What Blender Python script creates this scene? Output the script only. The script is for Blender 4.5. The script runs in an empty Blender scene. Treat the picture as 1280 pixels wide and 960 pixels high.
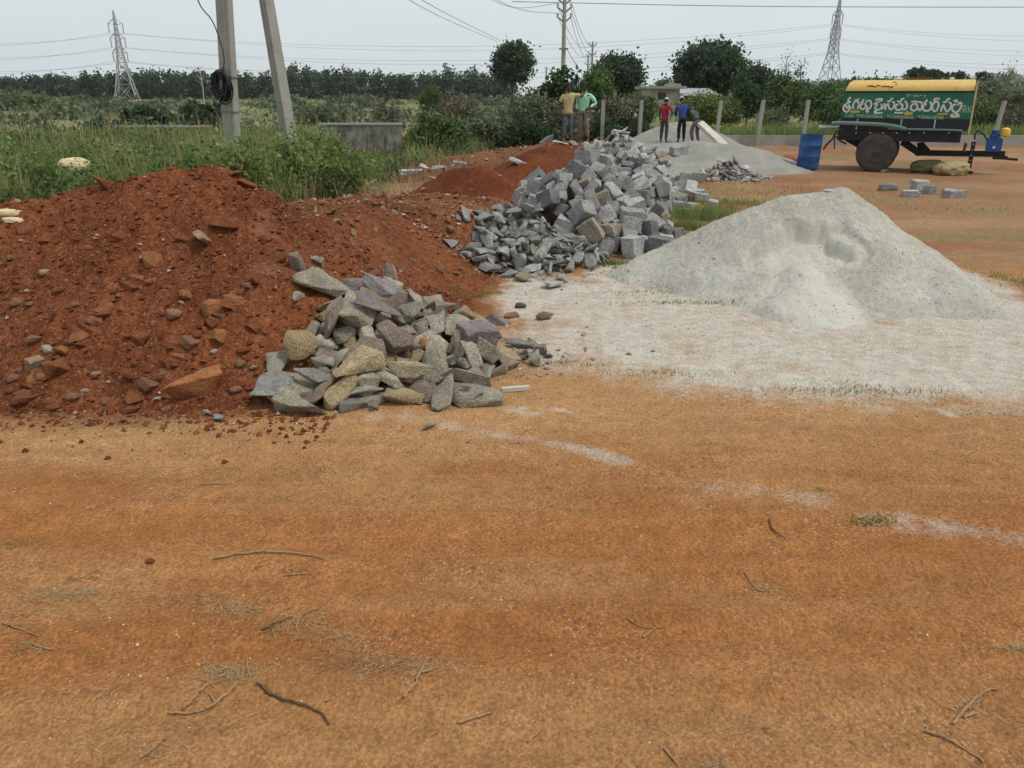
import bpy, bmesh, math, random
import numpy as np
from mathutils import Vector, Matrix, Quaternion, Euler

R = math.radians
SC = bpy.context.scene
COL = SC.collection

# ---------------------------------------------------------------- camera
CAM_H = 2.05
PITCH = R(20.57)
FPX = 967.0
cam = bpy.data.cameras.new("camera")
cam.sensor_width = 36.0
cam.lens = 36.0 * FPX / 1280.0
cam.clip_start = 0.05
cam.clip_end = 6000.0
camo = bpy.data.objects.new("camera", cam)
COL.objects.link(camo)
camo.location = (0, 0, CAM_H)
camo.rotation_euler = (R(90) - PITCH, 0, 0)
SC.camera = camo

# ---------------------------------------------------------------- world, sun, exposure
SUN_EL, SUN_AZ = R(62), R(108)          # azimuth measured from +Y towards +X
world = bpy.data.worlds.new("World")
SC.world = world
world.use_nodes = True
wn = world.node_tree
for n in list(wn.nodes):
    wn.nodes.remove(n)
w_out = wn.nodes.new("ShaderNodeOutputWorld")
w_bg = wn.nodes.new("ShaderNodeBackground")
w_bg.inputs[1].default_value = 0.1
w_sky = wn.nodes.new("ShaderNodeTexSky")
w_sky.sky_type = 'NISHITA'
w_sky.sun_disc = False
w_sky.sun_elevation = SUN_EL
w_sky.sun_rotation = SUN_AZ
w_sky.dust_density = 4.0
w_tc = wn.nodes.new("ShaderNodeTexCoord")
w_map = wn.nodes.new("ShaderNodeMapping")
w_map.inputs['Scale'].default_value = (1.0, 1.0, 3.5)
w_noise = wn.nodes.new("ShaderNodeTexNoise")
w_noise.inputs['Scale'].default_value = 1.6
w_noise.inputs['Detail'].default_value = 4.0
w_ramp = wn.nodes.new("ShaderNodeValToRGB")
w_ramp.color_ramp.elements[0].position = 0.3
w_ramp.color_ramp.elements[0].color = (6.95, 7.7, 8.0, 1)
w_ramp.color_ramp.elements[1].position = 0.72
w_ramp.color_ramp.elements[1].color = (7.9, 8.55, 8.75, 1)
w_mix = wn.nodes.new("ShaderNodeMix")
w_mix.data_type = 'RGBA'
w_mix.inputs[0].default_value = 0.86     # a closed, thin overcast over the blue
wn.links.new(w_tc.outputs['Generated'], w_map.inputs[0])
wn.links.new(w_map.outputs[0], w_noise.inputs['Vector'])
wn.links.new(w_noise.outputs['Fac'], w_ramp.inputs[0])
wn.links.new(w_sky.outputs[0], w_mix.inputs[6])
wn.links.new(w_ramp.outputs[0], w_mix.inputs[7])
wn.links.new(w_mix.outputs[2], w_bg.inputs[0])
wn.links.new(w_bg.outputs[0], w_out.inputs[0])

sun = bpy.data.lights.new("sun", 'SUN')
sun.energy = 2.1
sun.angle = R(10)
sun.color = (1.0, 0.955, 0.89)
suno = bpy.data.objects.new("sun", sun)
COL.objects.link(suno)
_s = Vector((math.sin(SUN_AZ) * math.cos(SUN_EL), math.cos(SUN_AZ) * math.cos(SUN_EL), math.sin(SUN_EL)))
suno.location = _s * 50
suno.rotation_euler = (-_s).to_track_quat('-Z', 'Y').to_euler()

SC.view_settings.view_transform = 'Standard'
SC.view_settings.look = 'None'
SC.view_settings.exposure = 0.03
SC.view_settings.gamma = 1.0
SC.view_settings.use_curve_mapping = False

# ---------------------------------------------------------------- noise
def _hash(ix, iy, iz, seed):
    h = (ix.astype(np.int64) * 374761393 + iy.astype(np.int64) * 668265263 + iz.astype(np.int64) * 2147483647 + seed * 974711) & 0xffffffff
    h = ((h ^ (h >> 13)) * 1274126177) & 0xffffffff
    h = ((h ^ (h >> 16)) * 2246822519) & 0xffffffff
    return ((h ^ (h >> 15)) & 0xffffff) / float(0xffffff)

def vn2(x, y, seed=0):
    ix = np.floor(x); iy = np.floor(y)
    fx = x - ix; fy = y - iy
    fx = fx * fx * fx * (fx * (fx * 6 - 15) + 10); fy = fy * fy * fy * (fy * (fy * 6 - 15) + 10)
    z = np.zeros_like(ix)
    a = _hash(ix, iy, z, seed); b = _hash(ix + 1, iy, z, seed)
    c = _hash(ix, iy + 1, z, seed); d = _hash(ix + 1, iy + 1, z, seed)
    return ((a * (1 - fx) + b * fx) * (1 - fy) + (c * (1 - fx) + d * fx) * fy) * 2 - 1

def fbm2(x, y, oct=4, seed=0, gain=0.5):
    x = np.asarray(x, float); y = np.asarray(y, float)
    s = 0; a = 1; t = 0
    for o in range(oct):
        c, sn = math.cos(o * 1.1 + .3), math.sin(o * 1.1 + .3)
        s = s + a * vn2((x * c - y * sn) * 2 ** o + 7.3 * o, (x * sn + y * c) * 2 ** o - 3.1 * o, seed + o)
        t += a; a *= gain
    return s / t

def vn3(p, seed=0):
    i = np.floor(p); f = p - i
    f = f * f * (3 - 2 * f)
    r = 0
    for dx in (0, 1):
        for dy in (0, 1):
            for dz in (0, 1):
                w = (f[:, 0] if dx else 1 - f[:, 0]) * (f[:, 1] if dy else 1 - f[:, 1]) * (f[:, 2] if dz else 1 - f[:, 2])
                r = r + w * _hash(i[:, 0] + dx, i[:, 1] + dy, i[:, 2] + dz, seed)
    return r * 2 - 1

def sstep(a, b, x):
    t = np.clip((np.asarray(x, float) - a) / (b - a), 0, 1)
    return t * t * (3 - 2 * t)

# ---------------------------------------------------------------- rays from the camera, used to survey where things stand
CP, SP = math.cos(PITCH), math.sin(PITCH)

def ray(px, py):
    u = (px - 640.0) / FPX; v = (py - 480.0) / FPX
    return u, CP - v * SP, -SP - v * CP

def G(px, py, z=0.0):
    u, dy, dz = ray(px, py)
    t = (z - CAM_H) / dz
    return u * t, dy * t

def atY(px, py, Y):
    u, dy, dz = ray(px, py)
    t = Y / dy
    return Vector((u * t, Y, CAM_H + dz * t))

def pxm(Y, z=0.0):
    """pixels (of 1280) per metre at distance Y"""
    return FPX / (Y * CP + (CAM_H - z) * SP)

# ---------------------------------------------------------------- height of the land
def near_(y):
    return np.clip(1.6 - y / 6.0, 0, 1)

def base_h(x, y):
    x = np.asarray(x, float); y = np.asarray(y, float)
    near = np.clip(1.0 - y / 60.0, 0.25, 1)
    h = 0.007 * near_(y) * fbm2(x * .9 + .6 * y, y * 9.0, 3, 13) + 0.020 * fbm2(x * .7, y * .7, 3, 11) + 0.010 * near * fbm2(x * 3.1, y * 3.1, 3, 12)
    # shallow wheel ruts running across, left to right
    for (y0, k, w, d, sd) in ((3.30, -.03, .16, .016, 1), (2.55, .05, .13, .020, 2), (2.18, .03, .15, .016, 3), (4.05, -.05, .2, .014, 4), (1.85, .06, .12, .022, 7), (2.02, .07, .10, .014, 8), (2.85, -.02, .12, .013, 9), (12.6, .06, .3, .03, 5), (14.6, .07, .3, .03, 6)):
        c = y0 + k * x + .10 * vn2(x * .5, x * 0 + sd * 9.1, sd)
        q = (y - c) / w
        h = h - d * np.exp(-q * q) + .5 * d * np.exp(-(np.abs(q) - 1.5) ** 2 * 3)
    return h

def ridge(x, y, pts, slope, e=0.12, step=0.12):
    out = np.full(np.shape(x), -9.0)
    P = []
    for i in range(len(pts)):
        a = np.array(pts[i], float)
        if i + 1 < len(pts):
            b = np.array(pts[i + 1], float)
            n = max(1, int(np.hypot(*(b - a)[:2]) / step))
            for k in range(n):
                P.append(a + (b - a) * k / n)
        else:
            P.append(a)
    for p in P:
        d = np.sqrt((x - p[0]) ** 2 + (y - p[1]) ** 2 + e * e) - e
        out = np.maximum(out, p[2] - slope * d)
    return out

def crumble(x, y, sc, amp, seed):
    n = fbm2(x * sc, y * sc, 5, seed, .62)
    b = np.abs(fbm2(x * sc * .8 + 5, y * sc * .8, 3, seed + 50))
    return amp * (n + .8 * (.35 - b))

def m_red(x, y):
    wx = x + .12 * fbm2(x * 1.3, y * 1.3, 2, 21); wy = y + .14 * fbm2(x * 1.3 + 9, y * 1.3, 2, 22)
    z = ridge(wx, wy, [(-7.2, 6.6, .78), (-5.8, 6.8, 1.0), (-4.55, 6.9, 1.12), (-3.65, 6.9, 1.28), (-2.85, 6.9, 1.43), (-2.45, 6.9, 1.42)], .74, .10)
    z = np.maximum(z, ridge(wx, wy, [(-2.0, 7.7, .90), (-1.75, 8.6, .80), (-1.6, 9.6, .72)], .62, .15))
    return z + crumble(x, y, 2.2, .055, 23) + crumble(x, y, 5.5, .052, 25) + crumble(x, y, 17, .012, 24)

def m_bank(x, y):
    wx = x + .3 * fbm2(x * .8, y * .8, 2, 31); wy = y + .25 * fbm2(x * .8 + 4, y * .8, 2, 32)
    z = ridge(wx, wy, [(-3.4, 9.9, .60), (-2.4, 10.2, .72), (-1.4, 10.3, .74), (-.75, 10.2, .60), (-.45, 10.3, .45)], .70, .2)
    z = np.maximum(z, ridge(wx, wy, [(-4.2, 12.2, .40), (-2.6, 12.6, .50), (-1.2, 12.8, .52), (-.3, 12.9, .46), (-.3, 11.5, .50), (-1.4, 11.4, .60)], .35, .2))
    return z + crumble(x, y, 2.6, .085, 33) + crumble(x, y, 9, .022, 34)

def m_fine(x, y):
    z = ridge(x + .15 * fbm2(x, y, 2, 41), y, [(-1.05, 15.6, .68), (-.6, 15.4, .74), (-.25, 15.2, .56)], .60, .2)
    return z + crumble(x, y, 3, .05, 42) + crumble(x, y, 10, .022, 43)

def m_rear(x, y):
    z = ridge(x + .2 * fbm2(x, y, 2, 44), y, [(.55, 19.4, .70), (1.0, 20.4, .84), (1.7, 22.4, .74)], .55, .3)
    return z + crumble(x, y, 3, .06, 45) + crumble(x, y, 9, .025, 46)

def m_dug(x, y):
    z = ridge(x + .3 * fbm2(x * .7, y * .7, 2, 47), y, [(-2.2, 21.0, .30), (-1.0, 22.6, .46), (.4, 24.4, .50), (1.6, 26.0, .60), (2.5, 26.1, .60)], .30, .5)
    return z + crumble(x, y, 2.4, .07, 48) + crumble(x, y, 8, .02, 49)

def m_sand(x, y):
    wx = x + .05 * fbm2(x * 2.0, y * 2.0, 2, 51); wy = y + .06 * fbm2(x * 2 + 7, y * 2, 2, 52)
    z = ridge(wx, wy, [(1.5, 9.12, .22), (2.07, 9.15, .48), (2.6, 9.1, .75), (3.14, 9.0, .96), (3.70, 8.95, 1.06)], .655, .06, .05)
    z = np.maximum(z, ridge(wx, wy, [(4.45, 7.95, .36)], .60, .1))
    # the hollow dug into the front face and the fan of sand below it
    def hol(cx, cy, rx, ry, d):
        qx = (x - cx - .16 * fbm2(x * 3, y * 3, 3, 53)) / rx; qy = (y - cy - .13 * fbm2(x * 3.5, y * 3.5, 3, 54)) / ry
        r = np.sqrt(qx * qx + qy * qy)
        lip = sstep(1.07, .80, r)
        return d * lip * np.clip(.35 + .9 * (qy + 1) / 2, 0, 1.2)
    z = z - hol(3.05, 8.24, .50, .40, .17) - hol(3.56, 8.16, .20, .26, .07)
    fan = np.maximum(ridge(wx, wy, [(2.96, 7.58, .25)], .46, .10), ridge(wx, wy, [(3.04, 7.95, .42), (2.96, 7.58, .23)], .75, .05))
    z = np.maximum(z, fan)
    flow = fbm2(x * 7.0, y * 2.2, 3, 55) * .014
    return z + flow + crumble(x, y, 5, .020, 56) + crumble(x, y, 20, .009, 57)

def m_sand_rear(x, y):
    wx = x + .25 * fbm2(x * .9, y * .9, 2, 61)
    z = ridge(wx, y, [(3.9, 23.4, .52), (4.7, 24.0, .66), (5.5, 24.2, .72), (6.4, 24.0, .66), (7.1, 23.6, .46), (7.8, 23.2, .22)], .30, .3)
    z = np.maximum(z, ridge(wx, y, [(5.6, 32.8, .66), (6.4, 33.0, .95), (7.3, 33.0, 1.0), (7.9, 32.3, .62)], .50, .2))
    z = np.maximum(z, ridge(wx, y, [(5.4, 30.7, .28), (8.2, 30.7, .28)], .22, .5))
    return z + crumble(x, y, 2.2, .04, 62) + crumble(x, y, 8, .015, 63)

MOUNDS = (m_red, m_bank, m_fine, m_rear, m_dug, m_sand, m_sand_rear)

def surf(x, y):
    x = np.asarray(x, float); y = np.asarray(y, float)
    z = base_h(x, y)
    for f in MOUNDS:
        z = np.maximum(z, f(x, y))
    return z

def surf1(x, y):
    return float(surf(np.array([x]), np.array([y]))[0])

def hit(px, py, tmax=60):
    """first point of the land seen along a pixel's ray"""
    u, dy, dz = ray(px, py)
    t = np.arange(2.0, tmax, .02)
    d = (CAM_H + dz * t) - surf(u * t, dy * t)
    i = np.argmax(d < 0)
    if d[i] >= 0:
        i = len(t) - 1
    return Vector((u * t[i], dy * t[i], CAM_H + dz * t[i]))
# ---------------------------------------------------------------- stone shapes
def hull_bm(pts):
    bm = bmesh.new()
    vs = [bm.verts.new(p) for p in pts]
    r = bmesh.ops.convex_hull(bm, input=vs)
    junk = [e for e in r['geom_interior'] if isinstance(e, bmesh.types.BMVert)]
    if junk:
        bmesh.ops.delete(bm, geom=junk, context='VERTS')
    loose = [v for v in bm.verts if not v.link_faces]
    if loose:
        bmesh.ops.delete(bm, geom=loose, context='VERTS')
    bmesh.ops.dissolve_limit(bm, angle_limit=R(9), verts=bm.verts, edges=bm.edges)
    return bm

def stone_points(kind, rs):
    if kind == 'block':
        d = np.array([1.0, rs.uniform(.55, .9), rs.uniform(.45, .8)]) * .5
        P = []
        for sx in (-1, 1):
            for sy in (-1, 1):
                for sz in (-1, 1):
                    P.append(np.array([sx, sy, sz]) * d * rs.uniform(.74, 1.08, 3))
        for _c in range(2):          # a knocked-off corner or two
            j = rs.randint(len(P)); q = P.pop(j); P += [q * np.array(f) for f in ((.55, 1, 1), (1, .6, 1), (1, 1, .6))]
        return P
    if kind == 'chip':
        d = np.array([1.0, rs.uniform(.4, .8), rs.uniform(.16, .34)]) * .5
        n = 12
    elif kind == 'rubble':
        d = np.array([1.0, rs.uniform(.55, .9), rs.uniform(.22, .55)]) * .5
        n = 11
    else:
        d = np.array([1.0, rs.uniform(.7, .95), rs.uniform(.5, .75)]) * .5
        n = 20
    P = []
    for i in range(n):
        v = rs.normal(size=3)
        v /= np.linalg.norm(v)
        if kind in ('chip', 'rubble'):
            v[2] = np.sign(v[2]) * (abs(v[2]) ** .35)
            v = np.clip(v * 1.15, -1, 1)
        P.append(v * d * rs.uniform(.82, 1.0))
    return P

def stone_mesh(name, kind, seed, cuts=3, rough=.030):
    rs = np.random.RandomState(seed)
    bm = hull_bm([tuple(p) for p in stone_points(kind, rs)])
    if kind != 'lump':
        bmesh.ops.bevel(bm, geom=list(bm.edges), offset=.012 if kind != 'block' else .022, segments=1, affect='EDGES', clamp_overlap=True)
    bmesh.ops.triangulate(bm, faces=bm.faces)
    for _ in range(3):
        long_e = [e for e in bm.edges if e.calc_length() > .9 / (cuts * 2)]
        if not long_e:
            break
        bmesh.ops.subdivide_edges(bm, edges=long_e, cuts=1, use_grid_fill=False)
        bmesh.ops.triangulate(bm, faces=[f for f in bm.faces if len(f.verts) > 3])
    if kind == 'lump':
        for _ in range(3):
            bmesh.ops.smooth_vert(bm, verts=bm.verts, factor=.5, use_axis_x=True, use_axis_y=True, use_axis_z=True)
    lim = 1.25 * max(max(abs(c) for c in p) for p in stone_points(kind, np.random.RandomState(seed)))
    for v in bm.verts:
        if max(abs(c) for c in v.co) > lim:
            v.co = v.co * (lim / v.co.length)
    bm.normal_update()
    co = np.array([v.co[:] for v in bm.verts]); no = np.array([v.normal[:] for v in bm.verts])
    n = vn3(co * 3.0 + seed, seed) * .9 + vn3(co * 7 + seed, seed + 1) * .6 + vn3(co * 16, seed + 2) * .35
    co = co + no * (n * rough * (1.5 if kind == 'lump' else 1.0))[:, None]
    for v, c in zip(bm.verts, co):
        v.co = c
    me = bpy.data.meshes.new(name)
    bm.to_mesh(me)
    bm.free()
    me.shade_smooth()
    me.set_sharp_from_angle(angle=R(28))
    return me

KINDS = {'rubble': 16, 'chip': 12, 'block': 14, 'lump': 8}
STONES = {}
for _ki, (_k, _n) in enumerate(KINDS.items()):
    STONES[_k] = [stone_mesh(_k + '_stone', _k, 100 * (_ki + 1) + i, 3 if _k in ('rubble',) else 2) for i in range(_n)]
# ---------------------------------------------------------------- object helpers
def tag(o, label=None, cat=None, group=None, kind=None):
    if label: o['label'] = label
    if cat: o['category'] = cat
    if group: o['group'] = group
    if kind: o['kind'] = kind
    return o

def empty(name, loc=(0, 0, 0), rz=0.0):
    o = bpy.data.objects.new(name, None)
    o.empty_display_size = .3
    COL.objects.link(o)
    o.location = loc
    o.rotation_euler = (0, 0, rz)
    return o

def link_mesh(name, me, mat=None, parent=None):
    o = bpy.data.objects.new(name, me)
    COL.objects.link(o)
    if mat is not None and not me.materials:
        me.materials.append(mat)
    if parent is not None:
        o.parent = parent
    return o

def fast_mesh(name, V, F, smooth=False, attrs=None):
    """V (n,3), F (m,k) arrays -> mesh; attrs: name -> (n,) or (n,4) per-vertex"""
    V = np.ascontiguousarray(V, dtype=np.float32); F = np.ascontiguousarray(F, dtype=np.int32)
    me = bpy.data.meshes.new(name)
    m, k = F.shape
    me.vertices.add(len(V)); me.vertices.foreach_set('co', V.ravel())
    me.loops.add(m * k); me.loops.foreach_set('vertex_index', F.ravel())
    me.polygons.add(m)
    me.polygons.foreach_set('loop_start', np.arange(0, m * k, k, dtype=np.int32))
    me.polygons.foreach_set('use_smooth', np.full(m, smooth))
    me.update(calc_edges=True)
    for an, a in (attrs or {}).items():
        a = np.asarray(a, np.float32)
        if a.ndim == 1:
            at = me.attributes.new(an, 'FLOAT', 'POINT'); at.data.foreach_set('value', a)
        else:
            at = me.attributes.new(an, 'FLOAT_COLOR', 'POINT'); at.data.foreach_set('color', a.ravel())
    return me

class MB:
    """collects simple solids into one mesh"""
    def __init__(s):
        s.v = []; s.f = []; s.M = Matrix()
    def add(s, vs, fs):
        b = len(s.v)
        s.v += [tuple(s.M @ Vector(p)) for p in vs]
        s.f += [tuple(b + i for i in f) for f in fs]
        return s
    def box(s, c, d, rot=None, taper=1.0):
        hx, hy, hz = d[0] / 2, d[1] / 2, d[2] / 2
        P = []
        for z in (-1, 1):
            t = taper if z > 0 else 1.0
            for x, y in ((-1, -1), (1, -1), (1, 1), (-1, 1)):
                P.append(Vector((x * hx * t, y * hy * t, z * hz)))
        if rot is not None:
            P = [rot @ p for p in P]
        P = [p + Vector(c) for p in P]
        return s.add(P, [(3, 2, 1, 0), (4, 5, 6, 7), (0, 1, 5, 4), (1, 2, 6, 5), (2, 3, 7, 6), (3, 0, 4, 7)])
    def bar(s, a, b, w, h=None, up=(0, 0, 1)):
        """rectangular bar from a to b"""
        a = Vector(a); b = Vector(b); h = h or w
        d = (b - a).normalized(); u = Vector(up)
        if abs(d.dot(u)) > .98: u = Vector((0, 1, 0))
        x = d.cross(u).normalized(); y = x.cross(d).normalized()
        P = []
        for p in (a, b):
            for sx, sy in ((-1, -1), (1, -1), (1, 1), (-1, 1)):
                P.append(p + x * sx * w / 2 + y * sy * h / 2)
        return s.add(P, [(3, 2, 1, 0), (4, 5, 6, 7), (0, 1, 5, 4), (1, 2, 6, 5), (2, 3, 7, 6), (3, 0, 4, 7)])
    def tube(s, pts, rad, n=8, cap=True, squash=None):
        pts = [Vector(p) for p in pts]
        if not hasattr(rad, '__len__'): rad = [rad] * len(pts)
        P = []; x0 = None
        for i, p in enumerate(pts):
            d = (pts[min(i + 1, len(pts) - 1)] - pts[max(i - 1, 0)])
            d = d.normalized() if d.length > 1e-9 else Vector((0, 0, 1))
            if x0 is None:
                u = Vector((0, 0, 1)) if abs(d.z) < .9 else Vector((0, 1, 0))
                x0 = d.cross(u).normalized()
            x0 = (x0 - d * x0.dot(d)).normalized(); y0 = d.cross(x0)
            for k in range(n):
                a = 2 * math.pi * k / n
                P.append(p + (x0 * math.cos(a) + y0 * math.sin(a)) * rad[i])
        F = []
        for i in range(len(pts) - 1):
            for k in range(n):
                F.append((i * n + k, i * n + (k + 1) % n, (i + 1) * n + (k + 1) % n, (i + 1) * n + k))
        if cap:
            F.append(tuple(range(n - 1, -1, -1))); F.append(tuple(range((len(pts) - 1) * n, len(pts) * n)))
        return s.add(P, F)
    def lathe(s, prof, n=24, axis='z', c=(0, 0, 0)):
        """prof: (radius, height) pairs; closes the ends"""
        P = []; c = Vector(c)
        for r, h in prof:
            for k in range(n):
                a = 2 * math.pi * k / n
                q = (r * math.cos(a), r * math.sin(a), h)
                if axis == 'y': q = (q[0], q[2], q[1])
                if axis == 'x': q = (q[2], q[0], q[1])
                P.append(c + Vector(q))
        F = []
        for i in range(len(prof) - 1):
            for k in range(n):
                F.append((i * n + k, i * n + (k + 1) % n, (i + 1) * n + (k + 1) % n, (i + 1) * n + k))
        F.append(tuple(range(n - 1, -1, -1))); F.append(tuple(range((len(prof) - 1) * n, len(prof) * n)))
        return s.add(P, F)
    def prism(s, outline, y0, y1):
        """outline: (x, z) loop extruded along y"""
        n = len(outline)
        P = [(x, y0, z) for x, z in outline] + [(x, y1, z) for x, z in outline]
        F = [tuple(range(n)), tuple(range(2 * n - 1, n - 1, -1))]
        F += [(i, i + n, (i + 1) % n + n, (i + 1) % n) for i in range(n)]
        return s.add(P, F)
    def build(s, name, mat, parent=None, smooth=0, bevel=0.0, segs=2):
        me = bpy.data.meshes.new(name)
        me.from_pydata([tuple(p) for p in s.v], [], s.f)
        bm = bmesh.new(); bm.from_mesh(me)
        bmesh.ops.recalc_face_normals(bm, faces=bm.faces)
        if bevel:
            es = [e for e in bm.edges if len(e.link_faces) == 2 and e.calc_face_angle(0) > R(40)]
            bmesh.ops.bevel(bm, geom=es, offset=bevel, segments=segs, affect='EDGES', clamp_overlap=True)
        bm.to_mesh(me); bm.free()
        if smooth:
            me.shade_smooth(); me.set_sharp_from_angle(angle=R(smooth))
        return link_mesh(name, me, mat, parent)

def catmull(pts, n=6):
    P = [Vector(p) for p in pts]
    if len(P) < 3: return P
    Q = [P[0] * 2 - P[1]] + P + [P[-1] * 2 - P[-2]]
    out = []
    for i in range(1, len(Q) - 2):
        a, b, c, d = Q[i - 1:i + 3]
        for k in range(n):
            t = k / n
            out.append(.5 * ((2 * b) + (c - a) * t + (2 * a - 5 * b + 4 * c - d) * t * t + (-a + 3 * b - 3 * c + d) * t ** 3))
    out.append(P[-1])
    return out

def copy_thing(o, loc=None, rz=None, scale=None):
    c = o.copy(); COL.objects.link(c)
    for ch in list(o.children):
        d = ch.copy(); COL.objects.link(d); d.parent = c
        for g in list(ch.children):
            e = g.copy(); COL.objects.link(e); e.parent = d
    if loc is not None: c.location = loc
    if rz is not None: c.rotation_euler = (0, 0, rz)
    if scale is not None: c.scale = (scale,) * 3
    return c

# ---------------------------------------------------------------- material helpers
class NT:
    def __init__(s, name, rough=.9, spec=.3):
        s.m = bpy.data.materials.new(name); s.m.use_nodes = True
        s.t = s.m.node_tree; s.b = s.t.nodes['Principled BSDF']
        s.b.inputs['Roughness'].default_value = rough
        s.b.inputs['Specular IOR Level'].default_value = spec
    def n(s, typ, **kw):
        nd = s.t.nodes.new(typ)
        for k, v in kw.items():
            if k in nd.inputs: nd.inputs[k].default_value = v
            else: setattr(nd, k, v)
        return nd
    def l(s, a, b): s.t.links.new(a, b)
    def coord(s, kind='Object'):
        if kind == 'World':
            return s.n('ShaderNodeNewGeometry').outputs['Position']
        return s.n('ShaderNodeTexCoord').outputs[kind]
    def noise(s, co, scale, detail=4, rough=.55, dist=0):
        nd = s.n('ShaderNodeTexNoise'); nd.inputs['Scale'].default_value = scale
        nd.inputs['Detail'].default_value = detail; nd.inputs['Roughness'].default_value = rough
        nd.inputs['Distortion'].default_value = dist
        s.l(co, nd.inputs['Vector']); return nd.outputs['Fac']
    def voro(s, co, scale, feature='F1'):
        nd = s.n('ShaderNodeTexVoronoi'); nd.feature = feature; nd.inputs['Scale'].default_value = scale
        s.l(co, nd.inputs['Vector']); return nd
    def mr(s, x, a, b, c, d, clamp=True):
        nd = s.n('ShaderNodeMapRange'); nd.clamp = clamp
        for i, v in enumerate((a, b, c, d)): nd.inputs[i + 1].default_value = v
        s.l(x, nd.inputs[0]); return nd.outputs[0]
    def math(s, op, a, b=None):
        nd = s.n('ShaderNodeMath'); nd.operation = op
        for i, v in enumerate((a, b)):
            if v is None: continue
            if isinstance(v, (int, float)): nd.inputs[i].default_value = v
            else: s.l(v, nd.inputs[i])
        return nd.outputs[0]
    def mix(s, f, a, b, mode='MIX'):
        nd = s.n('ShaderNodeMix'); nd.data_type = 'RGBA'; nd.blend_type = mode
        for i, v in ((0, f), (6, a), (7, b)):
            if isinstance(v, (int, float)): nd.inputs[i].default_value = v
            elif isinstance(v, tuple): nd.inputs[i].default_value = (*v[:3], 1)
            else: s.l(v, nd.inputs[i])
        return nd.outputs[2]
    def scale_col(s, c, f):
        """colour times a scalar"""
        nd = s.n('ShaderNodeVectorMath'); nd.operation = 'SCALE'
        if isinstance(c, tuple): nd.inputs[0].default_value = c[:3]
        else: s.l(c, nd.inputs[0])
        if isinstance(f, (int, float)): nd.inputs['Scale'].default_value = f
        else: s.l(f, nd.inputs['Scale'])
        return nd.outputs[0]
    def base(s, c):
        if isinstance(c, tuple): s.b.inputs['Base Color'].default_value = (*c[:3], 1)
        else: s.l(c, s.b.inputs['Base Color'])
    def bump(s, h, strength=.5, dist=.02):
        nd = s.n('ShaderNodeBump'); nd.inputs['Strength'].default_value = strength; nd.inputs['Distance'].default_value = dist
        s.l(h, nd.inputs['Height'])
        s.l(nd.outputs[0], s.b.inputs['Normal'])

def plain(name, c, rough=.8, var=.25, sc=6.0, spec=.3, metal=0.0, grime=None, gsc=2.5, bump=0.0, coord='Object'):
    """a painted or weathered surface: base colour broken up by noise and, if asked, patches of grime"""
    k = NT(name, rough, spec)
    co = k.coord(coord)
    n = k.noise(co, sc, 6, .6)
    col = k.scale_col(c, k.mr(n, .25, .75, 1 - var, 1 + var))
    if grime:
        g = k.mr(k.noise(co, gsc, 6, .7), .52, .68, 0, .8)
        col = k.mix(g, col, grime)
    k.base(col)
    k.b.inputs['Metallic'].default_value = metal
    if bump: k.bump(k.noise(co, sc * 6, 5, .6), bump, .02)
    return k.m

M = {}
def soil_mat(name, light, dark, dust=None, sc=1.0, bump=.6):
    k = NT(name, .95, .1)
    co = k.coord('World')
    a = k.noise(co, 1.1 * sc, 6, .6); b = k.noise(co, 14 * sc, 6, .65); v = k.voro(co, 70 * sc); v2 = k.voro(co, 26 * sc)
    col = k.mix(k.mr(a, .35, .65, 0, 1), dark, light)
    col = k.scale_col(col, k.mr(b, .3, .7, .62, 1.35))
    sep = k.n('ShaderNodeSeparateColor'); k.l(v.outputs['Color'], sep.inputs[0])
    col = k.scale_col(col, k.mr(sep.outputs[1], 0, 1, .72, 1.28))
    if dust:
        f = k.mr(k.noise(co, .9, 7, .7), .60, .72, 0, .55)
        f2 = k.mr(sep.outputs[0], .93, .95, 0, .6)
        col = k.mix(k.math('MAXIMUM', f, f2), col, dust)
    k.base(col)
    h = k.math('ADD', k.math('MULTIPLY', b, .8), k.math('ADD', k.math('MULTIPLY', v.outputs['Distance'], -.5), k.math('MULTIPLY', v2.outputs['Distance'], -.7)))
    k.bump(h, bump, .03)
    return k.m

M['red'] = soil_mat('red_soil', (.200, .066, .026), (.108, .035, .014), (.27, .155, .10))
M['fine_red'] = soil_mat('fine_red_soil', (.165, .050, .020), (.098, .029, .012), None, 1.0, .6)
M['bank'] = soil_mat('brown_soil', (.215, .082, .036), (.110, .042, .018), (.33, .23, .16))
M['dug'] = soil_mat('dug_soil', (.20, .085, .040), (.12, .052, .026), (.30, .22, .15))

def sand_mat(name, c):
    k = NT(name, .95, .1); co = k.coord('World')
    a = k.noise(co, 1.6, 7, .6); b = k.noise(co, 22, 6, .7); v = k.voro(co, 130)
    sep = k.n('ShaderNodeSeparateColor'); k.l(v.outputs['Color'], sep.inputs[0])
    col = k.mix(k.mr(a, .38, .64, 0, 1), (c[0] * .80, c[1] * .79, c[2] * .77), c)
    col = k.scale_col(col, k.mr(b, .3, .7, .80, 1.18))
    col = k.scale_col(col, k.mr(sep.outputs[1], 0, 1, .80, 1.2))
    pa = k.n('ShaderNodeAttribute'); pa.attribute_name = 'fresh'
    col = k.mix(k.math('MULTIPLY', pa.outputs['Fac'], .75), col, (c[0] * 1.22, c[1] * 1.22, c[2] * 1.22))
    k.base(col)
    k.bump(k.math('ADD', b, k.math('MULTIPLY', v.outputs['Distance'], -.6)), .6, .025)
    return k.m
M['sand'] = sand_mat('crushed_stone_sand', (.50, .478, .415))
M['sand_rear'] = sand_mat('rear_stone_sand', (.335, .325, .29))

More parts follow.
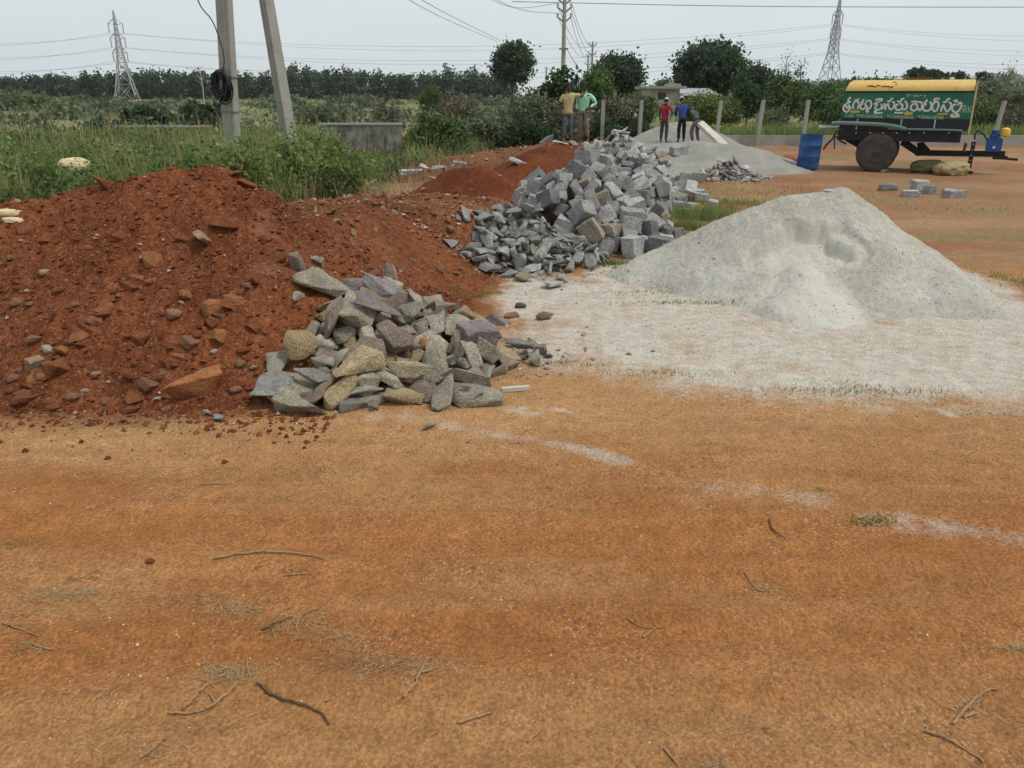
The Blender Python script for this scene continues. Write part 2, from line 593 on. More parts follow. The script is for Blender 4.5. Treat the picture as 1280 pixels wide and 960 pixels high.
def ground_mat():
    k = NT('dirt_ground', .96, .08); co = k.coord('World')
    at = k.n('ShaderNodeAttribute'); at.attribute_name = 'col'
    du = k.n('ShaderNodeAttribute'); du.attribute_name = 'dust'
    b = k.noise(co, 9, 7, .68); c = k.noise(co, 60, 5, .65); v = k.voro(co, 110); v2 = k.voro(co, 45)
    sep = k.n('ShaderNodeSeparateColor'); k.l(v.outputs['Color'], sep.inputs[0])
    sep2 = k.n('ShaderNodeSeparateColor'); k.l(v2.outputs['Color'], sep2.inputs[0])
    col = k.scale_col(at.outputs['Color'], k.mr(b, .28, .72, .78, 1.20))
    col = k.scale_col(col, k.mr(c, .3, .7, .76, 1.24))
    col = k.scale_col(col, k.mr(sep.outputs[1], 0, 1, .80, 1.20))
    patch = k.mr(k.noise(co, 2.2, 4, .6), .40, .66, 0, 1)
    f = k.math('MULTIPLY', k.mr(sep.outputs[0], .90, .91, 0, .5), patch)
    col = k.mix(f, col, (.54, .38, .25))
    col = k.mix(k.math('MULTIPLY', k.mr(sep2.outputs[0], .95, .96, 0, .6), patch), col, (.14, .065, .03))
    dm = k.math('ADD', du.outputs['Fac'], k.math('MULTIPLY', k.math('SUBTRACT', k.noise(co, 2.3, 9, .76), .5), 2.5))
    dm = k.math('ADD', dm, k.math('MULTIPLY', k.math('SUBTRACT', c, .5), .6))
    dcol = k.scale_col((.51, .478, .415), k.mr(b, .28, .72, .74, 1.20))
    dcol = k.scale_col(dcol, k.mr(c, .3, .7, .74, 1.24))
    col = k.mix(k.math('MULTIPLY', k.mr(dm, .18, 1.05, 0, .9), k.mr(du.outputs['Fac'], .04, .32, 0, 1)), col, dcol)
    k.base(col)
    h = k.math('ADD', k.math('ADD', k.math('MULTIPLY', b, .9), k.math('MULTIPLY', c, .35)), k.math('MULTIPLY', v2.outputs['Distance'], -.35))
    k.bump(h, .8, .035)
    return k.m
M['ground'] = ground_mat()

def stone_mat(name, speck=55.0, rust=(.27, .17, .09), rust_amt=.55, lo=.62, hi=1.32, chunk=.5):
    k = NT(name, .88, .25)
    co = k.coord('Object')
    oi = k.n('ShaderNodeObjectInfo')
    add = k.n('ShaderNodeVectorMath'); add.operation = 'ADD'
    sc = k.n('ShaderNodeVectorMath'); sc.operation = 'SCALE'; sc.inputs[0].default_value = (31, 17, 23); k.l(oi.outputs['Random'], sc.inputs['Scale'])
    k.l(co, add.inputs[0]); k.l(sc.outputs[0], add.inputs[1]); co = add.outputs[0]
    s = k.noise(co, speck, 3, .7); a = k.noise(co, 3.2, 7, .65); b = k.noise(co, 14, 5, .65)
    col = k.scale_col(oi.outputs['Color'], k.mr(s, .34, .66, lo, hi))
    col = k.scale_col(col, k.mr(b, .3, .7, .80, 1.2))
    col = k.scale_col(col, k.mr(a, .3, .7, .68, 1.22))
    r2 = k.n('ShaderNodeMath'); r2.operation = 'FRACT'; k.l(k.math('MULTIPLY', oi.outputs['Random'], 7.31), r2.inputs[0])
    f = k.math('MULTIPLY', k.mr(k.noise(co, 1.7, 6, .65), .52, .70, 0, rust_amt), k.mr(r2.outputs[0], .35, .9, 0, 1))
    col = k.mix(f, col, rust)
    k.base(col)
    vv = k.voro(co, 6.5); vs = k.n('ShaderNodeSeparateColor'); k.l(vv.outputs['Color'], vs.inputs[0])
    k.bump(k.math('ADD', k.math('ADD', b, k.math('MULTIPLY', s, .35)), k.math('MULTIPLY', vs.outputs[0], chunk)), .65, .06)
    return k.m
M['rubble'] = stone_mat('rubble_granite', 42, lo=.52, hi=1.44)
M['granite'] = stone_mat('cut_granite', 26, (.40, .26, .14), .5, .42, 1.58, .2)
M['clod'] = stone_mat('soil_clod', 30, (.26, .08, .03), .6, .75, 1.22)

def leaf_mat(name, dark, light, trans=.25):
    k = NT(name, .65, .25)
    at = k.n('ShaderNodeAttribute'); at.attribute_name = 'tone'
    oi = k.n('ShaderNodeObjectInfo')
    col = k.mix(at.outputs['Fac'], dark, light)
    col = k.scale_col(col, k.mr(oi.outputs['Random'], 0, 1, .86, 1.14))
    k.base(col)
    tr = k.n('ShaderNodeBsdfTranslucent'); k.l(k.scale_col(col, 1.2), tr.inputs[0])
    mx = k.n('ShaderNodeMixShader'); mx.inputs[0].default_value = trans
    out = k.t.nodes['Material Output']
    k.l(k.b.outputs[0], mx.inputs[1]); k.l(tr.outputs[0], mx.inputs[2]); k.l(mx.outputs[0], out.inputs[0])
    return k.m
M['leaf_dark'] = leaf_mat('dark_leaves', (.022, .044, .020), (.070, .115, .044))
M['leaf_mid'] = leaf_mat('mid_leaves', (.036, .068, .024), (.125, .185, .060))
M['leaf_light'] = leaf_mat('light_leaves', (.060, .095, .022), (.23, .28, .075))
M['leaf_weed'] = leaf_mat('weed_leaves', (.085, .135, .035), (.31, .39, .125), .4)
M['leaf_far'] = leaf_mat('far_leaves', (.028, .052, .032), (.080, .120, .060))
M['leaf_grey'] = leaf_mat('grey_green_leaves', (.065, .085, .046), (.185, .215, .115))
M['leaf_dry'] = leaf_mat('dry_brush', (.065, .060, .036), (.23, .21, .13), .15)
M['grass'] = leaf_mat('weed_grass', (.085, .132, .032), (.34, .39, .13), .4)
M['grass_dry'] = leaf_mat('dry_grass', (.24, .17, .085), (.46, .37, .21), .3)
M['grass_far'] = leaf_mat('field_scrub', (.115, .135, .062), (.215, .235, .115), .35)
M['bark'] = plain('bark', (.10, .075, .055), .95, .35, 9, bump=.4)
M['bark_pale'] = plain('pale_bark', (.38, .36, .31), .9, .25, 9)
M['concrete'] = plain('weathered_concrete', (.325, .318, .288), .92, .14, 3.0, grime=(.24, .225, .19), gsc=1.3, bump=.25)
def old_wall():
    k = NT('mouldy_concrete', .95, .1); co = k.coord('Object')
    mp = k.n('ShaderNodeMapping'); mp.inputs['Scale'].default_value = (1, 1, .22); k.l(co, mp.inputs[0])
    a = k.noise(co, 5, 6, .65); st = k.noise(mp.outputs[0], 4.2, 6, .7); bl = k.noise(co, 1.6, 6, .7)
    col = k.scale_col((.30, .275, .225), k.mr(a, .3, .7, .75, 1.25))
    f = k.math('MAXIMUM', k.mr(st, .48, .64, 0, .85), k.mr(bl, .46, .60, 0, .9))
    k.base(k.mix(f, col, (.075, .072, .06))); k.bump(a, .4, .03)
    return k.m
M['concrete_old'] = old_wall()
M['steel'] = plain('galvanised_steel', (.42, .43, .43), .55, .15, 4, .5, .35)
M['wire'] = plain('power_cable', (.20, .205, .21), .6, .1, 4)
M['black'] = plain('black_rubber_cable', (.012, .012, .014), .45, .2, 9, .5)
M['twig'] = plain('dry_twig', (.30, .185, .095), .9, .35, 40)
M['twig_dark'] = plain('dark_twig', (.12, .068, .035), .9, .35, 40)
M['wood'] = plain('pale_plank', (.52, .49, .42), .9, .18, 5, grime=(.33, .29, .22), gsc=3)
# ================================================================ THE SETTING
# ---------------------------------------------------------------- ground: one sheet, fine near the viewer
def poly_dist(x, y, poly):
    """signed distance to a polygon (positive inside)"""
    d = np.full(x.shape, 1e9); ins = np.zeros(x.shape, bool); n = len(poly)
    for i in range(n):
        ax, ay = poly[i]; bx, by = poly[(i + 1) % n]
        ex, ey = bx - ax, by - ay
        t = np.clip(((x - ax) * ex + (y - ay) * ey) / (ex * ex + ey * ey), 0, 1)
        d = np.minimum(d, np.hypot(x - ax - ex * t, y - ay - ey * t))
        c = ((ay > y) != (by > y)) & (x < (bx - ax) * (y - ay) / (by - ay + 1e-12) + ax)
        ins ^= c
    return np.where(ins, d, -d)

def weed_edge(y):
    """the weeds grow to the left of this line"""
    return np.interp(y, [12.5, 14, 17, 20, 23, 27, 34], [-9.0, -4.4, -3.3, -2.7, -2.0, -1.0, .6])

def build_ground():
    th_in = np.linspace(-R(47), R(47), 470)
    th_out = np.concatenate([np.linspace(-R(180), -R(48), 40), th_in, np.linspace(R(48), R(180), 40)])
    r = [0.05, .5, 1.0]
    while r[-1] < 16: r.append(r[-1] + max(.011, r[-1] * .0042))
    while r[-1] < 1600: r.append(r[-1] * 1.035)
    r = np.array(r)
    RR, TT = np.meshgrid(r, th_out, indexing='ij')
    X = RR * np.sin(TT); Y = RR * np.cos(TT)
    far = sstep(600, 60, RR)
    Z = base_h(X, Y) * far
    nr, nt = X.shape
    V = np.stack([X, Y, Z], -1).reshape(-1, 3)
    i = np.arange(nr - 1)[:, None] * nt + np.arange(nt - 1)[None, :]
    F = np.stack([i, i + 1, i + nt + 1, i + nt], -1).reshape(-1, 4)[:, ::-1]
    x = X.ravel(); y = Y.ravel()
    def C(c): return np.array(c, float)[None, :]
    def lerp(a, b, t): return a + (b - a) * np.clip(t, 0, 1)[:, None]
    n1 = fbm2(x * .55, y * .55, 4, 71); n2 = fbm2(x * .9, y * 2.4, 4, 72); n3 = fbm2(x * .08, y * .08, 4, 73); n4 = fbm2(x * .5, y * 5.0, 3, 79)
    c = lerp(C((0.299, 0.139, 0.053)), C((0.357, 0.188, 0.078)), .5 + .9 * n1 + .25 * n2)
    c = lerp(c, C((0.291, 0.116, 0.038)), sstep(.05, .6, n2 + .3 * n4) * .8)
    # paler, gravelly zone in front of the piles and redder wheel lanes nearer by
    c = lerp(c, C((0.394, 0.225, 0.103)), sstep(3.9, 4.8, y) * sstep(7.5, 5.5, y) * (.55 + .5 * n1))
    lane = np.exp(-((y - (3.32 - .03 * x + .1 * n1)) / .30) ** 2) + .8 * np.exp(-((y - (2.5 + .05 * x)) / .25) ** 2)
    c = lerp(c, C((0.316, 0.125, 0.039)), lane * .75)
    # right-hand yard farther back: browner, trampled
    yard = sstep(8.5, 11, y) * sstep(36, 33, y)
    c = lerp(c, lerp(C((0.240, 0.119, 0.062)), C((0.319, 0.198, 0.111)), .5 + 1.1 * fbm2(x * .5, y * .9, 4, 74)), yard)
    c = lerp(c, C((0.192, 0.159, 0.068)), sstep(.12, .5, fbm2(x * .45, y * .7, 4, 75)) * sstep(9, 11, y) * .55 * sstep(36, 33, y))
    red = sstep(.15, .5, fbm2(x * .3, y * .8, 3, 76)) * yard
    c = lerp(c, C((0.263, 0.103, 0.048)), red * .6)
    # streaks left by wheels and feet
    st = fbm2(x * .9 + .6 * y, y * 11.0, 4, 82); st2 = fbm2(x * 2.2, y * 6.0, 4, 83)
    c = c * (1 + .06 * np.clip(st * 1.6, -1, 1) * sstep(9, 5, y) + .08 * st2)[:, None]
    # strawy soil under the weeds on the left
    wl = sstep(.3, -.6, x - weed_edge(y) + .6 * n1) * sstep(12.2, 13.5, y)
    c = lerp(c, lerp(C((.115, .10, .042)), C((.19, .15, .075)), .5 + n1), wl)
    edge = np.exp(-((x - weed_edge(y) - .5) / .7) ** 2) * sstep(11.5, 13, y) * sstep(24, 20, y)
    c = lerp(c, C((.27, .165, .085)), edge * .7)
    # open fields behind the fence
    fld = sstep(34.3, 35.2, y + .4 * n1)
    fc = lerp(C((.150, .170, .070)), C((.215, .205, .105)), .5 + 1.2 * n3)
    fc = lerp(fc, C((.13, .165, .065)), sstep(0, .5, fbm2(x * .03, y * .06, 4, 77)) * .8)
    fc = lerp(fc, C((.36, .21, .11)), sstep(38, 41, y) * sstep(62, 50, y) * sstep(8, 13, x) * (.75 + .4 * n1))
    fc = lerp(fc, C((.215, .195, .105)), sstep(.25, .5, fbm2(x * .06 + 3, y * .02, 3, 78)) * .6)
    c = lerp(c, fc, fld)
    # a pale cart track crossing the field
    trk = np.exp(-((y - 47 - .25 * x) / 1.6) ** 2) * sstep(-9, -5, x) * sstep(3, 0, x)
    c = lerp(c, C((.46, .38, .27)), trk * .9)
    # damp darker patch and litter stains close by
    px, py = G(455, 830); c = lerp(c, C((.20, .10, .045)), np.exp(-((x - px) / .22) ** 2 - ((y - py) / .10) ** 2) * .85)
    px, py = G(700, 800); c = lerp(c, C((.26, .11, .04)), np.exp(-((x - px) / .5) ** 2 - ((y - py) / .16) ** 2) * .5)
    # oil-dark strip under the tanker
    # spilled stone dust
    dp = [G(*p) for p in ((590, 352), (640, 346), (745, 352), (850, 345), (1020, 400), (1262, 385), (1420, 380), (1450, 505), (1285, 503), (1150, 494), (1000, 499), (900, 488), (800, 466), (705, 450), (640, 440), (690, 405), (600, 392))]
    d = poly_dist(x, y, dp)
    dust = np.clip(.62 + d / .9, 0, 1.0)
    dust = np.maximum(dust, .62 * sstep(.9, .0, np.hypot((x - 2.9) / 2.6, (y - 8.2) / 1.7)))
    # white powder lines run across the clearing
    def line(pts, w, s):
        out = np.zeros(x.shape); Q = catmull([(*G(*p), 0) for p in pts], 8)
        for a, b in zip(Q[:-1], Q[1:]):
            ex, ey = b.x - a.x, b.y - a.y
            t = np.clip(((x - a.x) * ex + (y - a.y) * ey) / (ex * ex + ey * ey + 1e-9), 0, 1)
            out = np.maximum(out, s * np.exp(-(np.hypot(x - a.x - ex * t, y - a.y - ey * t) / w) ** 2))
        return out
    lim = np.maximum.reduce([line([(560, 532), (610, 543), (660, 549)], .09, .42), line([(690, 556), (730, 565), (780, 577)], .085, .62), line([(780, 578), (830, 588)], .07, .35),
                             line([(890, 610), (950, 613), (1030, 627)], .12, .45), line([(1090, 648), (1190, 657), (1290, 672)], .12, .40), line([(636, 512), (672, 518)], .08, .6), line([(690, 512), (712, 516)], .04, .5),
                             line([(470, 522), (540, 524)], .12, .35), line([(1175, 512), (1190, 520)], .05, .7)])
    dust = np.maximum(dust, lim)
    # dusty apron round the rear heap
    dust = np.maximum(dust, .55 * sstep(1.2, .5, np.hypot((x - 5.6) / 3.0, (y - 23.2) / 2.4)))
    dust = np.where(y > 34, 0, dust)
    dust = np.maximum(dust, sstep(-.30, -.05, m_sand(x, y)) * (y < 12))
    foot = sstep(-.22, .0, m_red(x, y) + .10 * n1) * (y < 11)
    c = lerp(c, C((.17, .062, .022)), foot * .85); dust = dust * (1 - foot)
    col = np.concatenate([np.clip(c, .01, .8), np.ones((len(c), 1))], 1)
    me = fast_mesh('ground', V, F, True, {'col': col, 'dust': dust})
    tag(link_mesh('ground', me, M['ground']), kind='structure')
build_ground()

# ---------------------------------------------------------------- heaps of soil and sand
def heap(name, fn, x0, x1, y0, y1, res, mat, label, cat, group=None, attr=None):
    xs = np.arange(x0, x1, res); ys = np.arange(y0, y1, res)
    X, Y = np.meshgrid(xs, ys)
    Z = fn(X, Y); B = base_h(X, Y)
    keep = (Z > B - .04)
    Zc = np.maximum(Z, B - .06)
    ny, nx = X.shape
    V = np.stack([X, Y, Zc], -1).reshape(-1, 3)
    i = np.arange(ny - 1)[:, None] * nx + np.arange(nx - 1)[None, :]
    kf = (keep[:-1, :-1] | keep[1:, :-1] | keep[:-1, 1:] | keep[1:, 1:]).ravel()
    F = np.stack([i, i + 1, i + nx + 1, i + nx], -1).reshape(-1, 4)[kf]
    used = np.unique(F); remap = np.full(len(V), -1); remap[used] = np.arange(len(used))
    V = V[used]; c = V.mean(0); c[2] = 0
    me = fast_mesh(name, V - c, remap[F], True, {'fresh': attr(V[:, 0], V[:, 1])} if attr else None)
    o = link_mesh(name, me, mat); o.location = c
    return tag(o, label, cat, group)

heap('soil_mound', m_red, -7.8, .2, 4.2, 10.4, .021, M['red'], 'large mound of crumbly red soil with stones, nearest heap on the left', 'soil mound', 'soil mounds')
heap('soil_mound', m_bank, -5.6, 1.0, 8.6, 14.6, .03, M['bank'], 'low brown bank of lumpy soil between the big red mound and the grey chips', 'soil mound', 'soil mounds')
heap('soil_mound', m_fine, -3.2, 1.8, 13.0, 18.0, .035, M['fine_red'], 'small smooth heap of fine red earth beside the cut stone blocks', 'soil mound', 'soil mounds')
heap('soil_mound', m_rear, -2.6, 4.4, 15.6, 25.0, .05, M['fine_red'], 'long dark red earth heap in front of the two standing men', 'soil mound', 'soil mounds')
heap('soil_mound', m_dug, -5.0, 5.6, 18.0, 29.5, .06, M['dug'], 'flat dug-up brown earth bank under the two standing men', 'soil mound', 'soil mounds')
def fresh_sand(x, y):
    """finer, drier dust where the heap has been dug and has spilled"""
    n = .35 * fbm2(x * 3, y * 3, 4, 58)
    f = sstep(1.15, .7, np.hypot((x - 2.96) / .52, (y - 7.45) / .62) + n)
    g = sstep(1.1, .7, np.hypot((x - 3.15) / .60, (y - 8.2) / .42) + n)
    return np.maximum(f, .7 * g)
heap('sand_heap', m_sand, .2, 6.2, 6.0, 11.2, .016, M['sand'], 'big pale grey crushed stone heap with a hollow dug in front', 'sand heap', 'stone sand heaps', fresh_sand)
heap('sand_heap', m_sand_rear, .6, 11.5, 19.5, 36.0, .07, M['sand_rear'], 'flatter grey sand heap round the three stooping workers', 'sand heap', 'stone sand heaps')

# broken stone that fills the inside of each stone pile and carries the stones lying on it
def bed_mat():
    k = NT('broken_stone_bed', .95, .15); co = k.coord('World')
    v = k.voro(co, 11); sp = k.n('ShaderNodeSeparateColor'); k.l(v.outputs['Color'], sp.inputs[0])
    col = k.scale_col((.20, .195, .18), k.mr(sp.outputs[0], 0, 1, .55, 1.35))
    k.base(k.scale_col(col, k.mr(k.noise(co, 40, 4), .3, .7, .75, 1.25)))
    k.bump(k.math('ADD', k.math('MULTIPLY', v.outputs['Distance'], -1.0), sp.outputs[1]), .9, .06)
    return k.m
M['bed'] = bed_mat()
BEDS = ((-1.0, 6.2, .78, .85, .42, 'nearest pile'), (.12, 10.25, .85, .80, .58, 'chip pile'), (1.30, 12.6, 1.15, 2.0, .95, 'big block pile'), (2.35, 16.7, 1.05, 2.4, .80, 'rear block ridge'), (3.0, 22.3, 1.1, 1.2, .98, 'far stone pile'), (5.5, 20.6, .72, .55, .36, 'shard pile'))
def bed_h(B, x, y):
    cx, cy, rx, ry, h = B[:5]
    r = np.hypot((x - cx) / rx, (y - cy) / ry)
    return h * np.clip(1.15 * (1 - r), -.2, 1)
for B in BEDS:
    def bed(x, y):
        return bed_h(B, x, y) - .04 + .04 * (vn2(x * 9, y * 9, 84) + .5 * vn2(x * 21, y * 21, 85))
    tag(heap('broken_stone', bed, B[0] - B[2] - .1, B[0] + B[2] + .1, B[1] - B[3] - .1, B[1] + B[3] + .1, .05, M['bed'], 'broken stone filling the inside of the ' + B[5], 'broken stone'), kind='stuff')

# ---------------------------------------------------------------- far hill on the right
def build_hill():
    xs = np.linspace(60, 1400, 90); ys = np.linspace(380, 1400, 60)
    X, Y = np.meshgrid(xs, ys)
    Z = 24 * sstep(380, 1000, Y) * sstep(120, 620, X) * (.85 + .25 * fbm2(X * .006, Y * .006, 4, 81)) - 1.5
    ny, nx = X.shape
    V = np.stack([X, Y, Z], -1).reshape(-1, 3)
    i = np.arange(ny - 1)[:, None] * nx + np.arange(nx - 1)[None, :]
    F = np.stack([i, i + 1, i + nx + 1, i + nx], -1).reshape(-1, 4)
    k = NT('far_hill', .95, .1); co = k.coord('World')
    k.base(k.mix(k.mr(k.noise(co, .03, 7, .7), .4, .6, 0, 1), (.055, .075, .04), (.12, .125, .07)))
    tag(link_mesh('hill', fast_mesh('hill', V, F, True), k.m), kind='structure')
    return X, Y, Z
HX, HY, HZ = build_hill()

# ---------------------------------------------------------------- foliage
RSF = np.random.RandomState(77)
def leaf_quads(cen, size, rs, tone, flat=.0, aspect=1.7):
    """rhombic leaf faces with random facing, one per centre"""
    n = len(cen)
    d = rs.normal(size=(n, 3)); d /= np.linalg.norm(d, axis=1)[:, None]
    e = rs.normal(size=(n, 3)); e[:, 2] *= (1 - flat)
    e = np.cross(d, e); e /= np.linalg.norm(e, axis=1)[:, None] + 1e-9
    s = np.broadcast_to(np.asarray(size, float), (n,)) * rs.uniform(.6, 1.35, n)
    a = d * s[:, None] * .5 * aspect; b = e * s[:, None] * .5
    V = np.stack([cen - a, cen + b - a * .1, cen + a, cen - b - a * .1], 1).reshape(-1, 3)
    F = np.arange(n * 4).reshape(n, 4)
    return V, F, np.repeat(np.clip(tone, 0, 1), 4)

def crown_points(rs, n_cl, per, rx, rz, cl_r, lump=.25, hollow=.45, base_flat=0.0):
    """leaf positions grouped into clumps over a lumpy crown; returns points and clump tones"""
    v = rs.normal(size=(n_cl, 3)); v /= np.linalg.norm(v, axis=1)[:, None]
    rad = hollow + (1 - hollow) * rs.rand(n_cl) ** .45
    ph = rs.uniform(0, 9, 3)
    lob = 1 + lump * vn3(v * 1.9 + ph, rs.randint(9999)) + lump * .7 * vn3(v * 4 + ph, rs.randint(9999))
    c = v * (rad * lob)[:, None] * np.array([rx, rx, rz])
    if base_flat: c[:, 2] = np.where(c[:, 2] < 0, c[:, 2] * (1 - base_flat), c[:, 2])
    tone = rs.beta(2, 2.2, n_cl)
    q = rs.normal(size=(n_cl, per, 3)) * .55
    r = (cl_r * rs.uniform(.6, 1.3, n_cl))[:, None, None]
    p = c[:, None, :] + q * r * np.array([1, 1, .75])
    t = np.repeat(tone, per) + rs.normal(size=n_cl * per) * .16
    return p.reshape(-1, 3), t, c

def trunk_mb(rs, h, r, limbs, rx, rz, cz, lean=0.0):
    mb = MB()
    pts = [(0, 0, -.15)] + [(lean * t + rs.normal() * r * .25, rs.normal() * r * .25, h * t) for t in (.35, .7, 1.0)]
    mb.tube(catmull(pts, 3), np.linspace(r, r * .55, len(catmull(pts, 3))), 8)
    for i in range(limbs):
        a = 2 * math.pi * (i + rs.rand() * .6) / max(1, limbs)
        z0 = h * rs.uniform(.7, 1.0); k = rs.uniform(.45, .8)
        e = Vector((math.cos(a) * rx * k + lean, math.sin(a) * rx * k, cz + rz * rs.uniform(-.3, .6)))
        s = Vector((lean * z0 / h, 0, z0)); m = (s + e) / 2 + Vector((0, 0, rz * .12))
        mb.tube(catmull([s, m, e], 4), np.linspace(r * .45, r * .12, 9), 6)
    return mb

def tree(name, label, cat, group, x, y, top, width, trunk_h, mat, n_cl=150, per=60, leaf=None, seed=0, limbs=5, lump=.28, hollow=.35, base=None, bark='bark', z0=None, base_flat=.25, clr=.17, tr=None):
    rs = np.random.RandomState(1000 + seed)
    z0 = surf1(x, y) if z0 is None and y < 40 else (z0 or 0.0)
    t = empty(name, (x, y, z0), rs.uniform(0, 6.28))
    tag(t, label, cat, group)
    hgt = top - z0
    lo = trunk_h if base is None else base
    cz = (hgt + lo) / 2; rz = (hgt - lo) / 2 * 1.02; rx = width / 2
    p, tn, cl = crown_points(rs, n_cl, per, rx * .93, rz * .95, clr * (rx + rz), lump, hollow, base_flat)
    p = p + np.array([0, 0, cz]); p = p[p[:, 2] > .05] if lo < .4 else p
    tn = tn[:len(p)]
    leaf = leaf or (rx + rz) * .042
    V, F, T = leaf_quads(p, leaf, rs, tn)
    link_mesh('crown', fast_mesh('crown', V, F, False, {'tone': T}), mat, t)
    r = tr or max(.05, rx * .075)
    mb = trunk_mb(rs, max(trunk_h, .3) + rz * .45, r, limbs, rx, rz, cz)
    mb.build('trunk', M[bark], t, smooth=60)
    return t

def place_tree(cx, ytop, ybase_crown, wpx, Y, **kw):
    a = atY(cx, ytop, Y); pm = pxm(Y)
    low = atY(cx, ybase_crown, Y).z
    return dict(x=a.x, y=Y, top=a.z, width=wpx / pm, trunk_h=max(.15, low), **kw)

TG = 'broadleaf trees behind the fence'
for nm, lab, g, a, kw in (
    ('broadleaf_tree', 'tall dark tree with a see-through crown, left of the tall power pole', TG, (640, 47, 112, 50, 130), dict(mat=M['leaf_far'], n_cl=120, per=64, lump=.30, hollow=.5, seed=1, clr=.14)),
    ('broadleaf_tree', 'dense round-crowned dark tree right of the distant power poles', TG, (773, 70, 120, 64, 100), dict(mat=M['leaf_far'], n_cl=230, per=64, lump=.26, seed=2, hollow=.5)),
    ('broadleaf_tree', 'biggest dark tree with a broad domed crown, rising behind the sheds', TG, (890, 58, 124, 80, 95), dict(mat=M['leaf_far'], n_cl=300, per=64, lump=.30, seed=3, hollow=.5)),
    ('broadleaf_tree', 'medium dark tree touching the right side of the biggest tree', TG, (946, 82, 138, 50, 75), dict(mat=M['leaf_far'], n_cl=150, per=64, lump=.34, seed=4)),
    ('conical_tree', 'dark cone-shaped tree behind the fence post left of the blue barrel', TG, (938, 104, 150, 34, 52), dict(mat=M['leaf_dark'], n_cl=120, per=64, lump=.22, seed=5)),
    ('loose_tree', 'loose mid green tree behind the post beside the blue barrel', TG, (990, 94, 148, 62, 60), dict(mat=M['leaf_mid'], n_cl=120, per=64, lump=.42, hollow=.25, seed=6, clr=.13)),
    ('loose_tree', 'feathery green tree just left of the tanker', TG, (1040, 108, 162, 66, 48), dict(mat=M['leaf_mid'], n_cl=150, per=64, lump=.38, hollow=.2, seed=7)),
    ('loose_tree', 'pale shrubby tree behind the drawbar, right of the tanker', TG, (1236, 100, 158, 66, 58), dict(mat=M['leaf_grey'], n_cl=140, per=64, lump=.4, hollow=.2, seed=8)),
    ('loose_tree', 'olive tree at the right edge behind the leaning post', TG, (1278, 114, 166, 52, 46), dict(mat=M['leaf_grey'], n_cl=120, per=64, lump=.35, hollow=.2, seed=9)),
    ('loose_tree', 'green tree showing over the middle of the tanker roof line', TG, (1090, 102, 160, 80, 62), dict(mat=M['leaf_mid'], n_cl=150, per=64, lump=.35, seed=10)),
    ('loose_tree', 'dull green tree hidden behind the lettered tank side', TG, (1170, 104, 160, 90, 60), dict(mat=M['leaf_mid'], n_cl=130, per=54, lump=.35, seed=11)),
    ('slender_tree', 'broad-leaved young tree at the foot of the tall power pole', TG, (700, 88, 140, 46, 44), dict(mat=M['leaf_dark'], n_cl=64, per=30, lump=.5, hollow=.2, seed=12, clr=.15, leaf=.17)),
    ('slender_tree', 'mid green young tree right of the man in the pale green shirt', TG, (746, 90, 150, 44, 44), dict(mat=M['leaf_mid'], n_cl=90, per=64, lump=.35, hollow=.2, seed=13)),
    ('far_tree', 'small hazy tree left of the biggest tree, over the flat roof', TG, (830, 99, 116, 26, 160), dict(mat=M['leaf_far'], n_cl=60, per=30, lump=.3, seed=14)),
):
    tree(nm, lab, 'tree', g, **place_tree(*a, **kw))

BG = 'bushes behind the fence'
for lab, a, kw in (
    ('yellow-green bush in front of the metal-roofed shed', (882, 120, 158, 60, 50), dict(mat=M['leaf_light'], n_cl=110, per=64, lump=.3, seed=21)),
    ('green bush in front of the house window', (803, 120, 156, 36, 52), dict(mat=M['leaf_mid'], n_cl=80, per=64, lump=.3, seed=22)),
    ('dull green bush right of the yellow-green one', (910, 122, 152, 36, 50), dict(mat=M['leaf_mid'], n_cl=60, per=54, lump=.35, seed=23)),
    ('low green bush between the posts beside the cone-shaped tree', (968, 134, 162, 40, 42), dict(mat=M['leaf_grey'], n_cl=60, per=54, lump=.35, seed=24)),
    ('bushy scrub right of the blue barrel, under the hose', (1060, 128, 172, 62, 40), dict(mat=M['leaf_mid'], n_cl=90, per=64, lump=.4, seed=25)),
    ('dark bush behind the blue pump', (1225, 128, 168, 56, 42), dict(mat=M['leaf_mid'], n_cl=80, per=64, lump=.4, seed=26)),
    ('scrubby bush at the right edge by the leaning post', (1272, 138, 174, 40, 40), dict(mat=M['leaf_dry'], n_cl=60, per=54, lump=.4, seed=27)),
):
    kw.update(limbs=4, base=.1, base_flat=.1)
    tree('bush', lab, 'bush', BG, **place_tree(*a, **kw))

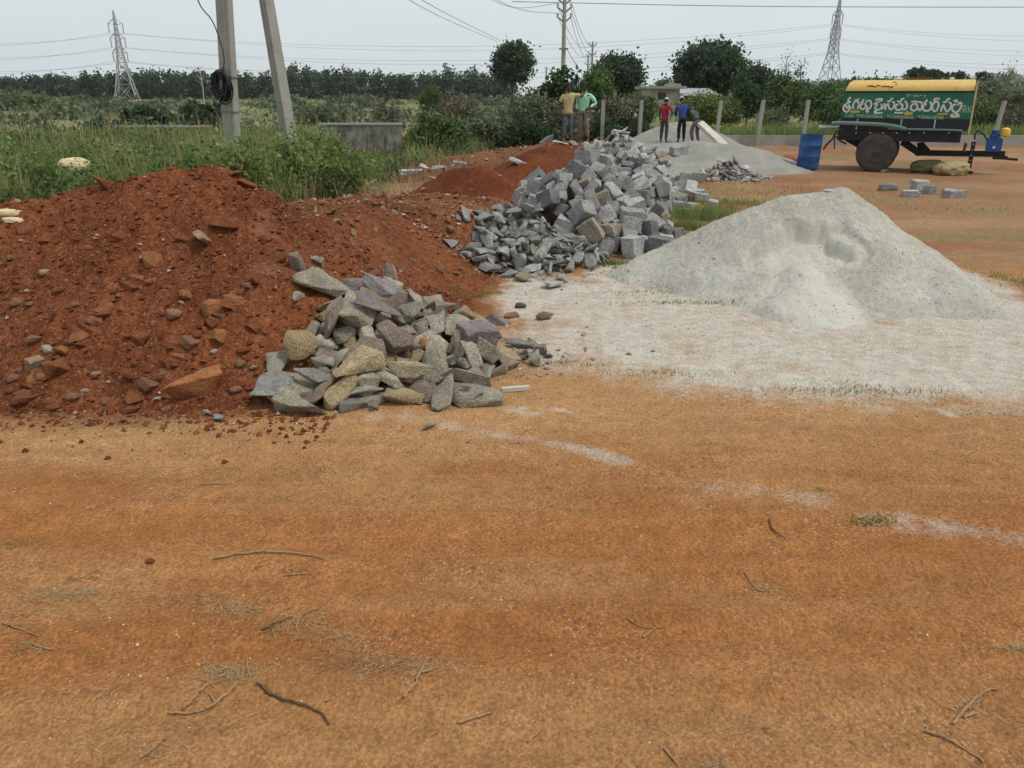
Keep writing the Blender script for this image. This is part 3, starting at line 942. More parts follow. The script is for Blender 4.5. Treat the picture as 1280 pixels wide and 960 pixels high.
for lab, a, kw in (
    ('tall dry brush thicket left of the man in the yellow shirt', (655, 116, 178, 54, 32), dict(mat=M['leaf_grey'], n_cl=90, per=44, lump=.5, seed=31)),
    ('grey dry brush behind the two standing men', (705, 130, 180, 66, 31.5), dict(mat=M['leaf_dry'], n_cl=100, per=44, lump=.45, seed=32)),
    ('brown brush behind the short fence post right of the green shirt', (768, 128, 176, 66, 36.5), dict(mat=M['leaf_dry'], n_cl=120, per=54, lump=.35, seed=33)),
    ('dark green undergrowth below the dry brush left of the men', (668, 152, 184, 70, 29.5), dict(mat=M['leaf_dark'], n_cl=90, per=54, lump=.35, seed=34)),
    ('dark green undergrowth behind the far stone pile', (770, 150, 180, 90, 35.2), dict(mat=M['leaf_dark'], n_cl=100, per=54, lump=.35, seed=35)),
    ('low scrub left of the dry brush thicket', (610, 140, 182, 60, 30), dict(mat=M['leaf_grey'], n_cl=100, per=54, lump=.4, seed=36)),
    ('green scrub spilling over the dug earth, right of the stained wall', (545, 152, 192, 70, 26), dict(mat=M['leaf_mid'], n_cl=120, per=64, lump=.4, seed=37)),
    ('bare dark scrub in the field behind the green scrub', (575, 122, 152, 52, 52), dict(mat=M['leaf_dry'], n_cl=80, per=32, lump=.45, seed=38)),
    ('small rounded green bush alone in the open field', (538, 111, 137, 30, 85), dict(mat=M['leaf_mid'], n_cl=70, per=54, lump=.2, seed=39)),
    ('grey-green rounded thorn bush at the left edge of the field', (20, 116, 146, 66, 105), dict(mat=M['leaf_grey'], n_cl=120, per=54, lump=.2, seed=40)),
    ('dark broad-leaved clump behind the left stretch of low wall', (182, 138, 164, 58, 44), dict(mat=M['leaf_far'], n_cl=80, per=30, lump=.35, seed=41, leaf=.26)),
    ('dark broad-leaved clump behind the coil of black cable', (258, 134, 158, 56, 46), dict(mat=M['leaf_far'], n_cl=80, per=30, lump=.35, seed=42, leaf=.26)),
    ('small dark leafy plant at the left of the low wall', (128, 148, 172, 40, 34), dict(mat=M['leaf_far'], n_cl=44, per=28, lump=.4, seed=44, leaf=.18)),
    ('grey scrub bush in the field behind the leaning pole', (400, 134, 158, 60, 55), dict(mat=M['leaf_grey'], n_cl=80, per=54, lump=.4, seed=45)),
    ('dark scrub bush in the field above the stained wall', (486, 130, 156, 44, 55), dict(mat=M['leaf_dry'], n_cl=70, per=32, lump=.45, seed=46)),
):
    kw.update(limbs=5, base=.05, base_flat=.1)
    tree('bush', lab, 'bush', 'bushes in the field and along the fence', **place_tree(*a, **kw))


for lab, a, kw in (
    ('bushy green weed hiding the foot of the upright pole', (300, 172, 222, 62, 14.9), dict(mat=M['leaf_weed'], n_cl=46, seed=61)),
    ('bushy bright green weed hiding the foot of the leaning pole', (366, 160, 222, 64, 16.0), dict(mat=M['leaf_weed'], n_cl=46, seed=62)),
    ('wide leafy weed between the leaning pole and the stained wall', (425, 178, 226, 66, 16.6), dict(mat=M['leaf_weed'], n_cl=46, seed=63)),
    ('low leafy weed behind the crest of the big red mound', (238, 184, 228, 64, 14.6), dict(mat=M['leaf_weed'], n_cl=46, seed=64)),
    ('pale bushy weed right of the yellow sack', (160, 172, 232, 74, 15.8), dict(mat=M['leaf_weed'], n_cl=46, seed=65)),
    ('pale bushy weed at the left edge of the picture', (20, 178, 244, 80, 15.2), dict(mat=M['leaf_weed'], n_cl=46, seed=66)),
    ('green bushy weed left of the stained wall, behind the leaning pole', (395, 158, 190, 50, 21.0), dict(mat=M['leaf_weed'], n_cl=46, seed=67)),
):
    kw.update(limbs=5, base=.03, base_flat=.1, per=34, lump=.5, leaf=.055, hollow=.2, clr=.20)
    tree('bushy_weed', lab, 'weed', 'bushy weeds round the poles', **place_tree(*a, **kw))

# palms showing over the tank
def palm(cx, ytop, Y, hpx, label, seed):
    rs = np.random.RandomState(seed); a = atY(cx, ytop, Y); pm = pxm(Y)
    t = empty('palm_tree', (a.x, Y, 0)); tag(t, label, 'palm tree', 'palms on the skyline')
    mb = MB(); h = a.z - 1.2
    mb.tube([(0, 0, -.2), (.15, 0, h * .5), (0, 0, h)], [.32, .25, .2], 7); mb.build('trunk', M['bark'], t, smooth=60)
    P = []; 
    for i in range(26):
        an = rs.uniform(0, 6.28); el = rs.uniform(-.5, 1.2); L = rs.uniform(1.7, 2.8) * hpx / 12
        for k in np.linspace(.15, 1, 12):
            P.append((math.cos(an) * math.cos(el) * L * k, math.sin(an) * math.cos(el) * L * k, h + math.sin(el) * L * k - .9 * L * k * k * .5))
    P = np.repeat(np.array(P), 3, 0) + rs.normal(size=(len(P) * 3, 3)) * .16
    V, F, T = leaf_quads(P, .5, rs, rs.rand(len(P)) * .6, aspect=2.2)
    link_mesh('crown', fast_mesh('crown', V, F, False, {'tone': T}), M['leaf_far'], t)
for i, (cx, yt, lab) in enumerate(((1147, 86, 'palm at the left end of the row over the tank roof'), (1162, 89, 'second palm of the row over the tank roof'), (1180, 91, 'third palm of the row over the tank roof'), (1197, 92, 'palm nearest the right end of the tank roof'), (1233, 92, 'single dark palm beyond the right end of the tank'))):
    palm(cx, yt, 200, 14, lab, 300 + i)

# tall bare saplings against the sky
def sapling(cx, yt, Y, label, seed, bark, leaves=True):
    rs = np.random.RandomState(seed); a = atY(cx, yt, Y)
    t = empty('bare_sapling', (a.x, Y, 0)); tag(t, label, 'sapling', 'bare saplings')
    mb = MB(); h = a.z; r = .5 / pxm(Y) * 1.2
    mb.tube([(0, 0, -.1), (.02 * h, 0, h * .5), (0, 0, h)], [r * 1.5, r, r * .4], 6)
    for i in range(11):
        z = h * rs.uniform(.45, .95); an = rs.uniform(0, 6.28); L = h * rs.uniform(.08, .2)
        mb.tube([(0, 0, z), (math.cos(an) * L * .5, math.sin(an) * L * .5, z + L * .5), (math.cos(an) * L, math.sin(an) * L, z + L)], [r * .6, r * .4, r * .2], 5)
    mb.build('trunk', M[bark], t)
    if leaves:
        P = rs.normal(size=(160, 3)) * np.array([.09 * h, .09 * h, .22 * h]) + np.array([0, 0, h * .68])
        V, F, T = leaf_quads(P, 1.6 / pxm(Y), rs, rs.rand(len(P)))
        link_mesh('crown', fast_mesh('crown', V, F, False, {'tone': T}), M['leaf_grey'], t)
sapling(984, 70, 110, 'tall thin sapling with sparse leaves left of the right pylon', 401, 'bark')
sapling(1002, 79, 120, 'thin sapling nearest the right pylon on its left', 402, 'bark')
sapling(249, 82, 150, 'pale bare sapling in front of the plantation beside the upright pole', 403, 'bark_pale', False)
sapling(1262, 86, 140, 'thin sapling on the skyline near the right edge', 404, 'bark')
sapling(920, 112, 60, 'bare brown sapling in front of the biggest dark tree', 405, 'bark', False)

# the plantation on the horizon: a far-off wood
def wood(name, label, segs, hgt, per, leaf, mat, seed, cell):
    rs = np.random.RandomState(seed); P = []; T = []; MBt = MB()
    for (x, y, h) in segs:
        n = rs.randint(int(per * .7), per)
        c = rs.normal(size=(9, 3)) * np.array([cell * .42, cell * .42, h * .20]) + np.array([0, 0, h * .55])
        c[0] = (0, 0, h * .86); c[1:4, 2] = h * np.array([.12, .2, .3])
        tn = rs.beta(2, 2, 9)
        k = rs.randint(0, 9, n)
        q = c[k] + rs.normal(size=(n, 3)) * np.array([cell * .17, cell * .17, h * .10])
        q[:, 2] = np.clip(q[:, 2], .2, None)
        P.append(q + np.array([x, y, 0])); T.append(tn[k] + rs.normal(size=n) * .12)
        MBt.tube([(x, y, -.2), (x, y, h * .7)], [.16, .1], 5, cap=False)
    P = np.concatenate(P); T = np.concatenate(T)
    V, F, T = leaf_quads(P, leaf, rs, T)
    o = link_mesh(name, fast_mesh(name, V, F, False, {'tone': T}), mat)
    tag(o, label, 'wood', None, 'stuff')
    MBt.build('trunk', M['bark'], o)
    return o
segs = []
for row in range(4):
    for x in np.arange(-262, -2, 4.4):
        h = 9.0 - row * .3 + 1.2 * float(vn2(np.array([x * .05]), np.array([row * .1]), 91)) + RSF.normal() * .5
        h *= np.interp(x, [-262, -170, -120, -60, -14, 0], [.93, 1.0, 1.16, 1.06, .92, .8])
        segs.append((x + RSF.normal() * 1.0, 318 + row * 8 + RSF.normal() * 1.5 - .10 * (x + 130), h))
wood('plantation', 'dark even wood along the horizon on the left', segs, 10, 420, .70, M['leaf_far'], 92, 5.0)
segs = [(RSF.uniform(10, 175), RSF.uniform(150, 300), RSF.uniform(2.5, 4.8)) for _ in range(280)]
segs += [(RSF.uniform(30, 130), RSF.uniform(85, 140), RSF.uniform(2.0, 3.6)) for _ in range(120)]
wood('woodland', 'hazy belt of mixed trees behind the tanker and sheds', segs, 7, 260, .50, M['leaf_grey'], 93, 6.0)
segs = []
for _ in range(420):
    i, j = RSF.randint(HX.shape[0]), RSF.randint(HX.shape[1])
    segs.append((HX[i, j], HY[i, j], HZ[i, j]))
def hill_wood():
    rs = np.random.RandomState(94); P = []; T = []
    for (x, y, z) in segs:
        n = 90; h = rs.uniform(5, 9)
        P.append(rs.normal(size=(n, 3)) * np.array([4.5, 4.5, h * .22]) + np.array([x, y, z + h * .5])); T.append(np.full(n, rs.rand()) + rs.normal(size=n) * .12)
    P = np.concatenate(P); T = np.concatenate(T)
    V, F, T = leaf_quads(P, 1.9, rs, T)
    tag(link_mesh('hill_scrub', fast_mesh('hill_scrub', V, F, False, {'tone': T}), M['leaf_grey']), 'scrub covering the far low hill on the right', 'scrub', None, 'stuff')
hill_wood()

# ---------------------------------------------------------------- grass and weeds
def blades(name, label, X, Y, Hh, wid, mat, seed, lean=.35, tone=None, dry=None, Z=None):
    rs = np.random.RandomState(seed); n = len(X)
    Z = surf(X, Y) if Z is None else Z
    a = rs.uniform(0, 6.28, n); L = rs.uniform(.05, lean, n) * Hh
    f = rs.uniform(0, 6.28, n)
    wx, wy = np.cos(f), np.sin(f)
    dx, dy = np.cos(a) * L, np.sin(a) * L
    lev = (0, .4, .75, 1.0); wl = (1.0, .85, .55, .06)
    V = []
    for t, w in zip(lev, wl):
        cx = X + dx * t ** 2; cy = Y + dy * t ** 2; cz = Z - .02 + Hh * (t - .18 * t * t * (L / (Hh + 1e-6)))
        V.append(np.stack([cx - wx * wid * w, cy - wy * wid * w, cz], -1)); V.append(np.stack([cx + wx * wid * w, cy + wy * wid * w, cz], -1))
    V = np.stack(V, 1).reshape(-1, 3)
    b = (np.arange(n) * 8)[:, None]
    F = np.concatenate([b + np.array([[0, 1, 3, 2]]), b + np.array([[2, 3, 5, 4]]), b + np.array([[4, 5, 7, 6]])], 0)
    tn = rs.beta(2, 2, n) if tone is None else tone
    T = np.repeat(tn, 8)
    o = link_mesh(name, fast_mesh(name, V, F, False, {'tone': T}), mat)
    return tag(o, label, 'grass', None, 'stuff')

def scatter_weeds():
    rs = np.random.RandomState(500)
    # tall weeds on the left, between the red mound and the field
    n = 90000
    Y = 13.2 + (rs.rand(n) ** 1.5) * 18; X = rs.uniform(-19, 1.2, n) * (Y / 22) ** .55
    e = weed_edge(Y) + .8 * fbm2(X * .8, Y * .8, 3, 501)
    d = e - X
    keep = (d > 0) & (X > -1.02 * (Y * .72) - 1.6)
    X, Y, d = X[keep], Y[keep], d[keep]
    cl = fbm2(X * .9, Y * .9, 3, 502)
    keep = rs.rand(len(X)) < np.clip(.62 + .9 * cl, .12, 1)
    X, Y, d, cl = X[keep], Y[keep], d[keep], cl[keep]
    H = np.clip(.32 + .40 * sstep(0, 1.5, d) + .14 * sstep(17, 24, Y) + .34 * cl, .12, 1.2) * rs.uniform(.6, 1.2, len(X))
    lush = np.exp(-((X + 5.4) / 2.2) ** 2 - ((Y - 15.4) / 1.5) ** 2); H = H + .42 * lush * rs.uniform(.6, 1.1, len(X))
    H = np.where((Y > 18.5) & (X / Y > -.215) & (X / Y < -.13), np.minimum(H, .46), H)
    H = np.where((np.abs(X + .562 * Y) < .045 * Y) & (Y < 20.2), np.minimum(H, .36), H)
    t = np.clip(.45 + .6 * fbm2(X * .5, Y * .5, 3, 503) + .2 * lush + rs.normal(size=len(X)) * .16, 0, 1)
    dry = rs.rand(len(X)) < np.clip(.55 * np.exp(-d / .9) + .10, 0, .9)
    g = ~dry
    blades('weed_grass', 'tall green weeds and grass filling the ground left of the poles', X[g], Y[g], H[g], .009 + .0006 * Y[g] * .5, M['grass'], 504, .5, t[g])
    blades('dry_grass', 'straw-coloured dry grass at the edge of the weeds', X[dry], Y[dry], H[dry] * .85, .008 + .0003 * Y[dry], M['grass_dry'], 505, .6)
    k = rs.choice(len(X), 2600); k = k[H[k] > .3]
    blades('seed_stalks', 'thin pale seed stalks standing above the weeds', X[k], Y[k], H[k] * rs.uniform(1.1, 1.55, len(k)), .005 + .0003 * Y[k], M['grass_dry'], 511, .35)
    # leafy growth among the weeds
    n = 2600
    k = rs.choice(np.where(g)[0], n)
    P = []; T = []
    for i in k:
        m = 34; r = rs.uniform(.14, .34)
        P.append(rs.normal(size=(m, 3)) * np.array([r, r, H[i] * .22]) + np.array([X[i], Y[i], surf1(X[i], Y[i]) + H[i] * .5])); T.append(np.full(m, t[i]) + rs.normal(size=m) * .2)
    P = np.concatenate(P); T = np.concatenate(T)
    V, F, T = leaf_quads(P, .055, rs, T)
    tag(link_mesh('leafy_weeds', fast_mesh('leafy_weeds', V, F, False, {'tone': T}), M['leaf_mid']), 'leafy low weeds mixed into the tall grass on the left', 'weeds', None, 'stuff')
    n = 9000
    X2 = rs.uniform(-6.5, -.6, n); Y2 = rs.uniform(13.4, 21.5, n); dd = X2 - weed_edge(Y2)
    k = (dd > -.9) & (dd < 1.3) & (rs.rand(n) < np.clip(.45 + 1.0 * fbm2(X2 * 1.2, Y2 * 1.2, 3, 512), .05, 1))
    blades('dry_grass', 'short straw-coloured grass between the weeds and the dug soil', X2[k], Y2[k], rs.uniform(.06, .30, k.sum()), .010, M['grass_dry'], 513, .8)
    # field beyond: tussocks and scrub, thinning with distance
    n = 30000
    Y = 31 * np.exp(rs.rand(n) * 2.25); X = rs.uniform(-.78, .62, n) * Y
    keep = rs.rand(n) < np.clip(.55 + 1.1 * fbm2(X * .05, Y * .05, 3, 506), .06, 1)
    keep &= ~((X > 8) & (Y < 62) & (Y > 38))
    X, Y = X[keep], Y[keep]
    keep = (Y > 35.2) | (X < weed_edge(Y))
    X, Y = X[keep], Y[keep]
    H = rs.uniform(.12, .42, len(X)) * (1 + Y / 220)
    blades('field_grass', 'rough grass and low scrub over the open field', X, Y, H, .016 + .0006 * Y, M['grass_far'], 507, .5, None, None, np.zeros(len(X)))
    m = 220; Y = 40 * np.exp(rs.rand(m) * 1.9); X = rs.uniform(-.75, .1, m) * Y
    P = []; T = []
    for x, y in zip(X, Y):
        q = 40; s = rs.uniform(.3, .8) * (1 + y / 160)
        P.append(rs.normal(size=(q, 3)) * np.array([s, s, s * .33]) + np.array([x, y, s * .4])); T.append(np.full(q, rs.rand() * .8) + rs.normal(size=q) * .15)
    P = np.concatenate(P); T = np.concatenate(T)
    V, F, T = leaf_quads(P, .06 + .0035 * P[:, 1], rs, T)
    tag(link_mesh('field_scrub', fast_mesh('field_scrub', V, F, False, {'tone': T}), M['leaf_grey']), 'scattered low scrub dotting the open field', 'scrub', None, 'stuff')
    # grass strip along the outside of the fence
    n = 15000
    Y = rs.uniform(34.6, 38.5, n); X = rs.uniform(1.5, 27, n)
    keep = rs.rand(n) < np.clip(.6 + 1.2 * fbm2(X * .35, Y * .35, 3, 508), .08, 1)
    X, Y = X[keep], Y[keep]
    blades('verge_grass', 'dark green grass along the outside of the fence', X, Y, rs.uniform(.3, .95, len(X)), .022, M['grass'], 509, .5, rs.beta(1.6, 3.5, len(X)), None, np.zeros(len(X)))
    # short green tufts round the blocks, the heap and in the yard
    X = []; Y = []; Hh = []
    for (px, py, rx, ry, k, h) in ((775, 312, .55, .30, 1500, .13), (735, 330, .55, .16, 900, .09), (880, 272, .55, .55, 1700, .20), (858, 285, .3, .3, 700, .16), (640, 338, .5, .10, 500, .07), (905, 255, .7, .6, 600, .12), (830, 240, .8, 1.0, 500, .10), (950, 240, 1.6, 1.5, 500, .08),
                                   (1050, 245, 2.0, 1.6, 260, .08), (1180, 262, 1.6, .8, 240, .07), (1262, 350, .25, .5, 300, .06), (880, 380, .9, .10, 420, .05), (800, 366, .6, .10, 240, .04), (700, 455, .5, .12, 260, .04), (820, 468, .5, .10, 220, .04), (1040, 490, .6, .10, 300, .045), (1130, 492, .4, .08, 160, .04),
                                   (600, 368, .35, .12, 240, .05), (380, 590, .22, .12, 260, .03), (240, 566, .16, .06, 120, .03), (285, 582, .12, .05, 90, .03), (15, 678, .15, .05, 160, .03), (1090, 651, .11, .045, 300, .035), (1025, 611, .05, .03, 60, .03), (1060, 505, .3, .06, 120, .03), (1240, 516, .3, .06, 140, .03), (640, 470, .15, .06, 70, .03)):
        gx, gy = G(px, py)
        X.append(gx + rs.normal(size=k) * rx * .55); Y.append(gy + rs.normal(size=k) * ry * .55); Hh.append(h * rs.uniform(.4, 1.3, k))
    X = np.concatenate(X); Y = np.concatenate(Y); Hh = np.concatenate(Hh)
    k = m_sand(X, Y) < base_h(X, Y) + .05; X, Y, Hh = X[k], Y[k], Hh[k]
    blades('grass_tufts', 'short green grass tufts round the stone piles and in the yard', X, Y, Hh, .0035 + .0002 * Y, M['grass'], 510, .7, rs.beta(2, 3, len(X)))
    # dry clippings lying on the near ground
    X = []; Y = []; Hh = []
    for (px, py, rx, ry, k, h) in ((70, 745, .16, .05, 150, .05), (110, 738, .06, .05, 60, .05), (290, 845, .12, .06, 220, .05), (300, 765, .10, .05, 130, .04), (380, 785, .18, .06, 240, .04), (430, 800, .15, .06, 150, .035), (260, 750, .15, .06, 80, .04), (30, 780, .2, .1, 80, .05), (50, 810, .1, .04, 80, .04),
                                   (480, 830, .16, .06, 120, .03), (550, 835, .12, .05, 120, .03), (1265, 813, .06, .02, 60, .05), (955, 731, .05, .02, 40, .03), (1215, 880, .06, .03, 50, .04), (160, 530, .5, .10, 420, .05), (40, 515, .4, .12, 160, .05), (260, 545, .3, .1, 80, .04), (890, 950, .05, .02, 50, .03), (200, 940, .2, .04, 60, .04), (100, 870, .5, .2, 60, .05)):
        gx, gy = G(px, py)
        X.append(gx + rs.normal(size=k) * rx * .6); Y.append(gy + rs.normal(size=k) * ry * .6); Hh.append(h * rs.uniform(.3, 1.3, k))
    X = np.concatenate(X); Y = np.concatenate(Y); Hh = np.concatenate(Hh)
    k = rs.rand(len(X)) < .9; X, Y, Hh = X[k], Y[k], Hh[k]
    n = len(X); a = rs.uniform(0, 6.28, n); Z = surf(X, Y) + .004
    L = Hh * .95; w = .0012
    dx, dy = np.cos(a) * L, np.sin(a) * L; qx, qy = -np.sin(a) * w, np.cos(a) * w
    up = rs.uniform(0, .35, n) * L
    V = np.stack([np.stack([X - qx, Y - qy, Z], -1), np.stack([X + qx, Y + qy, Z], -1), np.stack([X + dx + qx * .4, Y + dy + qy * .4, Z + up], -1), np.stack([X + dx - qx * .4, Y + dy - qy * .4, Z + up], -1)], 1).reshape(-1, 3)
    tag(link_mesh('straw_litter', fast_mesh('straw_litter', V, np.arange(n * 4).reshape(n, 4), False, {'tone': np.repeat(rs.rand(n), 4)}), M['grass_dry']), 'dry straw clippings scattered on the near ground', 'straw', None, 'stuff')
scatter_weeds()

# ---------------------------------------------------------------- gravel and crumbs too many to count
def crumbs(name, label, X, Y, S, mat, seed, tones=None, zoff=.1):
    rs = np.random.RandomState(seed); n = len(X)
    Z = surf(X, Y)
    base = np.array([[1, 0, 0], [-1, 0, 0], [0, 1, 0], [0, -1, 0], [0, 0, 1], [0, 0, -1]], float) * .5
    f = np.array([[0, 2, 4], [2, 1, 4], [1, 3, 4], [3, 0, 4], [2, 0, 5], [1, 2, 5], [3, 1, 5], [0, 3, 5]])
    V = base[None] * rs.uniform(.6, 1.3, (n, 6, 1)) * S[:, None, None] * np.array([1.1, .95, .7])
    a = rs.uniform(0, 6.28, n); b = rs.uniform(-.6, .6, n)
    ca, sa, cb, sb = np.cos(a)[:, None], np.sin(a)[:, None], np.cos(b)[:, None], np.sin(b)[:, None]
    x = V[..., 0] * cb - V[..., 2] * sb; z = V[..., 0] * sb + V[..., 2] * cb; y = V[..., 1]
    V = np.stack([x * ca - y * sa, x * sa + y * ca, z], -1) + np.stack([X, Y, Z + S * zoff], -1)[:, None]
    F = (np.arange(n) * 6)[:, None, None] + f[None]
    t = np.repeat(rs.rand(n) if tones is None else tones, 6)
    o = link_mesh(name, fast_mesh(name, V.reshape(-1, 3), F.reshape(-1, 3), False, {'tone': t}), mat)
    return tag(o, label, 'gravel', None, 'stuff')

def crumb_mat(name, a, b, c=None):
    k = NT(name, .95, .1); at = k.n('ShaderNodeAttribute'); at.attribute_name = 'tone'
    col = k.mix(at.outputs['Fac'], a, b)
    if c: col = k.mix(k.mr(at.outputs['Fac'], .955, .96, 0, 1), col, c)
    k.base(k.scale_col(col, k.mr(k.noise(k.coord('World'), 60, 3), .3, .7, .8, 1.2)))
    return k.m
M['grit'] = crumb_mat('ground_grit', (.25, .11, .045), (.45, .26, .13), (.58, .48, .38))
M['red_crumb'] = crumb_mat('red_crumbs', (.095, .030, .014), (.205, .070, .033), (.34, .24, .19))
M['brown_crumb'] = crumb_mat('brown_crumbs', (.12, .055, .026), (.31, .16, .085), (.42, .35, .27))
M['grey_crumb'] = crumb_mat('grey_crumbs', (.36, .355, .32), (.50, .49, .44), (.38, .37, .33))
M['chip_crumb'] = crumb_mat('stone_splinters', (.16, .15, .128), (.38, .35, .295), (.42, .27, .15))

def scatter_crumbs():
    rs = np.random.RandomState(600)
    n = 42000
    Y = 1.75 * np.exp(rs.rand(n) * 1.5); X = rs.uniform(-.78, .78, n) * (Y + .5)
    keep = rs.rand(n) < np.clip(.45 + 1.3 * fbm2(X * 1.2, Y * 1.8, 4, 601), .06, 1)
    X, Y = X[keep], Y[keep]
    crumbs('ground_grit', 'fine gravel and grit strewn over the orange ground', X, Y, .0022 + .011 * rs.rand(len(X)) ** 6 + .0005 * Y, M['grit'], 602)
    n = 17000
    X = rs.uniform(-6.4, -.3, n); Y = rs.uniform(4.6, 7.7, n)
    z = m_red(X, Y); k = z > -.02
    X, Y = X[k], Y[k]
    S = .006 + .05 * rs.rand(len(X)) ** 6 + .008 * rs.rand(len(X))
    crumbs('soil_crumbs', 'red crumbs and pebbles over the big red mound', X, Y, S, M['red_crumb'], 603)
    n = 1600
    X = rs.uniform(-4.6, -1.2, n); Y = 4.95 - .12 * (X + 3) ** 2 * .3 + np.abs(rs.normal(size=n)) * -.22
    crumbs('soil_crumbs', 'red crumbs rolled to the foot of the big red mound', X, Y, .008 + .05 * rs.rand(n) ** 4, M['red_crumb'], 604)
    n = 9000
    X = rs.uniform(-4.5, .6, n); Y = rs.uniform(8.9, 13.6, n); k = m_bank(X, Y) > -.03
    X, Y = X[k], Y[k]
    crumbs('soil_crumbs', 'brown crumbs and stones over the low lumpy bank', X, Y, .012 + .09 * rs.rand(len(X)) ** 5, M['brown_crumb'], 605)
    n = 3000
    X = rs.uniform(-4, 4, n); Y = rs.uniform(18.5, 28, n); k = m_dug(X, Y) > -.03
    X, Y = X[k], Y[k]
    crumbs('soil_crumbs', 'brown crumbs over the dug-up earth bank', X, Y, .03 + .12 * rs.rand(len(X)) ** 4, M['brown_crumb'], 606)
    n = 5500
    X = rs.uniform(.7, 5.6, n); Y = rs.uniform(6.3, 9.6, n)
    S = .005 + .030 * rs.rand(n) ** 7 + .010 * (np.abs(m_sand(X, Y)) < .05) * rs.rand(n) ** 2
    on = m_sand(X, Y) > base_h(X, Y); k = on | (rs.rand(n) < .25)
    crumbs('sand_crumbs', 'small grey lumps over the pale crushed stone heap', X[k], Y[k], S[k], M['grey_crumb'], 607)
    # splinters round the stone piles
    X = []; Y = []
    for (cx, cy, rx, ry, k) in ((-1.0, 6.1, 1.0, .9, 500), (-.1, 6.0, .7, .4, 220), (.1, 9.7, 1.1, .7, 700), (1.3, 11.5, 1.4, 1.8, 500), (5.5, 20.4, 1.2, .9, 500), (3.0, 22, 1.4, 1.5, 300)):
        X.append(cx + rs.normal(size=k) * rx * .55); Y.append(cy + rs.normal(size=k) * ry * .55)
    X = np.concatenate(X); Y = np.concatenate(Y); k = m_red(X, Y) < .12; X, Y = X[k], Y[k]
    crumbs('stone_splinters', 'grey stone splinters strewn round the stone piles', X, Y, .010 + .05 * rs.rand(len(X)) ** 3 + .002 * Y, M['chip_crumb'], 608)
scatter_crumbs()

# ---------------------------------------------------------------- the hazy air
def build_haze():
    mb = MB(); mb.box((0, 0, 29), (3600, 3600, 66)); me = bpy.data.meshes.new('haze'); me.from_pydata(mb.v, [], mb.f)
    m = bpy.data.materials.new('haze'); m.use_nodes = True; nt = m.node_tree
    for n in list(nt.nodes): nt.nodes.remove(n)
    out = nt.nodes.new('ShaderNodeOutputMaterial'); v = nt.nodes.new('ShaderNodeVolumePrincipled')
    v.inputs['Color'].default_value = (.92, .95, .97, 1); v.inputs['Density'].default_value = HAZE; v.inputs['Anisotropy'].default_value = .2
    nt.links.new(v.outputs[0], out.inputs['Volume'])
    tag(link_mesh('haze', me, m), 'thin pale haze filling the air', 'haze', None, 'stuff')
HAZE = .00012
build_haze()
# ================================================================ STRUCTURES THAT STAND IN THE PLACE
# ---------------------------------------------------------------- low walls on the left
def low_wall(label, px0, px1, ytop, Y, thick, depth_dir=0.0, h_down=1.2, bumps=0):
    a = atY(px0, ytop, Y); b = atY(px1, ytop, Y + depth_dir)
    z = (a.z + b.z) / 2
    t = empty('low_wall', ((a.x + b.x) / 2, (a.y + b.y) / 2, 0), math.atan2(b.y - a.y, b.x - a.x))
    L = math.hypot(b.x - a.x, b.y - a.y)
    mb = MB(); n = 14
    out = [(-L / 2, -h_down * .2)] + [(-L / 2 + L * i / n, z - .05 + .012 * math.sin(i * 2.1)) for i in range(n + 1)] + [(L / 2, -h_down * .2)]
    mb.prism(out, 0, thick); mb.build('wall_face', M['concrete_old'], t, bevel=.015)
    m2 = MB(); m2.box((0, thick / 2 - .01, z - .012), (L + .04, thick + .06, .07)); m2.build('coping', M['concrete'], t, bevel=.012)
    return tag(t, label, 'low wall', 'low concrete walls')
low_wall('stained short concrete wall with dark mould streaks, right of the leaning pole', 398, 501, 155, 25.5, .3)
low_wall('long low concrete wall half hidden in weeds, left of the upright pole', 142, 262, 158, 30, .25)

# ---------------------------------------------------------------- fence of bare concrete posts with a plinth
def fence():
    a = atY(888, 172, 34.0); b = atY(1420, 172, 34.0)
    mb = MB(); L = b.x - a.x
    mb.box((L / 2, .12, .14), (L, .16, .54))
    o = mb.build('plinth_wall', M['concrete'], None, bevel=.012)
    o.location = (a.x, 34.0, 0)
    tag(o, 'low grey concrete plinth running along the fence line behind the yard', 'low wall')
    for px, yt, yb, Y, lean, lab in ((754, 125, 168, 33.9, 0, 'concrete fence post behind the far stone pile, left of the other one there'), (802, 125, 172, 33.9, .02, 'concrete fence post rising right of the far stone pile'),
                           (901, 126, 178, 33.9, .05, 'concrete fence post right of the stooping worker'), (954, 125, 182, 33.9, .06, 'concrete fence post midway between the sand heap and the blue barrel'),
                           (1010, 125, 182, 33.9, .02, 'concrete fence post directly behind the blue barrel'), (1255, 126, 182, 33.9, .10, 'leaning concrete fence post behind the blue pump'),
                           (673, 114, 160, 43, 0, 'weathered post left of the man in yellow, first of two close together'), (682, 115, 160, 43, 0, 'weathered post left of the man in yellow, second of two close together'), (769, 113, 150, 42, 0, 'distant grey post in front of the round dark tree'), (691, 116, 160, 44, 0, 'brown weathered post right behind the man in yellow')):
        p = atY(px, yt, Y)
        w = .15
        m = MB(); m.bar((0, 0, -.25), (lean * p.z, 0, p.z), w, w * .9, up=(0, 1, 0))
        o = m.build('fence_post', M['concrete'] if Y < 40 else M['concrete_old'], None, bevel=.012)
        o.location = (p.x - lean * p.z, Y - (.06 if Y < 40 else 0), 0)
        tag(o, lab, 'fence post', 'concrete fence posts')
fence()

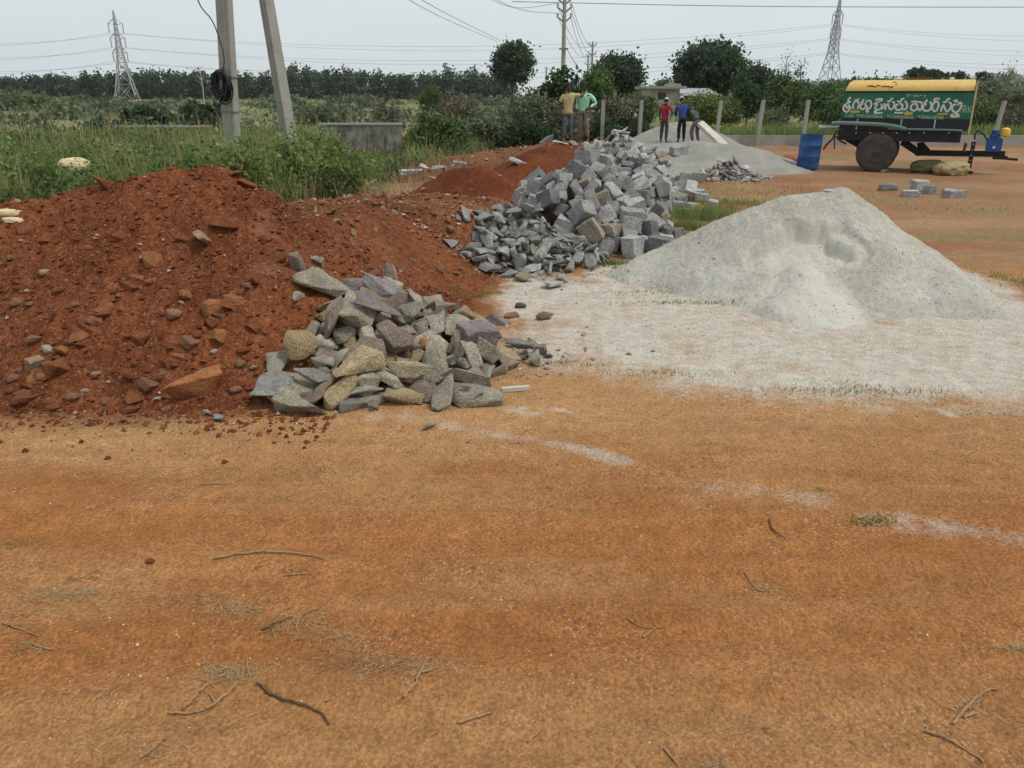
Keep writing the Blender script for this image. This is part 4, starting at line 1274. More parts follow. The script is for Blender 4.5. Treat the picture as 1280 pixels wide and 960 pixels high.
# ---------------------------------------------------------------- power poles near by
def near_pole(name, label, pb, pt, Y, w, d, zrot, cat='power pole'):
    a = atY(pb[0], pb[1], Y); b = atY(pt[0], pt[1], Y)
    k = (a.z + .3) / (b.z - a.z); a0 = a - (b - a) * k            # carry it down into the earth
    top = a0 + (b - a) * ((8.2 + .3) / (b.z - a.z))
    t = empty(name, (a0.x, Y, 0))
    ax = (top - a0); L = ax.length
    def sect(s, sc, hw, hd, off):
        q = a0 + ax * s - Vector((a0.x, Y, 0))
        c, sn = math.cos(zrot), math.sin(zrot)
        return [q + Vector(((x * hw * sc + off[0]) * c - (y * hd * sc + off[1]) * sn, (x * hw * sc + off[0]) * sn + (y * hd * sc + off[1]) * c, 0)) for x, y in ((-1, -1), (1, -1), (1, 1), (-1, 1))]
    def solid(hw, hd, off, nm, mat, bev):
        mb = MB(); n = 10; P = []
        for i in range(n + 1):
            P += sect(i / n, 1.08 - .28 * i / n, hw, hd, off)
        F = [(3, 2, 1, 0), tuple(4 * n + j for j in range(4))] + [(4 * i + j, 4 * i + (j + 1) % 4, 4 * i + 4 + (j + 1) % 4, 4 * i + 4 + j) for i in range(n) for j in range(4)]
        mb.add(P, F); mb.build(nm, mat, t, bevel=bev)
    solid(w / 2, d / 2, (0, 0), 'shaft', M['concrete'], .012)
    solid(w * .10, .012, (w * .18, -d / 2 - .004), 'ridge', M['concrete'], .003)
    tag(t, label, cat, 'leaning concrete power poles')
    return t, a0, ax
pole1, p1a, p1x = near_pole('power_pole', 'upright concrete power pole carrying a coil of black cable', (291, 192), (280, 0), 15.8, .30, .17, R(-24))
mb = MB()
for zz, hh in ((2.35, .03), (1.73, .025)):
    s = (zz + .3) / p1x.z; q = p1a + p1x * s - pole1.location
    mb.box(q, (.335, .205, hh), Matrix.Rotation(R(-24), 3, 'Z'))
mb.build('clamp_band', M['wire'], pole1)
pole2, p2a, p2x = near_pole('power_pole', 'bare concrete pole leaning hard to the left as a strut', (364, 186), (333, 0), 17.0, .21, .24, R(-38))

def cable_coil():
    rs = np.random.RandomState(8)
    c = atY(277, 107, 15.55)
    t = empty('cable_coil', c, R(-20)); mb = MB()
    for i in range(44):
        q_ = rs.rand() ** .6; rx = .07 + .125 * q_ + rs.normal() * .01; rz = .12 + .145 * q_ + rs.normal() * .012; cx = rs.normal() * .014; cy = rs.normal() * .032; cz = rs.normal() * .02
        tl = rs.normal() * .12
        pts = []
        for k in range(29):
            a = 2 * math.pi * k / 28
            pts.append((cx + rx * math.cos(a) + .01 * math.sin(3 * a + i), cy + .02 * math.sin(2 * a + i * 1.3) + tl * .1 * math.sin(a), cz + rz * math.sin(a)))
        mb.tube(pts, .012, 5, False)
    mb.build('loops', M['black'], t, smooth=60)
    m2 = MB()
    for a in (1.3, 4.5, 3.2):
        p = Vector((.20 * math.cos(a), 0, .27 * math.sin(a)))
        m2.tube([p + Vector((.07 * math.cos(b) * math.cos(a), .07 * math.sin(b), .07 * math.cos(b) * math.sin(a))) for b in np.linspace(0, 6.283, 12)], .008, 5, False)
    m2.build('tie', M['wire'], t)
    tag(t, 'round coil of black cable hanging on the upright pole', 'cable coil')
    m3 = MB()
    pts = catmull([atY(236, -30, 15.3), atY(250, 6, 15.4), atY(264, 24, 15.45), atY(272, 42, 15.5), atY(279, 66, 15.5), atY(280, 80, 15.5), atY(277, 92, 15.5)], 8)
    m3.tube(pts, .011, 6)
    tag(m3.build('hanging_cable', M['black'], None, smooth=60), 'thin black cable drooping down to the coil on the pole', 'cable')
cable_coil()

def line_pole(px, ytop, Y, ybase, label, arms, rad=.14):
    p = atY(px, ytop, Y); t = empty('line_pole', (p.x, Y, 0)); tag(t, label, 'power pole', 'power poles of the line running away')
    m = MB(); m.tube([(0, 0, -.3), (0, 0, p.z * .5), (0, 0, p.z)], [rad * 1.25, rad, rad * .75], 10); m.build('shaft', M['concrete'], t, smooth=60)
    for k, (ya, wpx) in enumerate(arms):
        z = atY(px, ya, Y).z; w = wpx / pxm(Y)
        m = MB(); m.tube(catmull([(-w, 0, z + w * .35), (-w * .55, 0, z + .04), (0, 0, z - .16), (w * .55, 0, z + .04), (w, 0, z + w * .35)], 3), .06, 6); m.build('crossarm', M['wire'], t)
        for s in (-1, 1):
            i = MB(); i.lathe([(.05, z + w * .35), (.10, z + w * .35 + .05), (.06, z + w * .35 + .12), (.10, z + w * .35 + .18), (.05, z + w * .35 + .28)], 8, 'z', (s * w, 0, 0)); i.build('insulator', M['steel'], t, smooth=40)
    return t
line_pole(706.5, -30, 60, 150, 'tall concrete power pole with V-shaped insulator arms, behind the two men', ((3, 7), (13, 8), (25, 8)), .15)
m = MB(); z = atY(706, 61, 60).z; m.box((0, 0, z), (.62, .42, .10)); o = m.build('pole_band', M['wire'], bpy.data.objects['line_pole'])
line_pole(741, 52, 108, 130, 'second pole of the line, with forked arms, beside the round dark tree', ((57, 4.5), (68, 4.5)), .16)
line_pole(735.5, 68, 135, 128, 'thinnest and farthest pole of the line, left of the second one', ((71, 3.0), (81, 3.0)), .17)
line_pole(683, 84, 190, 126, 'tiny distant pole on the skyline left of the tall power pole', ((86, 2.0),), .2)

# ---------------------------------------------------------------- lattice pylons
M['pylon'] = plain('pylon_steel', (.40, .415, .42), .6, .1, 3, .4, .2)
PYL = {}
def pylon(label, ptop, pbase, Y, base_px, arms, th):
    a = atY(*pbase, Y); b = atY(*ptop, Y)
    H = b.z; t = empty('lattice_pylon', (a.x, Y, 0), R(14)); tag(t, label, 'pylon', 'lattice pylons')
    W = base_px / pxm(Y) / 2
    z_arm = [atY(ptop[0], y, Y).z for y, w in arms]
    def half(z):
        zz = z_arm[-1] * .96
        if z < zz: return W + (W * .24 - W) * (z / zz) ** .8
        return W * .24 * (1 - .92 * (z - zz) / (H - zz)) ** .9 + .02
    lv = [0]
    while lv[-1] < H - .6: lv.append(min(H, lv[-1] + max(1.1, half(lv[-1]) * 1.7)))
    m = MB()
    for s in ((-1, -1), (1, -1), (1, 1), (-1, 1)):
        for z0, z1 in zip(lv[:-1], lv[1:]):
            m.bar((s[0] * half(z0), s[1] * half(z0), z0), (s[0] * half(z1), s[1] * half(z1), z1), th)
    m.build('leg_frame', M['pylon'], t)
    m = MB()
    cs = ((-1, -1), (1, -1), (1, 1), (-1, 1))
    for z0, z1 in zip(lv[:-1], lv[1:]):
        h0, h1 = half(z0), half(z1)
        for i in range(4):
            p, q = cs[i], cs[(i + 1) % 4]
            m.bar((p[0] * h0, p[1] * h0, z0), (q[0] * h1, q[1] * h1, z1), th * .55); m.bar((q[0] * h0, q[1] * h0, z0), (p[0] * h1, p[1] * h1, z1), th * .55)
            if z0 > 0: m.bar((p[0] * h0, p[1] * h0, z0), (q[0] * h0, q[1] * h0, z0), th * .55)
    m.build('bracing', M['pylon'], t)
    tips = []
    for z, (y, w) in zip(z_arm, arms):
        A = MB(); w = w / pxm(Y); h = half(z)
        for s in (-1, 1):
            for yy in (-1, 1):
                A.bar((s * h, yy * h, z - .3), (s * w, 0, z), th * .6); A.bar((s * h, yy * h, z + .8), (s * w, 0, z), th * .6)
        A.build('crossarm', M['pylon'], t)
        for s in (-1, 1):
            I = MB(); I.tube([(s * w, 0, z), (s * w, 0, z - 1.9)], .11, 6); I.build('insulator_string', M['pylon'], t)
            c, sn = math.cos(R(14)), math.sin(R(14))
            tips.append(Vector((a.x + s * w * c, Y + s * w * sn, z - 1.9)))
    PYL[label] = tips
    return t
pylon('lattice pylon in the field on the left, left of the upright pole', (140, 13), (160, 128), 178, 27, ((29, 8), (47, 8), (65, 8)), .15)
pylon('lattice pylon rising above the trees left of the tanker', (1046, -4), (1033, 128), 178, 30, ((18, 7), (36, 7), (54, 7)), .15)

# ---------------------------------------------------------------- wires
def wire(label, pts, r, sag=0.0, group='overhead wires', n=14):
    P = [Vector(p) for p in pts]
    if len(P) == 2:
        a, b = P
        P = [a + (b - a) * (i / n) - Vector((0, 0, sag * 4 * (i / n) * (1 - i / n))) for i in range(n + 1)]
    else:
        P = catmull(P, 6)
    m = MB(); m.tube(P, r, 5)
    return tag(m.build('overhead_wire', M['wire'], None), label, 'wire', group)
LT = PYL['lattice pylon in the field on the left, left of the upright pole']; RT = PYL['lattice pylon rising above the trees left of the tanker']
for k in range(3):
    wn_ = ('topmost', 'middle', 'lowest')[k]
    for s in range(2):
        side = ('nearer', 'farther')[s]
        i = k * 2 + s
        wire(f'{wn_} {side} power line strung between the two pylons', (LT[i], RT[i]), .022, 3.4 + s * .8)
        wire(f'{wn_} {side} power line leaving the left pylon to the left', (LT[i], atY(-60, (58, 76, 93)[k] - s * 4, 190)), .022, .8)
        wire(f'{wn_} {side} power line leaving the right pylon to the right', (RT[i], atY(1340, (52, 71, 88)[k] - s * 8, 185)), .022, .9)
wire('single wire running level along the top edge of the sky', (atY(640, 2, 58), atY(960, 8, 58), atY(1400, 9, 58)), .024)
wire('upper of two wires sloping down towards the see-through tree', (atY(500, -16, 40), atY(560, 18, 60), atY(626, 51, 85)), .02)
wire('lower of two wires sloping down towards the see-through tree', (atY(490, -12, 40), atY(555, 23, 60), atY(622, 52, 85)), .018)
wire('upper wire coming in to the tall power pole from the left', (atY(590, -16, 40), atY(650, 12, 55), atY(699, 17, 60)), .016)
wire('lower wire coming in to the tall power pole from the left', (atY(560, -30, 40), atY(640, 9, 55), atY(699, 4, 60)), .016)
for k, (x0, y0, x1, y1) in enumerate(((714, 2, 745, 56), (714, 12, 745, 67), (699, 12, 737, 56), (699, 25, 737, 67), (714, 24, 740, 72))):
    wire(('right upper', 'right middle', 'left upper', 'left lower', 'right lower')[k] + ' wire sagging from the tall power pole to the second pole', (atY(x0, y0, 60), atY(x1, y1, 108)), .018, 1.2)
wire('stay wire slanting down from the tall power pole to the right', (atY(708, 60, 60), atY(732, 98, 66)), .022, .1)

# ---------------------------------------------------------------- house and shed
M['plaster'] = plain('faded_plaster', (.50, .46, .40), .9, .16, 2.0, grime=(.30, .27, .23), gsc=1.2)
M['roof_metal'] = plain('corrugated_roof', (.50, .51, .53), .45, .2, 1.5, .4, .3)
M['dark_open'] = plain('dark_window_opening', (.035, .04, .045), .4, .1, 3)
M['tank_white'] = plain('white_plaster', (.62, .61, .57), .85, .1, 3)
def house():
    Y = 82.0
    a = atY(812, 111, Y); b = atY(850, 111, Y); W = b.x - a.x; H = a.z
    t = empty('house', (a.x, Y, 0)); tag(t, 'flat-roofed plastered house half hidden behind bushes', 'house')
    m = MB(); m.box((W / 2, 2.5, H / 2), (W, 5, H)); m.build('wall', M['plaster'], t)
    m = MB(); m.box((W / 2 - .1, 2.2, H + .12), (W + 1.1, 6.6, .24)); m.build('roof', M['concrete'], t, bevel=.02)
    m = MB(); m.box((W * .78, .4, H + .34), (W * .5, .9, .24)); m.build('parapet', M['concrete'], t)
    for (x0, y0, x1, y1) in ((822.5, 115.5, 832, 124.5), (827, 130, 832, 137)):
        p = atY(x0, y0, Y); q = atY(x1, y1, Y)
        cx = (p.x + q.x) / 2 - a.x; cz = (p.z + q.z) / 2; w = q.x - p.x; h = p.z - q.z
        f = MB(); f.box((cx, -.03, cz + h / 2 + .05), (w + .24, .10, .10)); f.box((cx, -.03, cz - h / 2 - .05), (w + .24, .10, .10)); f.box((cx - w / 2 - .06, -.03, cz), (.10, .09, h)); f.box((cx + w / 2 + .06, -.03, cz), (.10, .09, h))
        fo = f.build('window', M['plaster'], t)
        m = MB(); m.box((cx, -.005, cz), (w, .03, h)); m.build('pane', M['dark_open'], fo)
        m = MB()
        for k in (1, 2, 3): m.bar((cx - w / 2 + w * k / 4, -.035, cz - h / 2), (cx - w / 2 + w * k / 4, -.035, cz + h / 2), .035)
        m.build('grille', M['wire'], fo)
    m = MB(); m.box((W + .12, -.25, H / 2 - .2), (.35, .5, H - .4)); m.build('pillar', M['plaster'], t)
    # the open shed with a metal roof
    Y2 = 86.0
    a = atY(849, 117.5, Y2); b = atY(892, 117.5, Y2); W = b.x - a.x; z0 = a.z; z1 = atY(850, 110.5, Y2 + 3.5).z
    t = empty('shed', (a.x, Y2, 0)); tag(t, 'open shed with a ribbed metal roof beside the flat-roofed house', 'shed')
    m = MB(); n = 44
    for s, z in ((0, 0), (1, -.06)):
        pass
    P = []; F = []
    for i in range(n + 1):
        dz = .05 if i % 2 else 0
        x = -.3 + (W + .6) * i / n
        for (yy, zz) in ((-.6, z0), (3.6, z1)):
            P += [(x, yy, zz + dz), (x, yy, zz + dz - .04)]
    for i in range(n):
        b0 = 4 * i; b1 = b0 + 4
        F += [(b0, b1, b1 + 2, b0 + 2), (b0 + 1, b0 + 3, b1 + 3, b1 + 1), (b0, b0 + 1, b1 + 1, b1), (b0 + 2, b1 + 2, b1 + 3, b0 + 3)]
    F += [(0, 2, 3, 1), (4 * n, 4 * n + 1, 4 * n + 3, 4 * n + 2)]
    m.add(P, F); m.build('roof', M['roof_metal'], t)
    m = MB(); m.box((W / 2, -.62, z0 - .06), (W + .7, .05, .26)); m.build('fascia', M['tank_white'], t)
    for x in (.2, W * .35, W * .68): m = MB(); m.bar((x, -.4, -.1), (x, -.4, z0 - .1), .14); m.build('post', M['wire'], t)
    m = MB(); m.box((W - .35, .1, z0 / 2 - .1), (.8, .25, z0 - .2)); m.build('end_wall', M['tank_white'], t)
    m = MB(); m.box((W / 2, 3.2, z0 / 2), (W, .15, z0)); m.build('back_wall', M['dark_open'], t)
    # a little pale hut far behind the posts
    p = atY(918, 132, 88)
    m = MB(); m.box((0, 0, .9), (1.1, 1.1, 1.8)); m.box((0, 0, 1.9), (1.3, 1.3, .16)); o = m.build('small_hut', M['concrete'], None, bevel=.02); o.location = (p.x, 88, p.z - 2.0)
    tag(o, 'tiny pale hut seen between the fence posts left of the cone-shaped tree', 'hut')
house()
# ================================================================ THE WATER TANKER
M['tank_green'] = plain('green_tank_paint', (.017, .145, .088), .55, .3, 2.2, .35, grime=(.045, .090, .058), gsc=2.0)
M['tank_yellow'] = plain('faded_yellow_paint', (.60, .405, .115), .6, .14, 2.5, .35, grime=(.46, .27, .10), gsc=2.6)
M['tank_black'] = plain('black_chassis_paint', (.016, .017, .020), .65, .4, 3, .3, grime=(.065, .045, .030), gsc=2.2)
M['tank_navy'] = plain('dark_navy_panel', (.010, .014, .024), .5, .3, 3, .4)
M['rubber'] = plain('dusty_tyre_rubber', (.075, .064, .054), .9, .3, 6, .2, grime=(.15, .115, .08), gsc=3)
M['rim'] = plain('dull_green_rim', (.040, .058, .052), .6, .3, 6, grime=(.12, .09, .06), gsc=5)
M['letter'] = plain('white_lettering', (.66, .62, .58), .7, .12, 6)
M['letter_y'] = plain('yellow_lettering', (.58, .38, .07), .7, .15, 6)
M['letter_s'] = plain('pale_green_lettering', (.36, .45, .30), .7, .15, 6)
M['rust'] = plain('rusty_iron', (.16, .070, .035), .85, .4, 8)
M['cream_edge'] = plain('cream_edge_paint', (.48, .42, .25), .6, .25, 5, grime=(.2, .14, .08), gsc=3)
M['hose'] = plain('grey_green_hose', (.115, .19, .165), .6, .15, 5)
M['hose_dark'] = plain('dark_rubber_hose', (.03, .05, .045), .6, .2, 5)
M['blue'] = plain('blue_plastic', (.015, .075, .225), .55, .25, 3, .35, grime=(.09, .13, .20), gsc=3)
M['blue_pump'] = plain('blue_pump_paint', (.018, .085, .27), .5, .2, 6, .4)
M['bright_yellow'] = plain('yellow_plastic', (.75, .50, .07), .5, .12, 6)
M['clay'] = plain('terracotta', (.34, .115, .055), .85, .2, 5)
M['tarp'] = plain('old_green_tarpaulin', (.17, .15, .065), .85, .3, 4, bump=.3)
M['sack_tan'] = plain('woven_yellow_sack', (.33, .265, .13), .85, .2, 8, grime=(.19, .15, .09), gsc=4)
M['sack_pale'] = plain('faded_yellow_sack', (.60, .50, .28), .85, .2, 8, grime=(.38, .33, .22), gsc=4)
M['foil'] = plain('bright_yellow_wrapper', (.66, .52, .06), .4, .15, 8)
M['maroon'] = plain('maroon_wrapper', (.15, .018, .025), .45, .3, 8)
M['white_sheet'] = plain('white_plastic', (.70, .69, .66), .5, .1, 8)

TY = 22.35                                     # distance of the tank's lettered side
def tanker():
    O = atY(1095, 215, TY); X0 = O.x; RZ = R(-27)
    ex = Vector((math.cos(RZ), math.sin(RZ), 0)); ey = Vector((-math.sin(RZ), math.cos(RZ), 0)); O0 = Vector((X0, TY, 0))
    t = empty('water_tanker', O0, RZ)
    tag(t, 'green and yellow water tanker trailer with white Telugu lettering, standing unhitched', 'water tanker')
    def L(px, py, yl=0.0):
        """where a sight line meets an upright plane parallel to the lettered side: (along, height)"""
        u, dy, dz = ray(px, py); d = Vector((u, dy, dz)); C0 = Vector((0, 0, CAM_H))
        k = (yl - (C0 - O0).dot(ey)) / d.dot(ey); p = C0 + d * k
        return (p - O0).dot(ex), p.z
    def W(x, y, z): return O0 + ex * x + ey * y + Vector((0, 0, z))
    x0 = L(1049, 148)[0]; x1 = L(1213, 150)[0]; xt0 = L(1055, 118)[0]; xt1 = L(1219, 112)[0]
    zb = L(1130, 163)[1]; zg = L(1130, 148.5)[1]; zy = L(1130, 114.5)[1]; ztop = L(1130, 99.5)[1]; zc = L(1130, 177)[1]
    D = 1.75
    # green body with a softly rounded top left corner
    def body(xa0, xa1, xb0, xb1, zlo, zhi, y0, y1):
        m = MB(); m.add([(xa0, y0, zlo), (xa1, y0, zlo), (xa1, y1, zlo), (xa0, y1, zlo), (xb0, y0, zhi), (xb1, y0, zhi), (xb1, y1, zhi), (xb0, y1, zhi)],
                        [(3, 2, 1, 0), (4, 5, 6, 7), (0, 1, 5, 4), (1, 2, 6, 5), (2, 3, 7, 6), (3, 0, 4, 7)]); return m
    xm0 = x0 + .05; xm1 = x1
    body(xm0, xm1, xt0, xt1 - .02, zg, zy, 0, D).build('tank_shell', M['tank_green'], t, bevel=.01)
    body(x0 + .02, xm1 - .02, xm0 + .01, xm1 - .01, zb, zg - .004, .02, D - .02).build('lower_panel', M['tank_navy'], t)
    # curved yellow roof, cut a little back at the rear end
    prof = []; n = 14
    for i in range(n + 1):
        a = math.pi * i / n
        prof.append((D / 2 - (D / 2) * (abs(math.cos(a)) ** .75) * (1 if math.cos(a) > 0 else -1), zy + .004 + (ztop - zy) * (math.sin(a) ** .8)))
    m = MB(); P = []; F = []; k = len(prof)
    for (xx, inset) in ((xt0 + .01, .02), (xt0 + .05, 0), (xt1 - .03, 0), (xt1 - .01, .0)):
        for (yy, zz) in prof:
            P.append((xx + (.10 * ((zz - zy) / (ztop - zy)) if xx < 0 else .0), yy, zz - inset * (zz - zy) / (ztop - zy)))
    for s in range(3):
        for i in range(k - 1): F.append((s * k + i, (s + 1) * k + i, (s + 1) * k + i + 1, s * k + i + 1))
        F.append((s * k + k - 1, (s + 1) * k + k - 1, (s + 1) * k, s * k))
    F.append(tuple(range(k))); F.append(tuple(range(4 * k - 1, 3 * k - 1, -1)))
    m.add(P, F); roof = m.build('roof', M['tank_yellow'], t, smooth=35)
    m = MB(); m.box(((xt0 + xt1) / 2, -.012, zy), (xt1 - xt0 - .02, .028, .035)); m.build('seam_strip', M['tank_black'], t)
    # rust blotches flaking on the roof
    rs = np.random.RandomState(3); m = MB()
    for (px, py, w) in ((1092, 108, .16), (1098, 107, .10), (1107, 108, .2), (1114, 109, .10), (1118, 103, .10), (1120, 106, .05), (1086, 107.5, .09)):
        lx, lz = L(px, py); tt = (lz - zy) / (ztop - zy); a = math.asin(min(1, max(0, tt)) ** 1.25)
        yy = D / 2 - D / 2 * math.cos(a) ** .75
        m.box((lx, yy - .004, lz), (w, .02, .028), Matrix.Rotation(-.9 * a, 3, 'X') @ Matrix.Rotation(rs.normal() * .2, 3, 'Y'))
    m.build('rust_blotch', M['rust'], roof)
    # hatch, filler caps
    hx = L(1148, 97)[0]; m = MB(); m.box((hx, D * .5, ztop + .035), (.62, .5, .07)); m.build('hatch', M['rust'], t, bevel=.01)
    for px in (1119, 1124, 1191): m = MB(); q = L(px, 97)[0]; m.lathe([(.05, ztop - .03), (.05, ztop + .03), (.065, ztop + .035), (.04, ztop + .06)], 12, 'z', (q, D * .5, 0)); m.build('filler_cap', M['tank_white'], t, smooth=40)
    # end plate with a cream edge on the right
    m = MB(); m.add([(xm1 + .004, -.03, zb - .30), (xm1 + .05, -.03, zb - .30), (xt1 + .05, -.03, ztop - .05), (xt1 + .004, -.03, ztop - .05), (xm1 + .004, .02, zb - .30), (xm1 + .05, .02, zb - .30), (xt1 + .05, .02, ztop - .05), (xt1 + .004, .02, ztop - .05)],
                    [(0, 1, 2, 3), (7, 6, 5, 4), (0, 4, 5, 1), (1, 5, 6, 2), (2, 6, 7, 3), (3, 7, 4, 0)]); m.build('end_edge', M['cream_edge'], t)
    # ribs on the lower panel
    for px in (1071, 1126, 1168):
        q = L(px, 157)[0]; m = MB(); m.bar((q, -.005, zb), (q, -.005, zg - .01), .035); m.build('rib', M['steel'], t)
    # chassis
    m = MB(); m.box(((x0 + x1) / 2 - .06, .08, (zb + zc) / 2 - .005), (x1 - x0 - .16, .14, zb - zc - .012)); m.box(((x0 + x1) / 2 - .06, D - .08, (zb + zc) / 2 - .005), (x1 - x0 - .16, .14, zb - zc - .012))
    for i in range(6):
        q = x0 + .3 + i * (x1 - x0 - .6) / 5; m.box((q, D / 2, (zb + zc) / 2), (.1, D - .32, .12))
    ch = m.build('chassis', M['tank_black'], t, bevel=.006)
    m = MB()
    for px in (1070, 1088, 1104, 1121, 1137, 1155, 1186):
        q, z = L(px, 166); m.tube([(q, -.005, z), (q, -.03, z)], .022, 8)
    m.build('bolt_row', M['steel'], ch, smooth=40)
    # wheels
    wx, wz = L(1095, 192); rad = .52
    def wheel(yc, sgn):
        e = MB(); w = .125
        prof = [(rad * .56, yc - w * .92), (rad * .70, yc - w * 1.03), (rad * .90, yc - w), (rad * .975, yc - w * .72), (rad, yc - w * .4), (rad, yc + w * .4), (rad * .975, yc + w * .72), (rad * .90, yc + w), (rad * .70, yc + w * 1.03), (rad * .56, yc + w * .92)]
        e.lathe(prof, 40, 'y', (wx, 0, rad)); ty = e.build('wheel', M['rubber'], t, smooth=40)
        g = MB()
        for i in range(36):
            a = 2 * math.pi * i / 36; c = Vector((wx + math.cos(a) * (rad + .001), yc, rad + math.sin(a) * (rad + .001)))
            g.box(c, (.010, w * 1.2, .040), Matrix.Rotation(-a, 3, 'Y') @ Matrix.Rotation(.3 if i % 2 else -.3, 3, 'X'))
        g.build('tread', M['rubber'], ty)
        r = MB(); y = yc + sgn * w
        r.lathe([(rad * .57, yc + sgn * w * .75), (rad * .57, y * 1.0), (rad * .50, y + sgn * .004), (rad * .46, yc + sgn * w * .35), (rad * .26, yc + sgn * w * .30), (rad * .22, yc + sgn * w * .95), (rad * .12, yc + sgn * w * 1.15), (.01, yc + sgn * w * 1.15)], 32, 'y', (wx, 0, rad)); r.build('rim', M['rim'], ty, smooth=35)
        b = MB()
        for i in range(8):
            a = 2 * math.pi * i / 8; c = Vector((wx + math.cos(a) * rad * .35, yc + sgn * w * .32, rad + math.sin(a) * rad * .35))
            b.tube([c, c + Vector((0, sgn * .035, 0))], .018, 6)
        b.build('lug_nuts', M['steel'], ty)
    wheel(.02, -1); wheel(D - .02, 1)
    m = MB(); m.bar((wx, .15, rad), (wx, D - .15, rad), .11); m.build('axle', M['tank_black'], t)
    for yy in (.30, D - .30):
        m = MB(); m.bar((wx - .45, yy, zc - .02), (wx + .45, yy, zc - .02), .07, .06); m.bar((wx - .40, yy, zc - .09), (wx + .40, yy, zc - .09), .07, .06); m.bar((wx - .28, yy, zc - .15), (wx + .28, yy, zc - .15), .07, .06); m.bar((wx, yy, rad), (wx, yy, zc - .12), .10); m.build('leaf_spring', M['rust'], t)
    # skirt behind the wheel on the rear and the slanting frame in front
    m = MB(); q0 = L(1056, 177); q1 = L(1072, 186); q2 = L(1110, 180)
    m.prism([(q0[0], q0[1]), (L(1052, 168)[0], L(1052, 168)[1]), (L(1110, 170)[0], zc + .02), (q2[0], q2[1]), (q1[0] + .1, q1[1] + .05), (q1[0], q1[1])], .25, .36); m.build('rear_bracket', M['tank_black'], t)
    MD = D / 2 - .12
    A, B, Cc = L(1128, 178, .5), L(1147, 192, MD), L(1256, 193.5, MD)
    for yy in (.35, D - .35): m = MB(); m.bar((A[0], yy, A[1]), (B[0] + .04, D / 2 + (yy - D / 2) * .5, B[1]), .11, .12); m.build('drawbar_strut', M['tank_black'], t)
    m = MB(); m.bar((B[0] - .05, D / 2 - .12, B[1] + .02), (Cc[0], D / 2 - .12, Cc[1] + .02), .16, .15); p = L(1151, 178, MD), L(1151, 191, MD)
    m.bar((p[0][0], D / 2 - .13, p[0][1]), (p[1][0], D / 2 - .13, p[1][1]), .17, .13, up=(0, 1, 0)); p2 = L(1161, 189, MD)
    m.bar((p[0][0] + .05, D / 2 - .125, p[0][1] - .05), (p2[0], D / 2 - .125, p2[1]), .12, .10); m.build('drawbar', M['tank_black'], t, bevel=.008)
    h = L(1250, 197, MD); m = MB(); m.box((h[0], D / 2 - .12, h[1]), (.34, .2, .09)); m.tube([(h[0] + .1, D / 2 - .12, h[1] - .02), (h[0] + .42, D / 2 - .12, h[1] - .04)], .035, 8); m.build('tow_hitch', M['tank_black'], t, bevel=.006)
    s0 = L(1217.5, 176, .58); s1 = L(1210, 217, .58); m = MB(); m.bar((s0[0], D / 2 - .30, s0[1] - .02), (s1[0], D / 2 - .30, .06), .10, .09, up=(0, 1, 0)); m.box((s1[0], D / 2 - .30, .045), (.22, .2, .05)); m.build('jack_stand', M['tank_black'], t, bevel=.006)
    m = MB()
    for k in range(4):
        f = (k + .6) / 6; m.tube([(s0[0] + (s1[0] - s0[0]) * f, D / 2 - .352, s0[1] * (1 - f)), (s0[0] + (s1[0] - s0[0]) * f, D / 2 - .362, s0[1] * (1 - f))], .016, 6)
    m.build('stand_holes', M['steel'], t)
    e0 = L(1208, 178, .5); e1 = L(1204.5, 189, .6); m = MB(); m.bar((e0[0], .5, e0[1]), (e1[0], .6, e1[1]), .06); m.build('stay_rod', M['rust'], t)
    # outlet pipe and hanging gear on the rear end
    a = L(1024, 160, .9); b = L(1050, 158.5, .9); m = MB(); m.tube([(a[0], .9, a[1]), (b[0] + .1, .9, b[1])], .055, 12); m.lathe([(.055, 0), (.085, 0), (.085, .05), (.055, .05)], 14, 'x', (a[0], .9, a[1])); m.build('outlet_pipe', M['steel'], t, smooth=40)
    m = MB(); p = [L(1046, 163, .7), L(1041, 173, .7), L(1033, 181, .7), L(1029, 187, .7)]; m.tube([(q[0], .7, q[1]) for q in p], .03, 7); p = [L(1044, 170, .7), L(1050, 176, .7), L(1058, 180, .7)]; m.tube([(q[0], .7, q[1]) for q in p], .028, 7)
    p = [L(1043, 172, .85), L(1043, 186, .85)]; m.tube([(q[0], .85, q[1]) for q in p], .02, 7); m.build('tail_rod', M['rust'], t, smooth=40)
    # the writing, painted by hand: strokes follow the letters
    def c1(x, y): return L(1045 + x / 14.222, 105 + y / 14.222)
    def c2(x, y): return L(1130 + x / 14.222, 105 + y / 14.222)
    def write(name, mat, sets, r):
        m = MB()
        for fn, st in sets:
            pts = catmull([Vector((*fn(*p), 0)) for p in st], 5)
            m.tube([(p.x, 0, p.y) for p in pts], r, 7)
        m.v = [(x, y * .18 - .004, z) for x, y, z in m.v]
        return m.build(name, mat, t, smooth=50)
